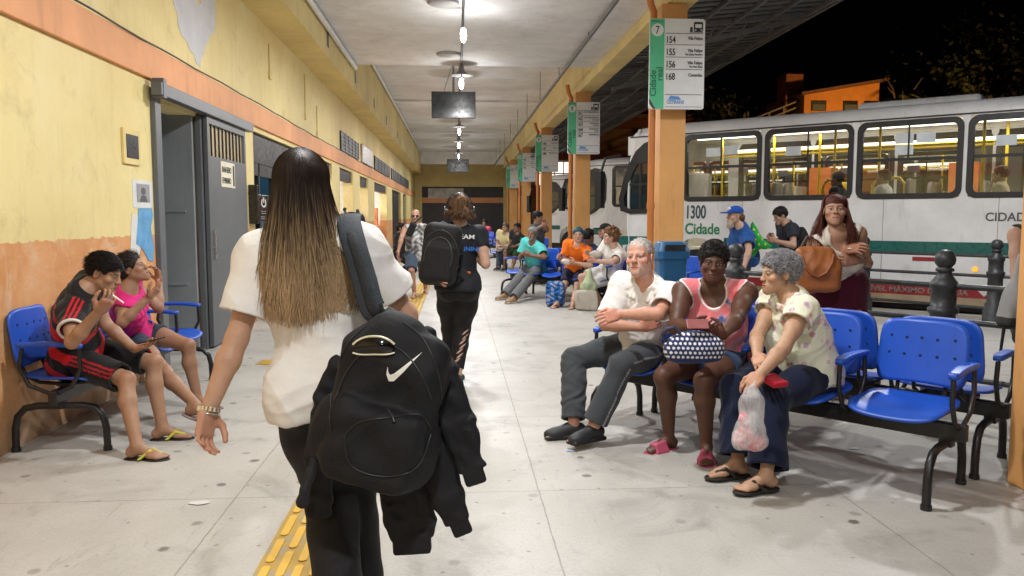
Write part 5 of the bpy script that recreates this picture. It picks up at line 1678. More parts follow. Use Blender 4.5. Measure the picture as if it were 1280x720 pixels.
# ------------------------------------------------------------------ waiting benches
M_SEAT = paint('seat_blue', (.014, .085, .50), .3, (.10, .20, .58), .4, .06, .64)
M_SEATD = simple('seat_hole', (.004, .012, .06), .7)
PITCH_ = .545
def sq(u, v, p=5.):      # square -> rounded square
    m = max(abs(u), abs(v), 1e-6); n = max((abs(u) ** p + abs(v) ** p) ** (1 / p), 1e-6)
    return u * m / n, v * m / n
def make_bench(label, n=4, group='blue seat benches in the station'):
    r = thing('waiting_bench', label, 'bench', (0, 0, 0), 0, group)
    L = PITCH_ * n
    b_ = MB(); b_.bar((-.03, 0, .335), (L + .03, 0, .335), .05, .085); b_.build('beam', BLACKM, r, .006)
    for x in (.06, L - .06):
        b_ = MB(); b_.tube([(x, -.265, .01), (x, -.262, .14), (x, -.245, .215), (x, -.20, .262), (x, -.13, .275), (x, .13, .275), (x, .20, .262), (x, .245, .215), (x, .262, .14), (x, .265, .01)], .021, 10)
        for y_ in (-.265, .265): b_.tube([(x, y_, 0), (x, y_, .025)], .026, 10)
        b_.box((x - .03, -.03, .26), (x + .03, .03, .30)); b_.build('leg', BLACKM, r)
    for i in range(n):
        cx = PITCH_ * (i + .5)
        def seat(u, v):
            a, b = sq(u, v, 4.5)
            y_ = .01 - .225 * -b * -1 if False else .0 + .225 * b
            z = .428 + .022 * b * b * (1 if b > 0 else .2) - .035 * max(0, -b - .35) ** 2 * 2.2 + .014 * a * a - .012 * (1 - a * a) * (1 - (b + .1) ** 2)
            return (cx + .232 * a, y_, z)
        b_ = MB(); b_.shell(seat, 19, 19, .014); b_.build('seat', M_SEAT, r)
        def back(u, v):
            a, b = sq(u, v, 5.)
            z = .675 + .175 * b
            w_ = .232 - .012 * (b + 1) / 2
            if b < -.4: z -= .045 * (abs(a) ** 2.4) * (-b - .4) / .6 - .02 * (-b - .4) / .6
            return (cx + w_ * a, .225 + .06 * (b + 1) / 2 - .030 * (1 - a * a), z)
        b_ = MB(); b_.shell(lambda u, v: back(-u, v), 19, 19, .012)
        for q, a in enumerate((-.72, -.36, 0, .36, .72)):
            for b in (.45, -.08):
                p = V(*back(a, b)); 
                b_.tube([p + V(0, -.0075, 0), p + V(0, .0075, 0)], .0085, 8, 1)
        b_.build('backrest', [M_SEAT, M_SEATD], r)
        b_ = MB()
        for s_ in (-.12, .12): b_.tube([(cx + s_, -.17, .405), (cx + s_, 0, .385), (cx + s_, .16, .40), (cx + s_, .235, .44), (cx + s_, .262, .52), (cx + s_, .272, .66)], .0115, 8)
        b_.box((cx - .14, -.05, .375), (cx + .14, .05, .395)); b_.build('seat_bracket', BLACKM, r)
    for i in range(n + 1):
        x = PITCH_ * i
        b_ = MB(); b_.tube([(x, -.02, .36), (x, -.10, .40), (x, -.155, .50), (x, -.15, .64)], .013, 8); b_.tube([(x, .02, .36), (x, .14, .41), (x, .19, .52), (x, .17, .63)], .013, 8); sp_ = b_.build('arm_support', BLACKM, r)
        b_ = MB(); b_.shell(lambda u, v: (x + .028 * sq(u, v)[0], .015 + .185 * sq(u, v)[1], .655 - .018 * sq(u, v)[1] ** 2 * (1 if v < 0 else .3)), 7, 13, .026); b_.build('armrest', M_SEAT, r)
    return r
def place(b, p0, direction):
    """p0: ground point below the beam's start; direction: along the beam (sitter's right to left)"""
    b.location = (p0[0], p0[1], 0); b.rotation_euler = (0, 0, math.atan2(direction[1], direction[0]))
    return b
E_B = V(-.654, .756, 0)            # front bench, from its near end to its far end
N_B = V(-.756, -.654, 0)           # the way it faces
C0 = (G(1158, 637) + G(1200, 605)) / 2
L4 = PITCH_ * 4
bench1 = make_bench('front blue bench holding the white-shirted man, the pink-top woman and the grey-haired woman')
place(bench1, C0 + E_B * (L4 - .06), -E_B)
def bseat(i, back=0.): return C0 + E_B * (PITCH_ * (i + .5) - .06) - N_B * back
CB = (G(1222, 597) + G(1258, 575)) / 2 + E_B * .02
bench2 = copy_tree(bench1); bench2['label'] = 'empty blue bench back to back with the front bench, facing the bus'
place(bench2, CB - E_B * .06, E_B)
bench3 = copy_tree(bench1); bench3['label'] = 'blue bench against the orange dado, with the striped-jersey boy and the pink-top girl'
place(bench3, V(-2.36, 4.80, 0), V(0, 1, 0))
# far benches
FA = (G(658, 371) + G(666, 370)) / 2
E_F = nrm(V(.50, -.86, 0)); N_F = V(-.86, -.50, 0)
FB0 = V(1.00, 14.30, 0)
bench4 = copy_tree(bench1); bench4['label'] = 'blue bench holding the turquoise-shirted man and the orange-shirted man'
place(bench4, FB0, E_F)
bench5 = copy_tree(bench1); bench5['label'] = 'blue bench behind the orange-shirted man, facing the buses'
place(bench5, FB0 + E_F * (L4 + .1) - N_F * .62, -E_F)
bench8 = copy_tree(bench1); bench8['label'] = 'blue bench continuing the row beside the person in white shorts'
place(bench8, FB0 + E_F * (L4 + .03), E_F)
bench6 = copy_tree(bench1); bench6['label'] = 'blue bench farther back with the yellow-shirted man'
place(bench6, V(1.05, 21.95, 0), E_F)
bench7 = copy_tree(bench1); bench7['label'] = 'farthest blue bench with the seated woman in pink'
place(bench7, V(.85, 28.5, 0), E_F)
def fseat(i, b0=FB0): return b0 + E_F * PITCH_ * (i + .5)

# ------------------------------------------------------------------ bollards and rails
M_IRON = simple('cast_iron_grey', (.045, .048, .052), .45, .2, .35, 9, .2, 40)
def fence(label, pts, hs):
    r = thing('bollard_fence', label, 'fence', (pts[0][0], pts[0][1], 0), 0, 'iron bollard fences by the bus bays')
    o = V(pts[0][0], pts[0][1], 0)
    for p, h in zip(pts, hs):
        b_ = MB(); k = h / 1.15
        pr = [(.0, 1.15), (.03, 1.148), (.055, 1.13), (.07, 1.10), (.074, 1.075), (.068, 1.045), (.05, 1.022), (.044, 1.015), (.062, 1.01), (.064, .99), (.05, .985), (.05, .965), (.075, .93), (.098, .90), (.10, .865), (.088, .855), (.088, .72), (.108, .71), (.108, .68), (.088, .665), (.088, .30), (.11, .28), (.11, .24), (.13, .22), (.13, .02), (.14, 0)]
        b_.lathe([(q, z * k) for q, z in pr], 24, 0, V(p[0], p[1], 0) - o); b_.build('bollard', M_IRON, r)
    for a, c in zip(pts, pts[1:]):
        for z in (.88, .62, .2):
            b_ = MB(); b_.tube([V(a[0], a[1], z) - o, V(c[0], c[1], z) - o], .022, 10); b_.build('rail', M_IRON, r)
    return r
fence('iron bollard fence running close behind the front bench', [(2.58, 7.23), (3.65, 5.74), (4.72, 4.25)], (1.15, 1.15, 1.15))
fence('lower iron bollard fence along the side of bus 1300', [(5.95, 11.3), (6.95, 9.85), (8.2, 8.7)], (1.1, 1.1, 1.1))

# ------------------------------------------------------------------ litter bin
M_BIN = simple('bin_blue', (.015, .10, .24), .4, 0, .1, 8, .05)
bp = AT(838, 330, 8.4) * V(1, 1, 0)
bn = thing('litter_bin', 'dark blue plastic litter bin with an open slot, on a post before the orange pillar', 'bin', bp)
b_ = MB()
for z0, z1, w0, w1 in ((.30, .98, .125, .152),):
    pr = [rrect(-q, -q, q, q, .05) for q in (w0, w1)]
    n_ = len(pr[0])
    b_.add([(x, y_, z) for P_, z in zip(pr, (z0, z1)) for x, y_ in P_], [(k, (k + 1) % n_, n_ + (k + 1) % n_, n_ + k) for k in range(n_)] + [tuple(range(n_))[::-1]], 0)
b_.build('bucket', M_BIN, bn, .01)
b_ = MB()
q = .172; P_ = rrect(-q, -q, q, q, .06); n_ = len(P_)
tp_ = [rrect(-.172, -.172, .172, .172, .06), rrect(-.172, -.172, .172, .172, .06), rrect(-.14, -.13, .14, .13, .06)]
b_.add([(x, y_, z) for P2, z in zip(tp_, (.95, 1.03, 1.13)) for x, y_ in P2], [(j * n_ + k, j * n_ + (k + 1) % n_, (j + 1) * n_ + (k + 1) % n_, (j + 1) * n_ + k) for j in range(2) for k in range(n_)] + [tuple(range(2 * n_, 3 * n_))], 0)
lid = b_.build('lid', M_BIN, bn, .012)
b_ = MB(); b_.prism(rrect(-.11, 1.035, .11, 1.10, .015), lambda x, z, d: (x, d - (1.03 - z) * -.42 + 0, z), -.172, -.150)
b_.build('slot', M_BLK, lid)
b_ = MB(); b_.tube([(0, .17, 0), (0, .17, 1.0)], .03, 10); b_.box((-.1, .13, .5), (.1, .19, .56)); b_.build('post', BLACKM, bn)
# ------------------------------------------------------------------ the people
WHITE_T = (.76, .74, .71)
def const(c): return np.array(c, float)

def chest_xy(J, P):
    q = (P - J['neck']) / J['s']
    return q @ J['cr'], q @ J['cf'], q @ J['cu']

# 1 --- woman in the white tee, walking away with the big backpack
J1 = pose((408, 480, 2.72), .985, 4, 4, 6, pitch=0, neck=(386, 290), head=(378, 232), tl=.515, sw=1.0, hipw=.092,
          L=dict(el=(292, 436), eln=False, wr=(250, 540), hd=(246, 592), palm=V(.75, -.35, 0), curl=.55, an=AT(425, 762, 2.5), kn=(405, 600), foot=2, fpitch=-35),
          R=dict(el=(508, 392), eln=False, wr=(522, 470), wrn=False, an=AT(450, 745, 2.76), kn=(440, 585), foot=6))
B1 = dict(skin=(.50, .29, .19), g=.97, bust=.7, hips=1.06, arm=.92, leg=1.06)
p1 = person('woman with long ombre hair in a white t-shirt and black trousers, walking away', J1, B1, .0075, .004,
            top=dict(col=WHITE_T, loose=.021, sleeve=.70, slw=1.22, hem=.10, neckline=.07, wrinkle=.0068, seed=11, h=.005),
            bottom=dict(col=(.011, .011, .013), mat=M_DARK, loose=.02, flare=1.5, wrinkle=.005, seed=3),
            hair=dict(col=(.018, .011, .008), vol=.006, amp=.001, line=.02, low=-.10),
            shoes=dict(col=(.02, .02, .02), sole=(.5, .5, .5)))
def ombre(pts, q, az):
    d = (J1['head'][2] - pts[:, 2])
    t = np.clip((d - .02 + .05 * q) / .36, 0, 1)[:, None]
    t = t * t * (3 - 2 * t)
    dark = np.array((.022, .0125, .009)) * (1 + .35 * q); warm = np.array((.44, .295, .16)) * (1 + .30 * q)
    return np.clip(dark * (1 - t) + warm * t, 0, .9)
strands('long_hair', J1, p1, 4800, .455, ombre, spread=1.28, rad=.0015, az0=-125, az1=125, back=.03, seed=5, wave=.013, vol=1.14, crown=(.03, 1.45), push=J1['top'])
# bracelet
w_ = J1['wrL']; ax_ = J1['hdL']; x_ = nrm(np.cross(ax_, V(0, 1, .2))); y_ = np.cross(ax_, x_)
b_ = MB()
for k in range(16):
    a = 2 * pi * k / 16; b_.bar(w_ - np.array(p1.location) + (x_ * cos(a) + y_ * sin(a)) * .031 - ax_ * .006, w_ - np.array(p1.location) + (x_ * cos(a) + y_ * sin(a)) * .032 + ax_ * .008, .008, .005)
b_.tube([w_ - np.array(p1.location) + ax_ * .016 + (x_ * cos(a) + y_ * sin(a)) * .031 for a in np.linspace(0, 6.28, 25)], .0025, 6)
b_.build('bracelet', simple('silver', (.75, .73, .7), .2, .9), p1)

# 2 --- woman with headphones
J2 = pose((573, 358, 6.75), .98, 2, 2, -6, pitch=4, neck=(575, 284), head=(574, 248), sw=.96, hipw=.095,
          L=dict(sh=(552, 293), el=(540, 333), wr=(548, 345), an=AT(564, 458, 7.25), kn=(563, 412), foot=-4, fpitch=-10),
          R=dict(sh=(601, 293), el=(607, 330), eln=True, wr=(596, 318), wrn=False, an=AT(572, 468, 6.72), kn=(578, 412), foot=8))
B2 = dict(skin=(.52, .31, .22), g=.98, bust=.6, hips=1.15, arm=1.02, leg=1.18)
p2 = person('woman with headphones and a messy bun in black sports clothes, walking away', J2, B2, .012, .006,
            top=dict(col=(.012, .014, .018), mat=M_DARK, loose=.008, sleeve=.5, hem=.03, neckline=.062, wrinkle=.003, seed=21),
            bottom=dict(col=(.010, .010, .012), mat=M_DARK, loose=.004, length=1.88, wrinkle=.0012, seed=5, name='leggings'),
            hair=dict(col=(.055, .028, .014), vol=.022, amp=.008, freq=45, low=-.075, line=.03),
            shoes=dict(col=(.03, .035, .04), sole=(.6, .62, .64)))
FB_ = Fld()
hu, hf_, hr = J2['hu'], J2['hf'], J2['hr']
FB_.ell(J2['head'] + hu * .075 - hf_ * .075, (.062, .05, .05)); FB_.ell(J2['head'] + hu * .0 - hf_ * .085 + hr * .03, (.06, .045, .06)); FB_.noise(.012, 40, 2); FB_.noise(.007, 85, 3)
sdf_obj('hair_bun', FB_, .006, M_HAIR, p2, streak((.16, .085, .04), J2, .5))
strands('loose_hair', J2, p2, 260, .11, lambda pts, q, az: np.tile(np.array((.13, .07, .035)) * (1 + .4 * q), (len(pts), 1)), spread=1.15, rad=.002, az0=-100, az1=100, seed=9, wave=.02, vol=1.2, back=.02)
b_ = MB(); o2 = np.array(p2.location)
for sg in (1, -1): 
    c = J2['head'] - o2 + hr * sg * .105 + hf_ * .01 - hu * .012
    b_.tube([c - hr * sg * .012, c + hr * sg * .02], .042, 18)
b_.tube([J2['head'] - o2 + hr * .112 * sin(a) + hu * (.135 * cos(a)) for a in np.linspace(-1.65, 1.65, 18)], .011, 8)
b_.build('headphones', M_BLK, p2)
# prints on the back and cut-outs of the leggings
def back_text(txt, size, m, x, z, J, parent, sx=1.):
    pos = J['neck'] + J['cr'] * x + J['cu'] * z
    P0 = (pos - J['cf'] * .4).astype(f32)[None]
    for _ in range(30): P0 = P0 + J['cf'].astype(f32) * J['top'].ev(P0)[0] * f32(.9)
    o = text_mesh('print', txt, size, m, parent, P0[0] - J['cf'] * .004 - np.array(parent.location), (0, 0, 0), 'CENTER', .0015, sx, .001)
    import mathutils
    M = mathutils.Matrix([[J['cr'][i], J['cu'][i], -J['cf'][i]] for i in range(3)])
    o.rotation_euler = M.to_euler()
    return o
back_text('TEAM', .050, M_WHITE, .045, -.085, J2, p2, 1.3)
back_text('RUNNING', .05, simple('print_blue', (.02, .16, .6), .5), .065, -.185, J2, p2, 1.1)
FO = Fld(); FO.box(J2['neck'] + J2['cr'] * .075 - J2['cu'] * .40 - J2['cf'] * .10, (.026, .012, .045), .006, np.array([J2['cr'], J2['cf'], J2['cu']])); sdf_obj('orange_tag', FO, .005, M_CLOTH, p2, (.75, .16, .03))
Fc = Fld()
LB = bottom_fld(J2, B2, length=1.88, loose=.004, wrinkle=0)
d_ = nrm(J2['anR'] - J2['knR'])
rows = []
for i in range(7):
    c = J2['knR'] + d_ * (.015 + .043 * i) + CR * (.028 - .008 * i + (.012 if i % 2 else 0))
    top = [c + CR * t * .030 + V(0, 0, 1) * (t * .022 + .011 * (1 - abs(t)) + .002) for t in (-1, -.3, .4, 1)]
    bot = [c + CR * t * .030 + V(0, 0, 1) * (t * .022 - .011 * (1 - abs(t))) for t in (-1, -.3, .4, 1)]
    decal_strip('cutout', LB, top, bot, V(0, 1, 0), simple('cutout_skin', B2['skin'], .5), p2, .001)

# 3 --- boy in the striped jersey
hip3 = V(-2.33, 5.10, .535)
J3 = pose(hip3, .98, 92, 84, 92, pitch=-22, neck=(103, 362), head=(132, 339), sw=.98, slouch=.06, tl=.50,
          R=dict(el=(90, 428), wr=(124, 389), hd=(137, 374), palm=V(-.2, .6, .6), curl=.75, an=G(171, 556, .085), kn=(161, 455), foot=98),
          L=dict(el=(138, 418), eln=False, wr=(168, 436), wrn=True, hd=(186, 432), palm=V(0, 0, 1), curl=.35, an=G(203, 533, .085), kn=(192, 449), foot=84))
B3 = dict(skin=(.36, .20, .12), g=.92, arm=.92, leg=.88, brow=(.01, .008, .006))
def jersey(P):
    x, y, z = chest_xy(J3, P)
    c = np.tile(np.array((.012, .011, .012)), (len(P), 1))
    z2 = z + .02 * np.sin(x * 9)
    red = np.array((.50, .012, .022))
    c[((z2 + 2.0 + .045) % .125 < .062) & (z2 < -.10) & ((np.abs(x) < .150) | (z < -.24))] = red
    ar = np.abs(x) > .125
    sh_ = (z > -.11) & ar
    for k in range(3): c[sh_ & (np.abs(y - (.035 - .025 * k)) < .006)] = red
    for sd, sg in SIDES:
        t = (P - J3['sh' + sd]) @ nrm(J3['el' + sd] - J3['sh' + sd])
        c[(t > .158) & (x * sg > .13)] = (.62, .58, .56)
    return c
def shorts3(P):
    c = np.tile(np.array((.012, .012, .013)), (len(P), 1))
    for sd, sg in SIDES:
        ax = nrm(J3['kn' + sd] - J3['hip' + sd]); q = P - J3['hip' + sd]; lat = q - np.outer(q @ ax, ax)
        out = lat @ (J3['pr'] * sg); upz = lat[:, 2]
        for k in range(3): c[(out > .03) & (np.abs(upz - (.012 + .022 * k)) < .005)] = (.42, .014, .02)
    return c
p3 = person('boy in a red and black striped jersey and yellow flip-flops smoking on the bench', J3, B3, .009, .0042,
            top=dict(col=jersey, loose=.016, sleeve=.62, slw=1.15, hem=.08, neckline=.06, wrinkle=.005, seed=31, h=.006),
            bottom=dict(col=shorts3, length=.88, loose=.022, flare=1.25, wrinkle=.005, name='shorts'),
            hair=dict(col=(.008, .006, .006), vol=.003, amp=.002, freq=80, low=-.03),
            shoes=dict(kind='flip', col=(.55, .55, .06), sole=(.02, .018, .02)))
tuft(J3, B3, p3, 2400, .030, (.012, .009, .008), line=.030, low=-.035, comb=(0, .9, .2), lift=.35, jit=.14, vol=.006, seed=3, rad=.0016)
hp = J3['wrR'] + J3['hdR'] * .13
tipc = rik(hp, (155, 379), .075, True)
cg = MB(); cg.tube([hp, hp + (tipc - hp) * .97], .0048, 8)
cgo = tag(cg.build('cigarette', simple('cigarette_white', (.8, .78, .74), .7)), 'lit white cigarette between the fingers of the boy in the striped jersey', 'cigarette')
ph = MB(); c = J3['wrL'] + J3['hdL'] * .12 + V(0, 0, .024); u_ = J3['hdL'] * .07; v_ = nrm(np.cross(J3['hdL'], V(0, 0, 1))) * .035
ph.add([c + u_ * i + v_ * j + V(0, 0, k) for k in (0, .009) for i, j in ((-1, -1), (1, -1), (1, 1), (-1, 1))], [(3, 2, 1, 0), (4, 5, 6, 7), (0, 1, 5, 4), (1, 2, 6, 5), (2, 3, 7, 6), (3, 0, 4, 7)])
pho = tag(ph.build('phone', M_BLK, None, .002), 'dark phone held low by the boy in the striped jersey', 'phone')

# 4 --- girl in pink beside him
hip4 = V(-2.30, 5.92, .535)
J4 = pose(hip4, .93, 88, 80, 88, pitch=20, neck=(160, 362), head=(165, 335), sw=.92, slouch=.05,
          R=dict(el=(152, 404), eln=True, wr=(192, 366), wrn=True, hd=(206, 352), palm=V(0, .3, .8), curl=.5, an=G(246, 507, .2), kn=(238, 404), foot=95, fpitch=-20),
          L=dict(el=(199, 386), eln=False, wr=(199, 352), wrn=False, hd=(196, 334), palm=V(-.6, -.6, 0), curl=.7, an=G(247, 497, .085), kn=(228, 420), foot=90))
B4 = dict(skin=(.34, .185, .115), g=.88, bust=.4, arm=.85, leg=.95, hips=1.0)
p4 = person('girl in a bright pink frilled top sitting with crossed legs behind the boy', J4, B4, .010, .0048,
            top=dict(col=(.72, .03, .22), tank=True, loose=.014, hem=.05, neckline=.085, wrinkle=.007, seed=41, name='top'),
            bottom=dict(col=(.035, .05, .075), length=.42, loose=.012, name='shorts'),
            hair=dict(col=(.02, .013, .010), vol=.008, amp=.002, low=-.05),
            shoes=dict(kind='flip', col=(.25, .2, .18)))
tuft(J4, B4, p4, 1500, .07, (.022, .014, .011), line=.03, low=-.05, comb=(0, -1., -.1), lift=.12, seed=4, rad=.0015, vol=.004, grav=.05, jit=.07)
Fh = Fld(); Fh.ell(J4['head'] - J4['hf'] * .13 - J4['hu'] * .01, (.05, .05, .055)); Fh.noise(.006, 60, 1); sdf_obj('hair_bun', Fh, .006, M_HAIR, p4, (.02, .013, .01))
Ff = Fld()
for k in range(14):
    a = -1.9 + 3.8 * k / 13
    q = J4['neck'] + J4['cr'] * .125 * sin(a) + J4['cf'] * (.085 * cos(a) + .01) - J4['cu'] * (.055 + .02 * cos(a))
    Ff.cone(q, q - J4['cu'] * .07 + J4['cr'] * .02 * sin(a) + J4['cf'] * .02, .016, .024, .006)
sdf_obj('frill', Ff, .006, M_CLOTH, p4, (.72, .03, .22))

# 5 --- old man in the white shirt
hip5 = bseat(3, .01) + V(0, 0, .53)
J5 = pose(hip5, 1.02, 228, 216, 214, pitch=6, roll=4, neck=(809, 352), head=(800, 322), sw=1.02, slouch=.05, tl=.50,
          R=dict(el=(757, 404), eln=True, wr3=(802, 409, 4.84), hd=(822, 402), palm=V(.2, .8, 0), curl=.6, an=G(717, 530, .09), kn=(701, 442), foot=262),
          L=dict(el=(832, 388), eln=True, wr3=(772, 393, 4.74), hd=(755, 398), palm=V(.2, .8, -.3), curl=.7, an=G(742, 533, .12), kn=(778, 456), foot=238))
B5 = dict(skin=(.55, .285, .20), g=1.08, belly=.5, arm=.95, brow=(.35, .32, .3), browa=.5, beard=((.58, .50, .45), .42), eye=.0046)
def white5(P): return np.tile(np.array((.80, .79, .77)), (len(P), 1))
def trous5(P):
    c = np.tile(np.array((.052, .058, .066)), (len(P), 1))
    for sd, sg in SIDES:
        for a, b in (('hip', 'kn'), ('kn', 'an')):
            A, Bq = J5[a + sd], J5[b + sd]; ax = nrm(Bq - A); q = P - A; t = q @ ax
            lat = q - np.outer(t, ax); out = nrm(J5['pr'] * sg + V(0, -.3, .3)); o2_ = nrm(np.cross(ax, out))
            c[(lat @ out > .03) & (np.abs(lat @ o2_) < .0045) & (t > 0) & (t < np.linalg.norm(Bq - A))] = (.30, .31, .32)
    return c
p5 = person('white-haired elderly man in a white polo shirt sitting with folded arms', J5, B5, .009, .0036,
            top=dict(col=white5, loose=.014, sleeve=.78, slw=1.25, hem=.09, neckline=.06, vneck=.10, wrinkle=.006, seed=51, h=.006),
            bottom=dict(col=trous5, loose=.013, flare=1.45, length=1.93, wrinkle=.006, seed=52),
            hair=dict(col=(.45, .40, .37), vol=-.001, amp=.001, freq=90, low=-.045, line=-.040),
            shoes=dict(col=(.02, .021, .024), sole=(.012, .012, .012)))
tuft(J5, B5, p5, 1800, .030, (.62, .60, .57), line=-.026, low=-.05, comb=(0, -1., -.1), lift=.2, seed=5, rad=.0013, vol=.0)
Fcol = Fld(); nk = J5['neck'] + J5['cu'] * .028
for sg in (1, -1):
    pts = [nk - J5['cf'] * .062, nk + J5['cr'] * sg * .062 - J5['cf'] * .01 - J5['cu'] * .006, nk + J5['cr'] * sg * .058 + J5['cf'] * .055 - J5['cu'] * .045, nk + J5['cr'] * sg * .045 + J5['cf'] * .098 - J5['cu'] * .095]
    for a, c in zip(pts, pts[1:]): Fcol.cone(a, c, .014, .016, .012)
    Fcol.cone(pts[2], pts[3] + J5['cr'] * sg * .03, .016, .012, .012)
sdf_obj('collar', Fcol, .0045, M_CLOTH, p5, (.80, .79, .77))

# 6 --- woman in the pink tank top
hip6 = bseat(2, .02) + V(0, 0, .53)
J6 = pose(hip6, .97, 222, 205, 196, pitch=-6, roll=-3, neck=(893, 356), head=(892, 327), sw=1.08, slouch=.03, tl=.48, hipw=.11,
          R=dict(sh=(854, 364), el=(842, 412), eln=True, wr3=(868, 408, 4.30), hd=(884, 411), palm=V(.2, .7, .5), curl=.55, an=G(836, 545, .08), kn=(832, 462), foot=242),
          L=dict(sh=(934, 366), el=(936, 418), eln=True, wr3=(903, 420, 4.22), hd=(884, 412), palm=V(-.2, .7, .5), curl=.6, an=G(883, 556, .08), kn=(880, 468), foot=196))
B6 = dict(skin=(.098, .043, .026), g=1.18, belly=.8, bust=2.0, arm=1.15, leg=1.15, hips=1.12, hs=1.02, lip=(.13, .045, .04), brow=(.01, .006, .005), nk=1.1, jaw=1.1)
def pinkflor(P):
    x, y, z = chest_xy(J6, P)
    c = np.tile(np.array((.74, .20, .22)), (len(P), 1))
    n = np.sin(x * 31 + 2 * np.sin(z * 23)) * np.sin(z * 29 + 1.7 * np.sin(x * 19 + 1))
    c[n > .35] = (.72, .36, .40)
    n2 = np.sin(x * 22 + 1.4 + 1.3 * np.sin(z * 31)) * np.sin(z * 24 + .6 + np.sin(x * 40))
    c[n2 > .66] = (.26, .27, .42)
    c[n2 > .82] = (.06, .09, .24)
    n3 = np.sin(x * 17 + 4) * np.sin(z * 15 + 2.5); c[n3 > .8] = (.75, .12, .12)
    f_ = J6['top0'].ev(P.astype(f32))
    c[f_ > -.008] = (.78, .76, .73)
    return c
_cut = dict(tank=True, strap=.12, loose=.010, hem=.03, neckline=.08, wrinkle=0)
t6 = top_fld(J6, B6, **_cut); tb6 = Fld(); torso(tb6, J6, B6, .010, .06)
class _Edge:
    def ev(s, P): return np.where(tb6.ev(P) > -.006, np.maximum.reduce([-9 + 0 * P[:, 0]] + [p[0](P) * (-1 if p[2] == -1 else 1) for p in t6.p if p[2] in (-1,)]), -9)
J6['top0'] = _Edge()
p6 = person('seated woman in a pink floral tank top with a dotted bag on her lap', J6, B6, .009, .0036,
            top=dict(col=pinkflor, tank=True, strap=.12, loose=.010, hem=.03, neckline=.08, wrinkle=.0025, seed=61, h=.005, name='tank_top'),
            bottom=dict(col=(.03, .055, .11), length=.45, loose=.014, name='denim_shorts', wrinkle=.003),
            hair=dict(col=(.010, .008, .0075), vol=.012, amp=.003, freq=110, low=-.02, line=.024),
            shoes=dict(kind='slide', col=(.42, .07, .13)))

tuft(J6, B6, p6, 2600, .020, (.012, .010, .009), line=.026, low=-.03, comb=(0, -.4, .1), lift=.8, curl=.004, seed=6, rad=.0014, vol=.008)
# 7 --- grey-haired woman in the floral blouse
hip7 = bseat(1, .0) + V(-.0, 0, .53)
J7 = pose(hip7, .95, 236, 250, 268, pitch=-4, neck=(990, 372), head=(973, 340), sw=.98, slouch=.05, tl=.475, hipw=.105,
          L=dict(sh=(1003, 388), el=(979, 443), eln=True, wr3=(946, 474, 3.80), hd=(936, 484), palm=V(.4, .5, -.2), curl=.8, an=G(958, 592, .10), kn=(962, 492), foot=258),
          R=dict(el=(936, 425), eln=True, wr3=(947, 446, 4.05), hd=(951, 456), palm=V(.4, .3, -.6), curl=.5, an=G(922, 576, .10), kn=(918, 478), foot=262))
B7 = dict(skin=(.46, .27, .17), g=1.16, belly=.7, bust=1.4, arm=.95, leg=1.05, hips=1.1, brow=(.2, .18, .17))
def floral(P):
    x, y, z = chest_xy(J7, P)
    c = np.tile(np.array((.72, .74, .58)), (len(P), 1))
    R = np.random.default_rng(3)
    pts = P[R.integers(len(P), size=230)]
    cols = [(.62, .30, .42), (.52, .32, .55), (.70, .30, .28), (.45, .20, .34), (.66, .45, .52)]
    for i, q in enumerate(pts):
        d = np.linalg.norm(P - q, axis=1); rr = R.uniform(.009, .017)
        m = (d < rr) if i % 3 else ((d < rr) & (d > rr * .5))
        c[m] = np.array(cols[i % 5])
    return c
p7 = person('grey-haired elderly woman in a pale floral blouse and navy trousers turned to the left', J7, B7, .009, .0036,
            top=dict(col=floral, loose=.018, sleeve=.36, slw=1.35, hem=.06, neckline=.075, wrinkle=.005, seed=71, h=.005, name='blouse'),
            bottom=dict(col=(.006, .010, .030), loose=.022, flare=1.75, length=1.92, wrinkle=.006, seed=72),
            hair=dict(col=(.16, .16, .17), vol=.010, amp=.006, freq=70, low=-.045, line=.026),
            shoes=dict(kind='flip', col=(.02, .018, .016)))
tuft(J7, B7, p7, 2800, .040, (.36, .36, .38), line=.032, low=-.05, comb=(0, -.5, .2), lift=.9, curl=.009, seed=7, rad=.0016, vol=.008)
b_ = MB(); b_.tube([J7['head'] + J7['hr'] * -.082 - J7['hu'] * .045 - np.array(p7.location), J7['head'] + J7['hr'] * -.088 - J7['hu'] * .045 - np.array(p7.location)], .009, 10); b_.build('earring', simple('gold', (.7, .5, .2), .25, .9), p7)

# 8 --- red-haired woman standing with the brown bag
J8 = pose((1046, 358, 5.9), 1.0, 186, 186, 202, pitch=8, neck=(1046, 290), head=(1043, 257), sw=.92, hipw=.09,
          R=dict(el=(1018, 338), eln=True, wr3=(1060, 312, 5.60), hd=(1074, 310), palm=V(0, .8, -.3), curl=.5),
          L=dict(el=(1085, 334), eln=True, wr3=(1070, 325, 5.62), hd=(1054, 326), palm=V(0, .8, .2), curl=.7))
B8 = dict(skin=(.42, .235, .15), g=.9, bust=.9, arm=.86, hips=1.04, lip=(.42, .14, .13))
p8 = person('standing woman with long dark red hair, cream top and maroon skirt', J8, B8, .010, .0044,
            top=dict(col=(.72, .66, .58), tank=True, strap=.42, loose=.012, hem=.02, neckline=.07, vneck=.07, wrinkle=.005, seed=81, name='top'),
            skirt=dict(col=(.085, .010, .028), zlow=.10, loose=.035, flare=1.25), hair=dict(col=(.075, .018, .013), vol=.001, amp=.001, line=-.004, low=-.06),
            shoes=dict(col=(.02, .02, .02)))
F8 = body_fld(J8, B8); F8.fld(J8['top'], .0)
strands('long_hair', J8, p8, 1500, .30, lambda pts, q, az: np.tile(np.clip(np.array((.11, .028, .018)) * (1 + .4 * q), 0, 1), (len(pts), 1)), spread=1.5, rad=.0022, az0=-104, az1=104, seed=15, wave=.012, vol=1.14, crown=(.1, 1.5), back=.02, fwd=.05, push=F8)

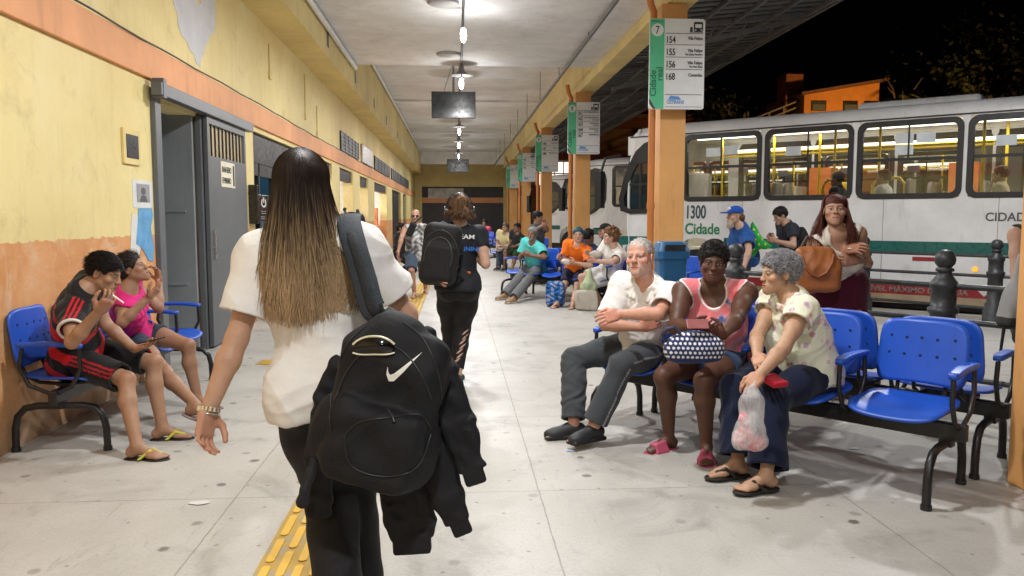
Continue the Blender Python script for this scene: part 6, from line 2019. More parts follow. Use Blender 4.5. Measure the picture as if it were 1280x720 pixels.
# 9 --- man in the blue cap
J9 = pose((930, 318, 10.4), 1.0, 262, 255, 262, pitch=-2, neck=(926, 283), head=(914, 262), R=dict(), L=dict(el=(936, 314), wr=(930, 334)))
B9 = dict(skin=(.42, .25, .18), g=1.15, belly=.7, beard=((.42, .33, .24), .85), brow=(.2, .1, .05))
p9 = person('bearded man in a blue cap and blue shirt standing beside the bus', J9, B9, .014, .0075,
            top=dict(col=(.012, .065, .24), loose=.022, sleeve=.65, slw=1.2, hem=.12, wrinkle=.005, seed=91),
            bottom=dict(col=(.02, .025, .04), loose=.02, flare=1.4), shoes=dict(col=(.03, .03, .03)))
Fb = Fld(); o_ = J9['head']; Fb.ell(o_ + J9['hf'] * .06 - J9['hu'] * .115, (.05, .05, .055), np.array([J9['hr'], J9['hf'], J9['hu']])); Fb.noise(.004, 90, 2); sdf_obj('beard', Fb, .007, M_HAIR, p9, (.36, .30, .23))
Fb = Fld(); Fb.ell(o_ - J9['hf'] * .075 - J9['hu'] * .02, (.075, .05, .075), np.array([J9['hr'], J9['hf'], J9['hu']])); Fb.noise(.006, 60, 2); sdf_obj('hair', Fb, .008, M_HAIR, p9, (.10, .045, .02))
def cap(J, root, c, h=.006, badge=None):
    o = J['head']; hr, hf, hu = J['hr'], J['hf'], J['hu']; s = J['s']; Rm = np.array([hr, hf, hu])
    F = Fld(); F.ell(o - hf * .012 * s + hu * .045 * s, np.array((.088, .108, .088)) * s, Rm); F.cut(o + hu * .035 * s, -hu, .004)
    F.ell(o + hf * .125 * s + hu * .045 * s, np.array((.072, .085, .011)) * s, Rm, .01)
    k = sdf_obj('cap', F, h, M_CLOTH, root, c)
    if badge:
        b2 = Fld(); b2.ell(o + hf * .075 * s + hu * .088 * s - hr * .035 * s * 0, np.array((.034, .026, .024)) * s, Rm); sdf_obj('cap_badge', b2, h, M_CLOTH, root, badge)
    return k
cap(J9, p9, (.012, .06, .30), .006, (.6, .62, .66))

# 10 --- man looking at his phone
J10 = pose((986, 319, 11.2), .98, 268, 262, 266, pitch=-26, neck=(984, 280), head=(973, 267), slouch=.02,
           R=dict(el=(978, 305), eln=False, wr=(965, 297)), L=dict(sh=(991, 286), el=(992, 307), eln=True, wr=(966, 300), wrn=True))
B10 = dict(skin=(.42, .25, .17))
p10 = person('dark-haired man in a dark t-shirt looking down at his phone by the bus', J10, B10, .014, .0075,
             top=dict(col=(.018, .021, .032), mat=M_DARK, loose=.018, sleeve=.6, slw=1.15, hem=.1, wrinkle=.004), bottom=dict(col=(.02, .025, .04), loose=.018),
             hair=dict(col=(.01, .009, .008), vol=.012, amp=.003, low=-.04), shoes=dict(col=(.03, .03, .03)))
tuft(J10, B10, p10, 700, .035, (.014, .011, .010), line=.034, low=-.045, comb=(0, .1, .3), lift=.9, seed=10, rad=.0028)
# 11 --- person cut by the right edge
J11 = pose((1296, 392, 5.6), .98, 200, 200, 200, neck=(1300, 285), head=(1301, 255), R=dict(sh=(1272, 294), el=(1271, 338), wr=(1276, 372)))
p11 = person('bare-armed person in a dark vest cut off by the right edge', J11, dict(skin=(.52, .31, .22), arm=1.1), .012, .007,
             top=dict(col=(.02, .02, .024), mat=M_DARK, tank=True, loose=.012, hem=.08), bottom=dict(col=(.03, .035, .05), loose=.018), hair=dict(col=(.03, .02, .015)), shoes=dict(col=(.03, .03, .03)))

# 12 --- man in orange
hip12 = fseat(2, FB0) + V(.0, .0, .53)
def seated(px_neck, px_head, hip, az, b, R, L, s=1., **k):
    return pose(hip, s, az, k.pop('az_c', az), k.pop('az_h', az), neck=px_neck, head=px_head, R=R, L=L, slouch=k.pop('slouch', .04), **k)
hip12 = AT(720, 339, 12.75); hip12[2] = .53
J12 = seated((722, 306), (723, 291), hip12, 212, None,
             dict(el=(703, 333), wr=(699, 322), curl=.6, an=G(696, 378, .08), kn=(687, 344), foot=215), dict(el=(738, 333), wr=(716, 328), curl=.6, an=G(716, 379, .08), kn=(710, 343), foot=200), az_h=190)
p12 = person('young man with blue-tinted hair in an orange t-shirt sitting with a snack', J12, dict(skin=(.50, .30, .21), g=1.05), .014, .0085,
             top=dict(col=(.80, .17, .015), loose=.02, sleeve=.65, slw=1.2, hem=.07, wrinkle=.005), bottom=dict(col=(.014, .018, .045), length=.85, loose=.02, name='shorts'),
             hair=dict(col=(.02, .075, .105), vol=.010, amp=.003, low=-.01), shoes=dict(kind='flip', col=(.03, .03, .03)))
# 13 --- person in white tee and shorts with curly hair
hip14 = AT(762, 343, 12.1); hip14[2] = .53
J14 = seated((768, 308), (762, 293), hip14, 225, None,
             dict(el=(742, 330), wr=(736, 317), curl=.5, an=G(731, 380, .08), kn=(721, 345), foot=230), dict(el=(765, 328), eln=True, wr=(738, 326), curl=.5, an=G(751, 377, .08), kn=(744, 346), foot=215), az_h=262, az_c=235)
p14 = person('person with curly brown hair in white t-shirt and white shorts eating', J14, dict(skin=(.55, .34, .25), g=1.08), .014, .0085,
             top=dict(col=WHITE_T, loose=.02, sleeve=.6, slw=1.2, hem=.07), bottom=dict(col=(.68, .68, .66), length=.8, loose=.022, name='shorts'),
             hair=dict(col=(.15, .075, .035), vol=.035, amp=.014, freq=55, low=-.10, line=.04), shoes=dict(kind='flip', col=(.05, .04, .04)))
# 14 --- person in the black cap behind
hip13 = AT(764, 336, 13.4); hip13[2] = .56
J13 = seated((762, 299), (755, 287), hip13, 262, None, dict(el=(748, 322), wr=(744, 332)), dict(el=(766, 322), wr=(750, 330)), az_h=265)
p13 = person('person in a black cap and dark shirt facing left behind the curly-haired person', J13, dict(skin=(.55, .33, .24)), .016, .009,
             top=dict(col=(.015, .016, .02), mat=M_DARK, loose=.02, sleeve=.6), bottom=dict(col=(.02, .03, .05), loose=.02), shoes=dict(col=(.03, .03, .03)))
cap(J13, p13, (.012, .013, .012), .009)
# 15 --- dark head behind orange man
hip23 = AT(737, 340, 13.9); hip23[2] = .53
J23 = seated((737, 306), (736, 295), hip23, 40, None, dict(), dict(), az_h=60)
p23 = person('dark-haired person seated with their back turned behind the orange-shirted man', J23, dict(skin=(.3, .18, .12)), .018, .010,
             top=dict(col=(.02, .04, .09), loose=.02, sleeve=.6), bottom=dict(col=(.02, .02, .03), loose=.02), hair=dict(col=(.012, .01, .01), vol=.015), shoes=dict(col=(.03, .03, .03)))
# 16 --- man in turquoise
hip15 = AT(669, 338, 13.85); hip15[2] = .53
J15 = seated((666, 304), (666, 289), hip15, 222, None,
             dict(el=(649, 326), wr=(652, 318), curl=.6, an=G(631, 368, .09), kn=(634, 342), foot=238), dict(el=(681, 322), wr=(655, 318), wrn=True, curl=.6, an=G(642, 372, .09), kn=(652, 344), foot=225), az_h=215)
p15 = person('grey-haired man in a turquoise shirt and grey trousers sitting at the end of his bench', J15, dict(skin=(.24, .125, .075), g=1.12, belly=.5, beard=((.4, .4, .4), .4)), .014, .0085,
             top=dict(col=(.10, .55, .53), loose=.024, sleeve=.7, slw=1.25, hem=.11), bottom=dict(col=(.14, .145, .15), loose=.02, flare=1.3),
             hair=dict(col=(.22, .22, .22), vol=.010, amp=.003), shoes=dict(col=(.30, .19, .10), sole=(.5, .45, .38)))
# 17 --- standing man in dark grey
J16 = pose((672, 312, 16.2), 1.0, 130, 120, 110, pitch=-14, neck=(671, 264), head=(675, 253), R=dict(el=(664, 290), wr=(678, 282), wrn=True), L=dict(el=(684, 288), wr=(681, 279)))
p16 = person('man in a dark grey t-shirt standing by the pillar with a phone', J16, dict(skin=(.30, .17, .11)), .016, .010,
             top=dict(col=(.055, .062, .07), loose=.02, sleeve=.6, hem=.1), bottom=dict(col=(.05, .055, .06), loose=.02), hair=dict(col=(.012, .01, .01)), shoes=dict(col=(.03, .03, .03)))
# 18, 19 --- pair on the farther bench
hip17 = AT(629, 315, 21.2); hip17[2] = .53
J17 = seated((631, 292), (632, 283), hip17, 215, None, dict(el=(622, 305), wr=(621, 310), an=G(623, 334, .09), kn=(617, 316)), dict(el=(640, 306), wr=(628, 308), an=G(632, 332, .09), kn=(628, 316)))
p17 = person('man in a pale yellow shirt and jeans on the farther bench', J17, dict(skin=(.45, .27, .19), g=1.1), .02, .012, top=dict(col=(.74, .66, .36), loose=.02, sleeve=.7), bottom=dict(col=(.02, .03, .06), loose=.02), hair=dict(col=(.12, .10, .09)), shoes=dict(col=(.02, .02, .02)))
hip18 = AT(645, 315, 20.6); hip18[2] = .53
J18 = seated((647, 292), (646, 283), hip18, 225, None, dict(el=(637, 305), wr=(634, 310), an=G(631, 335, .09), kn=(632, 316)), dict(el=(655, 304), wr=(640, 309), an=G(640, 336, .09), kn=(642, 317)))
p18 = person('man in a dark t-shirt and green shorts beside the yellow-shirted man', J18, dict(skin=(.22, .12, .08), g=1.1), .02, .012, top=dict(col=(.022, .022, .026), loose=.02, sleeve=.65), bottom=dict(col=(.03, .09, .035), length=.85, loose=.02, name='shorts'), hair=dict(col=(.012, .01, .01)), shoes=dict(col=(.03, .03, .03)))
# 20 --- man in the camouflage vest walking towards the camera
J19 = pose((521, 318, 13.9), 1.0, 184, 182, 180, neck=(519, 267), head=(519, 256), L=dict(el=(537, 292), wr=(536, 308), an=AT(532, 360, 14.5), foot=178, fpitch=-12), R=dict(el=(502, 297), wr=(498, 314), an=AT(518, 366, 13.7), foot=186))
def camo(P):
    n = np.sin(P[:, 0] * 31 + 2 * np.sin(P[:, 2] * 27)) * np.sin(P[:, 2] * 36 + 2 * np.sin(P[:, 0] * 23 + 1))
    c = np.tile(np.array((.26, .26, .25)), (len(P), 1)); c[n > .2] = (.50, .50, .49); c[n < -.35] = (.10, .10, .10)
    return c
p19 = person('bald man with glasses in a grey camouflage vest walking towards the camera', J19, dict(skin=(.46, .26, .18), g=1.12, belly=.5, beard=((.4, .38, .36), .4)), .014, .008,
             top=dict(col=camo, tank=True, strap=.6, loose=.016, hem=.12, neckline=.075, name='vest'), bottom=dict(col=(.05, .075, .11), length=.98, loose=.025, flare=1.2, name='shorts'), shoes=dict(kind='flip', col=(.30, .12, .06)))
b_ = MB(); o_ = J19['head'] - np.array(p19.location)
for sg in (1, -1): b_.tube([o_ + J19['hr'] * sg * .034 + J19['hf'] * .10, o_ + J19['hr'] * sg * .034 + J19['hf'] * .104], .021, 12); b_.tube([o_ + J19['hr'] * sg * .05 + J19['hf'] * .10, o_ + J19['hr'] * sg * .08], .004, 6)
b_.build('glasses', simple('glasses_dark', (.03, .03, .03), .15), p19)
# 21 --- grey tee and cap behind him
J20 = pose((553, 322, 17.5), 1.0, 184, neck=(554, 262), head=(554, 251), R=dict(an=AT(550, 350, 17.4)), L=dict(an=AT(556, 352, 17.2)))
p20 = person('man in a cap and light grey t-shirt coming up behind the walking woman', J20, dict(skin=(.35, .2, .13)), .018, .011, top=dict(col=(.36, .36, .36), loose=.02, sleeve=.6, hem=.1), bottom=dict(col=(.03, .03, .04), loose=.02), shoes=dict(col=(.05, .05, .05)))
cap(J20, p20, (.05, .055, .07), .011)
# 22 --- man at the kiosk
J21 = pose((436, 325, 13.2), .98, -20, -25, -30, neck=(438, 263), head=(437, 250), R=dict(an=AT(441, 376, 13.2)), L=dict(an=AT(433, 376, 13.4)))
p21 = person('young man with a shaved nape at the bright kiosk, seen from behind', J21, dict(skin=(.34, .2, .13)), .014, .008, top=dict(col=(.56, .58, .56), loose=.022, sleeve=.65, hem=.1), bottom=dict(col=(.03, .03, .04), loose=.02), hair=dict(col=(.012, .010, .009), vol=.010, low=-.01), shoes=dict(col=(.05, .05, .05)))
# 23 --- dark figure by the shutters
J22 = pose((499, 318, 19.5), .98, 100, neck=(501, 275), head=(503, 265), R=dict(an=AT(497, 340, 19.5)), L=dict(an=AT(501, 341, 19.6)))
p22 = person('dark-haired person in black clothes standing by the closed shutters', J22, dict(skin=(.28, .16, .11)), .02, .012, top=dict(col=(.012, .012, .014), mat=M_DARK, loose=.02, sleeve=1.5), bottom=dict(col=(.012, .012, .014), mat=M_DARK, loose=.02), hair=dict(col=(.012, .01, .01), vol=.02, low=-.1), shoes=dict(col=(.02, .02, .02)))
# 24 --- woman in pink far away
hip25 = AT(606, 288, 28.6); hip25[2] = .53
J25 = seated((605, 274), (606, 267), hip25, 200, None, dict(), dict(), s=.95)
p25 = person('woman in a pink top seated on the farthest bench', J25, dict(skin=(.3, .17, .11), bust=.6), .022, .014, top=dict(col=(.72, .09, .18), loose=.02, sleeve=.5), bottom=dict(col=(.03, .05, .10), loose=.02), hair=dict(col=(.015, .012, .01), vol=.02, low=-.1), shoes=dict(col=(.05, .05, .05)))
# 25 --- figure beside the walking man
J26 = pose((541, 318, 21.), .97, 190, neck=(539, 272), head=(538, 264), R=dict(an=AT(539, 337, 21.)), L=dict(an=AT(543, 337, 21.)))
p26 = person('woman with dark loose hair half hidden behind the man in the camouflage vest', J26, dict(skin=(.3, .17, .11), bust=.6), .022, .013, top=dict(col=(.10, .03, .03), loose=.02, sleeve=.6), bottom=dict(col=(.03, .03, .05), loose=.02), hair=dict(col=(.02, .012, .01), vol=.025, low=-.12), shoes=dict(col=(.05, .05, .05)))
# passengers inside bus 1300
def busp(x, y_, z): 
    c, s_ = cos(B_RZ), sin(B_RZ); return V(3.1 + x * c - y_ * s_, 15.4 + x * s_ + y_ * c, z)
for (x, y_, col, lab, hc_) in ((4.75, .36, (.72, .72, .72), 'passenger in a white shirt behind the third window of bus 1300', (.05, .03, .02)), (6.35, .42, (.74, .62, .42), 'passenger in a cream shirt behind the fourth window of bus 1300', (.02, .015, .01)), (4.0, .5, (.05, .05, .06), 'dark-haired passenger behind the second window of bus 1300', (.012, .01, .01))):
    hp_ = busp(x, y_, 1.36)
    f_ = -CU * 0 + V(-.72724, .68638, 0)
    az = math.degrees(math.atan2(f_[0], f_[1]))
    Jb = pose(hp_, 1., az, R=dict(an=hp_ + f_ * .42 + V(0, 0, -.44)), L=dict(an=hp_ + f_ * .44 + V(0, 0, -.44)))
    person(lab, Jb, dict(skin=(.36, .2, .13), g=1.1), .016, .011, top=dict(col=col, loose=.02, sleeve=.6), bottom=dict(col=(.03, .03, .05), loose=.02), hair=dict(col=hc_), shoes=dict(col=(.03, .03, .03)))
# ------------------------------------------------------------------ bags and carried things
def frame(f_az, roll=0., pitch=0.):
    f, r, u = az_axes(f_az, pitch, roll)
    return f, r, u
# big black backpack on the right shoulder of woman 1
bc = AT(481, 505, 2.38)
f, r, u = frame(10, 14)
Rm = np.array([r, f, u])
bk = thing('backpack', 'large black backpack with a white swoosh slung from the long-haired woman\'s shoulder', 'backpack', bc)
F = Fld()
P_ = lambda x, y, z: bc + r * x + f * y + u * z
F.box(P_(0, .02, -.02), (.165, .085, .235), .07, Rm)
F.ell(P_(0, .015, .17), (.135, .08, .11), Rm, .05)
F.box(P_(.01, -.065, -.11), (.145, .05, .125), .045, Rm, .02)
F.ell(P_(.15, .01, -.11), (.05, .07, .11), Rm, .03); F.ell(P_(-.155, .01, -.12), (.05, .07, .11), Rm, .03)
F.noise(.006, 14, 3); F.noise(.004, 33, 4)
F.crease(.004, 24, 6, (1, 1, .5))
sdf_obj('bag_body', F, .005, M_DARK, bk, (.0075, .008, .010))
sw_t = [(-.052, .012), (-.05, -.004), (-.044, -.012), (-.03, -.008), (.0, .012), (.035, .035), (.07, .058)]
sw_b = [(-.052, .012), (-.056, -.010), (-.048, -.030), (-.030, -.030), (.002, -.004), (.036, .028), (.07, .058)]
ctr = AT(503, 464, 2.25)
to3 = lambda q: ctr + CR * (q[0] * .82 + 0.0) + CU * q[1] * .95
decal_strip('swoosh', F, [to3(q) for q in sw_t], [to3(q) for q in sw_b], nrm(ctr - CC), simple('swoosh_white', (.78, .76, .72), .5), bk, .002)
# zips
Fz = MB(); o = np.array(bk.location)
def smooth_px(P, n=7):
    P = np.array(P, float); m = len(P); out = []
    for i in range(m - 1):
        a, b, c, d = P[max(i - 1, 0)], P[i], P[i + 1], P[min(i + 2, m - 1)]
        for t in np.linspace(0, 1, n, endpoint=(i == m - 2)): out.append(.5 * ((2 * b) + (c - a) * t + (2 * a - 5 * b + 4 * c - d) * t * t + (3 * b - a - 3 * c + d) * t ** 3))
    return out
def onsurf(F, p, d, lift=.002):
    Q = (np.asarray(p, float) - d * .25).astype(f32)[None]
    for _ in range(40): Q = Q + (d.astype(f32) * (F.ev(Q) * f32(.85))[:, None])
    return Q[0] - d * lift
dv = nrm(ctr - CC)
Fz.tube([onsurf(F, AT(u_, v_, 2.25), dv) - o for u_, v_ in smooth_px(((415, 505), (428, 470), (452, 440), (480, 430), (505, 440), (528, 470), (540, 500)))], .0032, 6)
Fz.tube([onsurf(F, AT(u_, v_, 2.25), dv, .006) - o for u_, v_ in ((484, 512), (490, 520), (493, 528))], .005, 6)
for px_ in (((412, 540), (409, 500), (417, 460), (434, 425), (455, 404)), ((552, 545), (554, 500), (545, 455), (528, 420), (505, 400)), ((430, 545), (438, 583), (480, 597), (522, 585), (540, 545)), ((430, 545), (450, 528), (490, 522), (526, 520), (540, 540))):
    Fz.tube([onsurf(F, AT(u_, v_, 2.25), dv, .0025) - o for u_, v_ in smooth_px(px_)], .0024, 6)
Fz.build('zip', simple('zip_dark', (.022, .022, .024), .4, .3), bk)
# straps
Fs = Fld()
sp = [P_(-.05, .09, .26), AT(468, 388, 2.46), AT(454, 345, 2.52), AT(441, 300, 2.60), AT(436, 276, 2.70), AT(440, 270, 2.83), AT(444, 282, 2.93), AT(450, 320, 2.96)]
ribbon('strap', sp, .078, .017, CR, M_DARK, bk, (.020, .026, .032))
ribbon('strap_webbing', [p + (CC - p) / np.linalg.norm(CC - p) * .012 for p in sp[:5]], .030, .006, CR, M_DARK, bk, (.010, .011, .013))
Fs = Fld()
sp = [AT(415, 520, 2.40), AT(398, 560, 2.40), AT(388, 592, 2.38), AT(381, 612, 2.36), AT(378, 628, 2.36)]
for a, c in zip(sp, sp[1:]): Fs.cone(a, c, .016, .012, .01)
Fs.ell(sp[-1], (.018, .01, .016)); sdf_obj('loose_strap', Fs, .006, M_DARK, bk, (.014, .014, .016))
# sunglasses hooked on the bag's top
sgl = thing('sunglasses', 'glossy black sunglasses with a pale rim hooked on the large backpack', 'sunglasses', AT(466, 430, 2.24))
og = np.array(sgl.location)
cl_ = [onsurf(F, AT(466 + 27 * t, 431 + 4 * t * t, 2.25), dv, .008) for t in np.linspace(-1, 1, 11)]
b_ = MB()
hgt = [.026 * (1 - .55 * abs(t) ** 3) for t in np.linspace(-1, 1, 11)]
vs = []
for c, h_ in zip(cl_, hgt): vs += [c + CU * h_ - o * 0, c - CU * h_ * .95]
b_.add([v - og for v in vs], [(2 * i, 2 * i + 1, 2 * i + 3, 2 * i + 2) for i in range(10)], 0, True)
ob = b_.build('lens', simple('lens_black', (.004, .004, .005), .06), sgl); m_ = ob.modifiers.new('t', 'SOLIDIFY'); m_.thickness = .004
b_ = MB()
b_.tube([c + CU * h_ * 1.02 - og for c, h_ in zip(cl_, hgt)], .0035, 6); b_.tube([c - CU * h_ - og for c, h_ in zip(cl_, hgt)], .0028, 6)
b_.build('rim', simple('pale_rim', (.72, .66, .5), .3, .3), sgl)
# black jacket hanging from the bag
jk = thing('jacket', 'black jacket with dangling sleeves draped over the large backpack', 'jacket', AT(500, 600, 2.42))
Fj = Fld()
def limb(px, rad, flat=.35, end=True, seed=1):
    pts = [AT(*q) for q in px]; L = Fld()
    for i, (a, c) in enumerate(zip(pts, pts[1:])):
        ra, rb = rad[i], rad[i + 1]; ax = nrm(c - a); sd = nrm(np.cross(ax, CF))
        for q in (-1, -.33, .33, 1): L.cone(a + sd * q * ra * .75, c + sd * q * rb * .75, ra * flat, rb * flat, .02)
    L.noise(.006, 34, seed, (1, 1, .25)); L.noise(.003, 70, seed + 1)
    if end:
        ax = nrm(pts[-1] - pts[-2]); sd = nrm(np.cross(ax, CF)); c = pts[-1] - ax * .02
        L.cut(pts[-1] - ax * .045, ax, .004)
        L.box(c - ax * .012, (rad[-1] * 1.0, rad[-1] * .36, .034), .01, np.array([sd, CF, ax]), .004)
    Fj.fld(L, .012)
limb([(520, 420, 2.50), (545, 470, 2.47), (572, 530, 2.45), (596, 605, 2.43)], (.05, .062, .052, .034), .32, True, 3)
limb([(528, 500, 2.52), (545, 560, 2.50), (560, 620, 2.49), (580, 668, 2.48)], (.06, .056, .044, .032), .32, True, 5)
limb([(500, 540, 2.54), (506, 600, 2.54), (513, 650, 2.54), (516, 690, 2.54)], (.06, .078, .082, .062), .22, True, 7)
limb([(432, 440, 2.50), (412, 500, 2.51), (402, 570, 2.53), (400, 640, 2.54)], (.03, .040, .042, .034), .4, False, 9)
sdf_obj('cloth', Fj, .005, M_DARK, jk, (.009, .009, .011))
# backpack of the woman with headphones
f, r, u = frame(8, 8); bc2 = AT(551, 318, 6.45); Rm = np.array([r, f, u])
bk2 = thing('backpack', 'plain black backpack carried on one shoulder by the woman with headphones', 'backpack', bc2)
F2 = Fld(); F2.box(bc2, (.15, .10, .25), .07, Rm); F2.box(bc2 - f * .085 - u * .06, (.135, .05, .16), .05, Rm, .02); F2.noise(.004, 20, 3)
sdf_obj('bag_body', F2, .009, M_DARK, bk2, (.011, .011, .012))
b_ = MB(); o = np.array(bk2.location)
for q in (.14, .19): b_.tube([onsurf(F2, bc2 + r * q * 1.0 * sin(a) * .8 + u * (q * cos(a) * 1.15 - .02) - f * .2, f, .002) - o for a in np.linspace(-1.9, 1.9, 15)], .004, 6)
b_.build('zip', simple('zip_grey', (.06, .06, .062), .4, .3), bk2)
Fs = Fld(); sp = [bc2 + u * .23 + f * .08, AT(560, 289, 6.62), AT(563, 281, 6.72), AT(563, 284, 6.86)]
for a, c in zip(sp, sp[1:]): Fs.cone(a, c, .026, .026, .01)
sp = [bc2 + r * .15 - u * .14 + f * .06, AT(578, 350, 6.6), AT(585, 348, 6.7)]
for a, c in zip(sp, sp[1:]): Fs.cone(a, c, .012, .012, .01)
sdf_obj('strap', Fs, .008, M_DARK, bk2, (.012, .012, .013))
# polka dot bag on the lap of woman 6
pc = AT(867, 434, 4.23)
pb = thing('handbag', 'navy handbag with white polka dots resting on the lap of the pink-top woman', 'handbag', pc)
f, r, u = frame(200, 0); f = nrm(CC - pc); r = CR; u = np.cross(f, r) * -1; u = nrm(np.cross(r, -f)); u = CU
Fp = Fld(); Rm = np.array([CR, -CF, CU])
Fp.ell(pc + CU * .0, (.165, .085, .085), Rm, .03); Fp.box(pc - CU * .02, (.15, .07, .05), .04, Rm, .04); Fp.noise(.005, 20, 5)
def dots(P):
    q = P - pc; x = q @ CR; z = q @ CU + .35 * (q @ CF) * 0
    c = np.tile(np.array((.022, .032, .105)), (len(P), 1))
    s_ = .0245; row = np.round(z / s_); xx = x / s_ + .5 * (row % 2)
    d = np.hypot((xx - np.round(xx)) * s_, (z / s_ - row) * s_)
    c[(d < .0075) & (z > -.055)] = (.72, .72, .74)
    return c
sdf_obj('bag_body', Fp, .0035, M_CLOTH, pb, dots)
b_ = MB(); o = np.array(pb.location)
b_.tube([pc - o + CR * x + CU * z - CF * y_ for x, z, y_ in ((-.15, .03, 0), (-.17, .07, .01), (-.15, .10, .03), (-.11, .11, .03), (-.08, .075, .03))], .011, 8)
b_.build('handle', simple('navy_strap', (.02, .025, .06), .6), pb)
def phone_at(name, c, ax, nrm_, label, col=M_BLK, sz=(.034, .068)):
    b_ = MB(); ax = nrm(ax); n_ = nrm(nrm_ - ax * (nrm_ @ ax)); t = np.cross(ax, n_)
    b_.add([c + ax * sz[1] * i + t * sz[0] * j + n_ * k for k in (-.0045, .0045) for i, j in ((-1, -1), (1, -1), (1, 1), (-1, 1))], [(3, 2, 1, 0), (4, 5, 6, 7), (0, 1, 5, 4), (1, 2, 6, 5), (2, 3, 7, 6), (3, 0, 4, 7)])
    return tag(b_.build(name, col, None, .003), label, 'phone')
phone_at('phone', AT(872, 405, 4.17), CR, -CF * .8 + V(0, 0, .6), 'phone in a pinkish case held by the pink-top woman', simple('case_pink', (.28, .09, .09), .4), (.030, .058))
phone_at('phone', AT(963, 297, 10.9), V(0, 0, 1), V(1, 0, 0), 'phone in the hands of the dark-haired man by the bus')
phone_at('phone', AT(682, 278, 16.0), V(0, 0, 1), V(-1, 0, 0), 'dark phone held by the man standing in grey')
# plastic bag hanging from the hand of woman 7
pl = thing('plastic_bag', 'translucent plastic bag with pink contents hanging from the grey-haired woman\'s hand', 'plastic bag', AT(939, 535, 3.72))
m, nt, b = mat_nodes('thin_plastic')
b.inputs['Base Color'].default_value = (.72, .72, .74, 1); b.inputs['Roughness'].default_value = .25
tr = nd(nt, 'ShaderNodeBsdfTransparent'); mx = nd(nt, 'ShaderNodeMixShader')
nt.links.new(ramp(nt, noise(nt, coords(nt, (30, 30, 6)), 1., 5, .7), [(.3, .30), (.7, .68)]), mx.inputs[0])
nt.links.new(tr.outputs[0], mx.inputs[1]); nt.links.new(b.outputs[0], mx.inputs[2]); nt.links.new(mx.outputs[0], nt.nodes['Material Output'].inputs['Surface'])
bump(nt, b, noise(nt, coords(nt, (40, 40, 8)), 1., 5, .7), 1., .012)
M_PLAST = m
Fq = Fld(); top = AT(944, 478, 3.78); c1_ = AT(940, 515, 3.74); c2_ = AT(937, 545, 3.73)
Fq.cone(top, AT(942, 500, 3.75), .016, .045, .03); Fq.cone(AT(942, 500, 3.75), c2_, .05, .072, .04); Fq.ell(c2_, (.082, .06, .075), None, .03); Fq.noise(.008, 30, 4, (1, 1, .25)); Fq.noise(.004, 70, 6, (1, 1, .4))
sdf_obj('bag_film', Fq, .005, M_PLAST, pl, (.7, .7, .7))
Fq = Fld(); Fq.ell(AT(931, 545, 3.73), (.05, .04, .055)); Fq.ell(AT(944, 555, 3.73), (.045, .035, .035)); Fq.ell(AT(930, 525, 3.74), (.03, .03, .04)); Fq.noise(.008, 40, 2)
sdf_obj('contents', Fq, .006, M_CLOTH, pl, lambda P: np.where((np.sin(P[:, 0] * 90 + 3 * np.sin(P[:, 2] * 70)) > .3)[:, None], np.array((.70, .40, .42)), np.array((.72, .12, .15))))
# red purse on the lap of woman 7
Fr = Fld(); rc = AT(968, 476, 3.86); Fr.box(rc, (.055, .05, .018), .014, np.array(az_axes(250, 0, -14))[[1, 0, 2]]); Fr.noise(.003, 40, 2)
ro = thing('purse', 'small red purse on the navy lap of the grey-haired woman', 'purse', rc); sdf_obj('purse_body', Fr, .005, M_CLOTH, ro, (.42, .012, .03))
# brown shoulder bag of woman 8
hc_ = AT(1018, 338, 5.58)
hb8 = thing('shoulder_bag', 'large tan brown shoulder bag hanging from the red-haired woman\'s arm', 'bag', hc_)
Fh = Fld(); Rm = np.array([CR, CF, V(0, 0, 1)])
Fh.box(hc_ - V(0, 0, .05), (.175, .07, .115), .055, Rm); Fh.box(hc_ + V(0, 0, .06), (.135, .04, .10), .035, Rm, .07); Fh.noise(.010, 14, 6); Fh.crease(.004, 30, 7)
sdf_obj('bag_body', Fh, .008, attr_mat('tan_leather', .42, .3, (60, 60, 60), .2, 12, 0, .5), hb8, (.36, .125, .038))
b_ = MB(); o = np.array(hb8.location); S_ = AT(1020, 300, 5.72)
b_.tube([onsurf(Fh, hc_ + CR * x + V(0, 0, z), CF, .006) - o for x, z in ((-.11, .10), (-.09, .02), (-.05, -.03), (0, -.05), (.05, -.02), (.09, .05), (.11, .11))], .010, 8)
b_.build('handle', simple('tan_strap', (.30, .10, .03), .5), hb8)
b_ = MB()
for x0, x1 in ((-.12, -.06), (.12, .03)):
    for k in range(14):
        t = k / 14; a = hc_ + CR * x0 + V(0, 0, .12) + (S_ + CR * x1 + V(0, 0, .02) - (hc_ + CR * x0 + V(0, 0, .12))) * t
        b_.tube([a - o, a - o + V(0, 0, .022)], .008 if k % 2 else .011, 6)
b_.build('chain_strap', simple('chain_grey', (.22, .2, .18), .35, .7), hb8)
b_ = MB(); wq = J8['wrR'] - np.array(p8.location); b_.lathe([(.0, .012), (.018, .012), (.02, 0), (.0, -.002)], 14, 0, wq - CF * .035); b_.build('wrist_watch', simple('watch_white', (.75, .72, .66), .25, .3), p8)
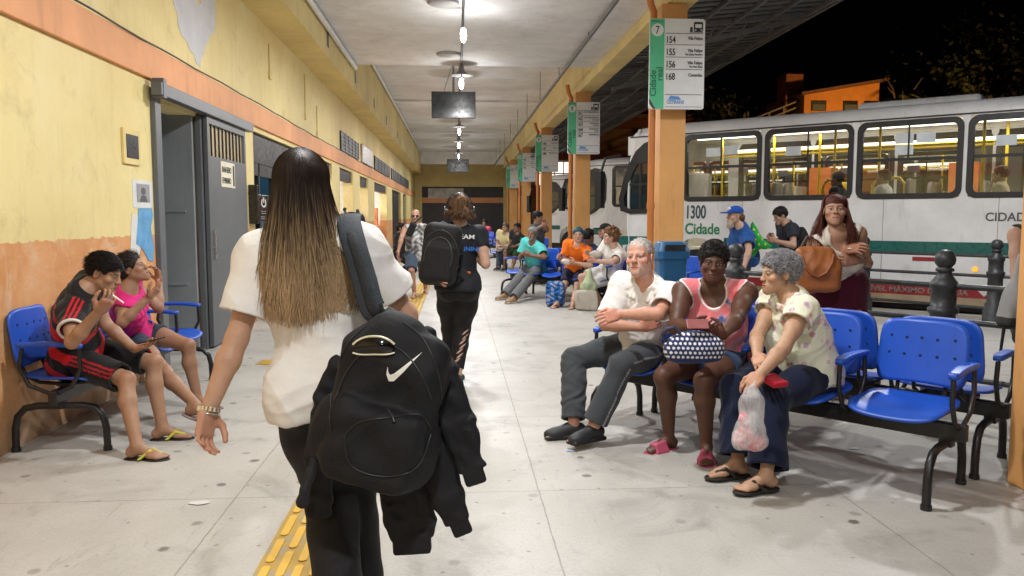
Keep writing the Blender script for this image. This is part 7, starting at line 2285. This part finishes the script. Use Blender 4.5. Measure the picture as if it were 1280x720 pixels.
# green bag of the blue cap man
gc = AT(945, 300, 10.2)
gb = thing('shopping_bag', 'green shopping bag slung behind the man in the blue cap', 'bag', gc)
Fg = Fld(); Fg.cone(AT(941, 278, 10.2), AT(944, 300, 10.2), .02, .09, .03); Fg.cone(AT(943, 300, 10.2), AT(940, 318, 10.2), .10, .06, .03); Fg.cone(AT(946, 303, 10.2), AT(962, 308, 10.2), .08, .03, .04); Fg.noise(.015, 18, 3)
def gcol(P):
    n = np.sin(P[:, 0] * 60) * np.sin(P[:, 2] * 50); c = np.tile(np.array((.015, .30, .045)), (len(P), 1)); c[n > .75] = (.55, .55, .08); return c
sdf_obj('bag_body', Fg, .01, M_CLOTH, gb, gcol)
# black backpack of the phone man
qc = AT(1001, 301, 11.2); qb = thing('backpack', 'small black backpack on the back of the man looking at his phone', 'backpack', qc)
Fq = Fld(); Fq.ell(qc, (.12, .13, .20)); Fq.noise(.008, 20, 3); Fq.cone(qc + V(-.05, 0, .17), AT(988, 281, 11.15), .02, .02, .01); sdf_obj('bag_body', Fq, .012, M_DARK, qb, (.012, .012, .014))
# grey bag at the right edge
qc = AT(1266, 378, 5.35); qb = thing('shoulder_bag', 'grey fabric bag hanging beside the near orange pillar at the right edge', 'bag', qc)
Fq = Fld(); Fq.ell(qc, (.085, .10, .16)); Fq.box(qc - V(0, 0, .07), (.075, .08, .10), .04); Fq.noise(.01, 20, 3); Fq.cone(qc + V(.02, 0, .1), AT(1276, 320, 5.4), .04, .02, .03)
sdf_obj('bag_body', Fq, .008, M_CLOTH, qb, lambda P: np.where((P[:, 2] > qc[2] - .1 + .0 * P[:, 0])[:, None], np.array((.36, .36, .355)), np.array((.05, .05, .05))))
Fq = Fld(); Fq.cone(AT(1255, 410, 5.35), AT(1246, 470, 5.35), .012, .009, .01); sdf_obj('hanging_strap', Fq, .008, M_DARK, qb, (.02, .02, .02))
# bags by the orange shirted man
qc = AT(694, 368, 12.25); qc[2] = .20
qb = thing('backpack', 'blue patterned child backpack standing on the floor by the orange-shirted man', 'backpack', qc * V(1, 1, 0))
Fq = Fld(); Fq.box(qc, (.15, .10, .20), .08); Fq.box(qc - V(0, .1, .05), (.11, .04, .11), .04, None, .02)
def blp(P):
    n = np.sin(P[:, 0] * 45 + 2 * np.sin(P[:, 2] * 38)) * np.sin(P[:, 2] * 50 + np.sin(P[:, 0] * 30)); c = np.tile(np.array((.02, .13, .42)), (len(P), 1)); c[n > .45] = (.30, .42, .55); c[n < -.5] = (.02, .03, .07); c[n > .85] = (.5, .12, .06); return c
sdf_obj('bag_body', Fq, .011, M_CLOTH, qb, blp)
qc = AT(735, 355, 11.75); qb = thing('drawstring_bag', 'pale green drawstring bag hanging from the knee of the person in white shorts', 'bag', qc)
Fq = Fld(); Fq.cone(AT(737, 338, 11.8), qc, .03, .10, .04); Fq.ell(qc - V(0, 0, .06), (.125, .07, .12)); Fq.noise(.012, 22, 3)
sdf_obj('bag_body', Fq, .011, M_CLOTH, qb, (.40, .47, .30))
qc = AT(733, 378, 11.75); qc[2] = .15; qb = thing('tote_bag', 'crumpled beige tote bag standing on the floor under the drawstring bag', 'bag', qc * V(1, 1, 0))
Fq = Fld(); Fq.box(qc, (.15, .08, .15), .03); Fq.noise(.014, 18, 3); sdf_obj('bag_body', Fq, .012, M_CLOTH, qb, (.50, .45, .38))
# food wrappings in hands
for px, d, lab in (((707, 327), 12.2, 'white paper snack wrapper in the hands of the orange-shirted man'), ((744, 318), 11.75, 'white paper food wrapper held by the curly-haired person')):
    qc = AT(*px, d); q = thing('food_wrapper', lab, 'wrapper', qc); Fq = Fld(); Fq.ell(qc, (.075, .05, .045)); Fq.noise(.014, 30, 4); sdf_obj('paper', Fq, .011, M_CLOTH, q, (.62, .58, .5))
qc = AT(624, 310, 20.9); q = thing('carrier_bag', 'white carrier bag on the lap of the yellow-shirted man', 'bag', qc); Fq = Fld(); Fq.ell(qc, (.10, .08, .09)); Fq.noise(.02, 20, 4); sdf_obj('bag_body', Fq, .016, M_CLOTH, q, (.66, .66, .66))
# crossbody bag of the walking man
qc = AT(514, 287, 13.66); q = thing('crossbody_bag', 'black crossbody bag over the camouflage vest of the walking man', 'bag', qc)
Fq = Fld(); Fq.box(qc, (.06, .03, .12), .025, np.array(az_axes(182, 0, -25))[[1, 0, 2]]); Fq.cone(qc + V(.04, 0, .1), AT(527, 271, 13.72), .014, .012, .01)
sdf_obj('bag_body', Fq, .009, M_DARK, q, (.012, .012, .013))
# black strap bag of the kiosk man
qc = AT(440, 272, 12.98); q = thing('neck_bag', 'black bag worn high on the back of the man at the kiosk', 'bag', qc)
Fq = Fld(); Fq.ell(qc, (.12, .07, .09)); Fq.cone(qc + V(-.1, 0, .05), AT(431, 262, 13.15), .03, .025, .02); Fq.cone(qc + V(.1, 0, .05), AT(447, 263, 13.15), .03, .025, .02); Fq.noise(.008, 25, 4)
sdf_obj('bag_body', Fq, .011, M_DARK, q, (.02, .026, .035))
# litter on the floor
for (u_, v_, s_, c, lab) in ((248, 629, .034, (.52, .51, .49), 'flattened white paper scrap on the floor by the woman\'s hand'), (713, 564, .02, (.35, .45, .65), 'tiny blue scrap on the floor before the old man\'s shoes'), (1068, 561, .02, (.8, .8, .8), 'crumpled white scrap in the shadow under the front bench')):
    p = G(u_, v_); b_ = MB(); R = np.random.default_rng(int(u_))
    b_.add([(p[0] + s_ * R.uniform(.6, 1.3) * cos(a) * 1.6, p[1] + s_ * R.uniform(.6, 1.3) * sin(a), .002 + R.uniform(0, .003)) for a in np.linspace(0, 6.28, 10)[:-1]] + [(p[0], p[1], .005)], [(i, (i + 1) % 9, 9) for i in range(9)])
    tag(b_.build('litter', simple('litter_%d' % u_, c, .7)), lab, 'litter')
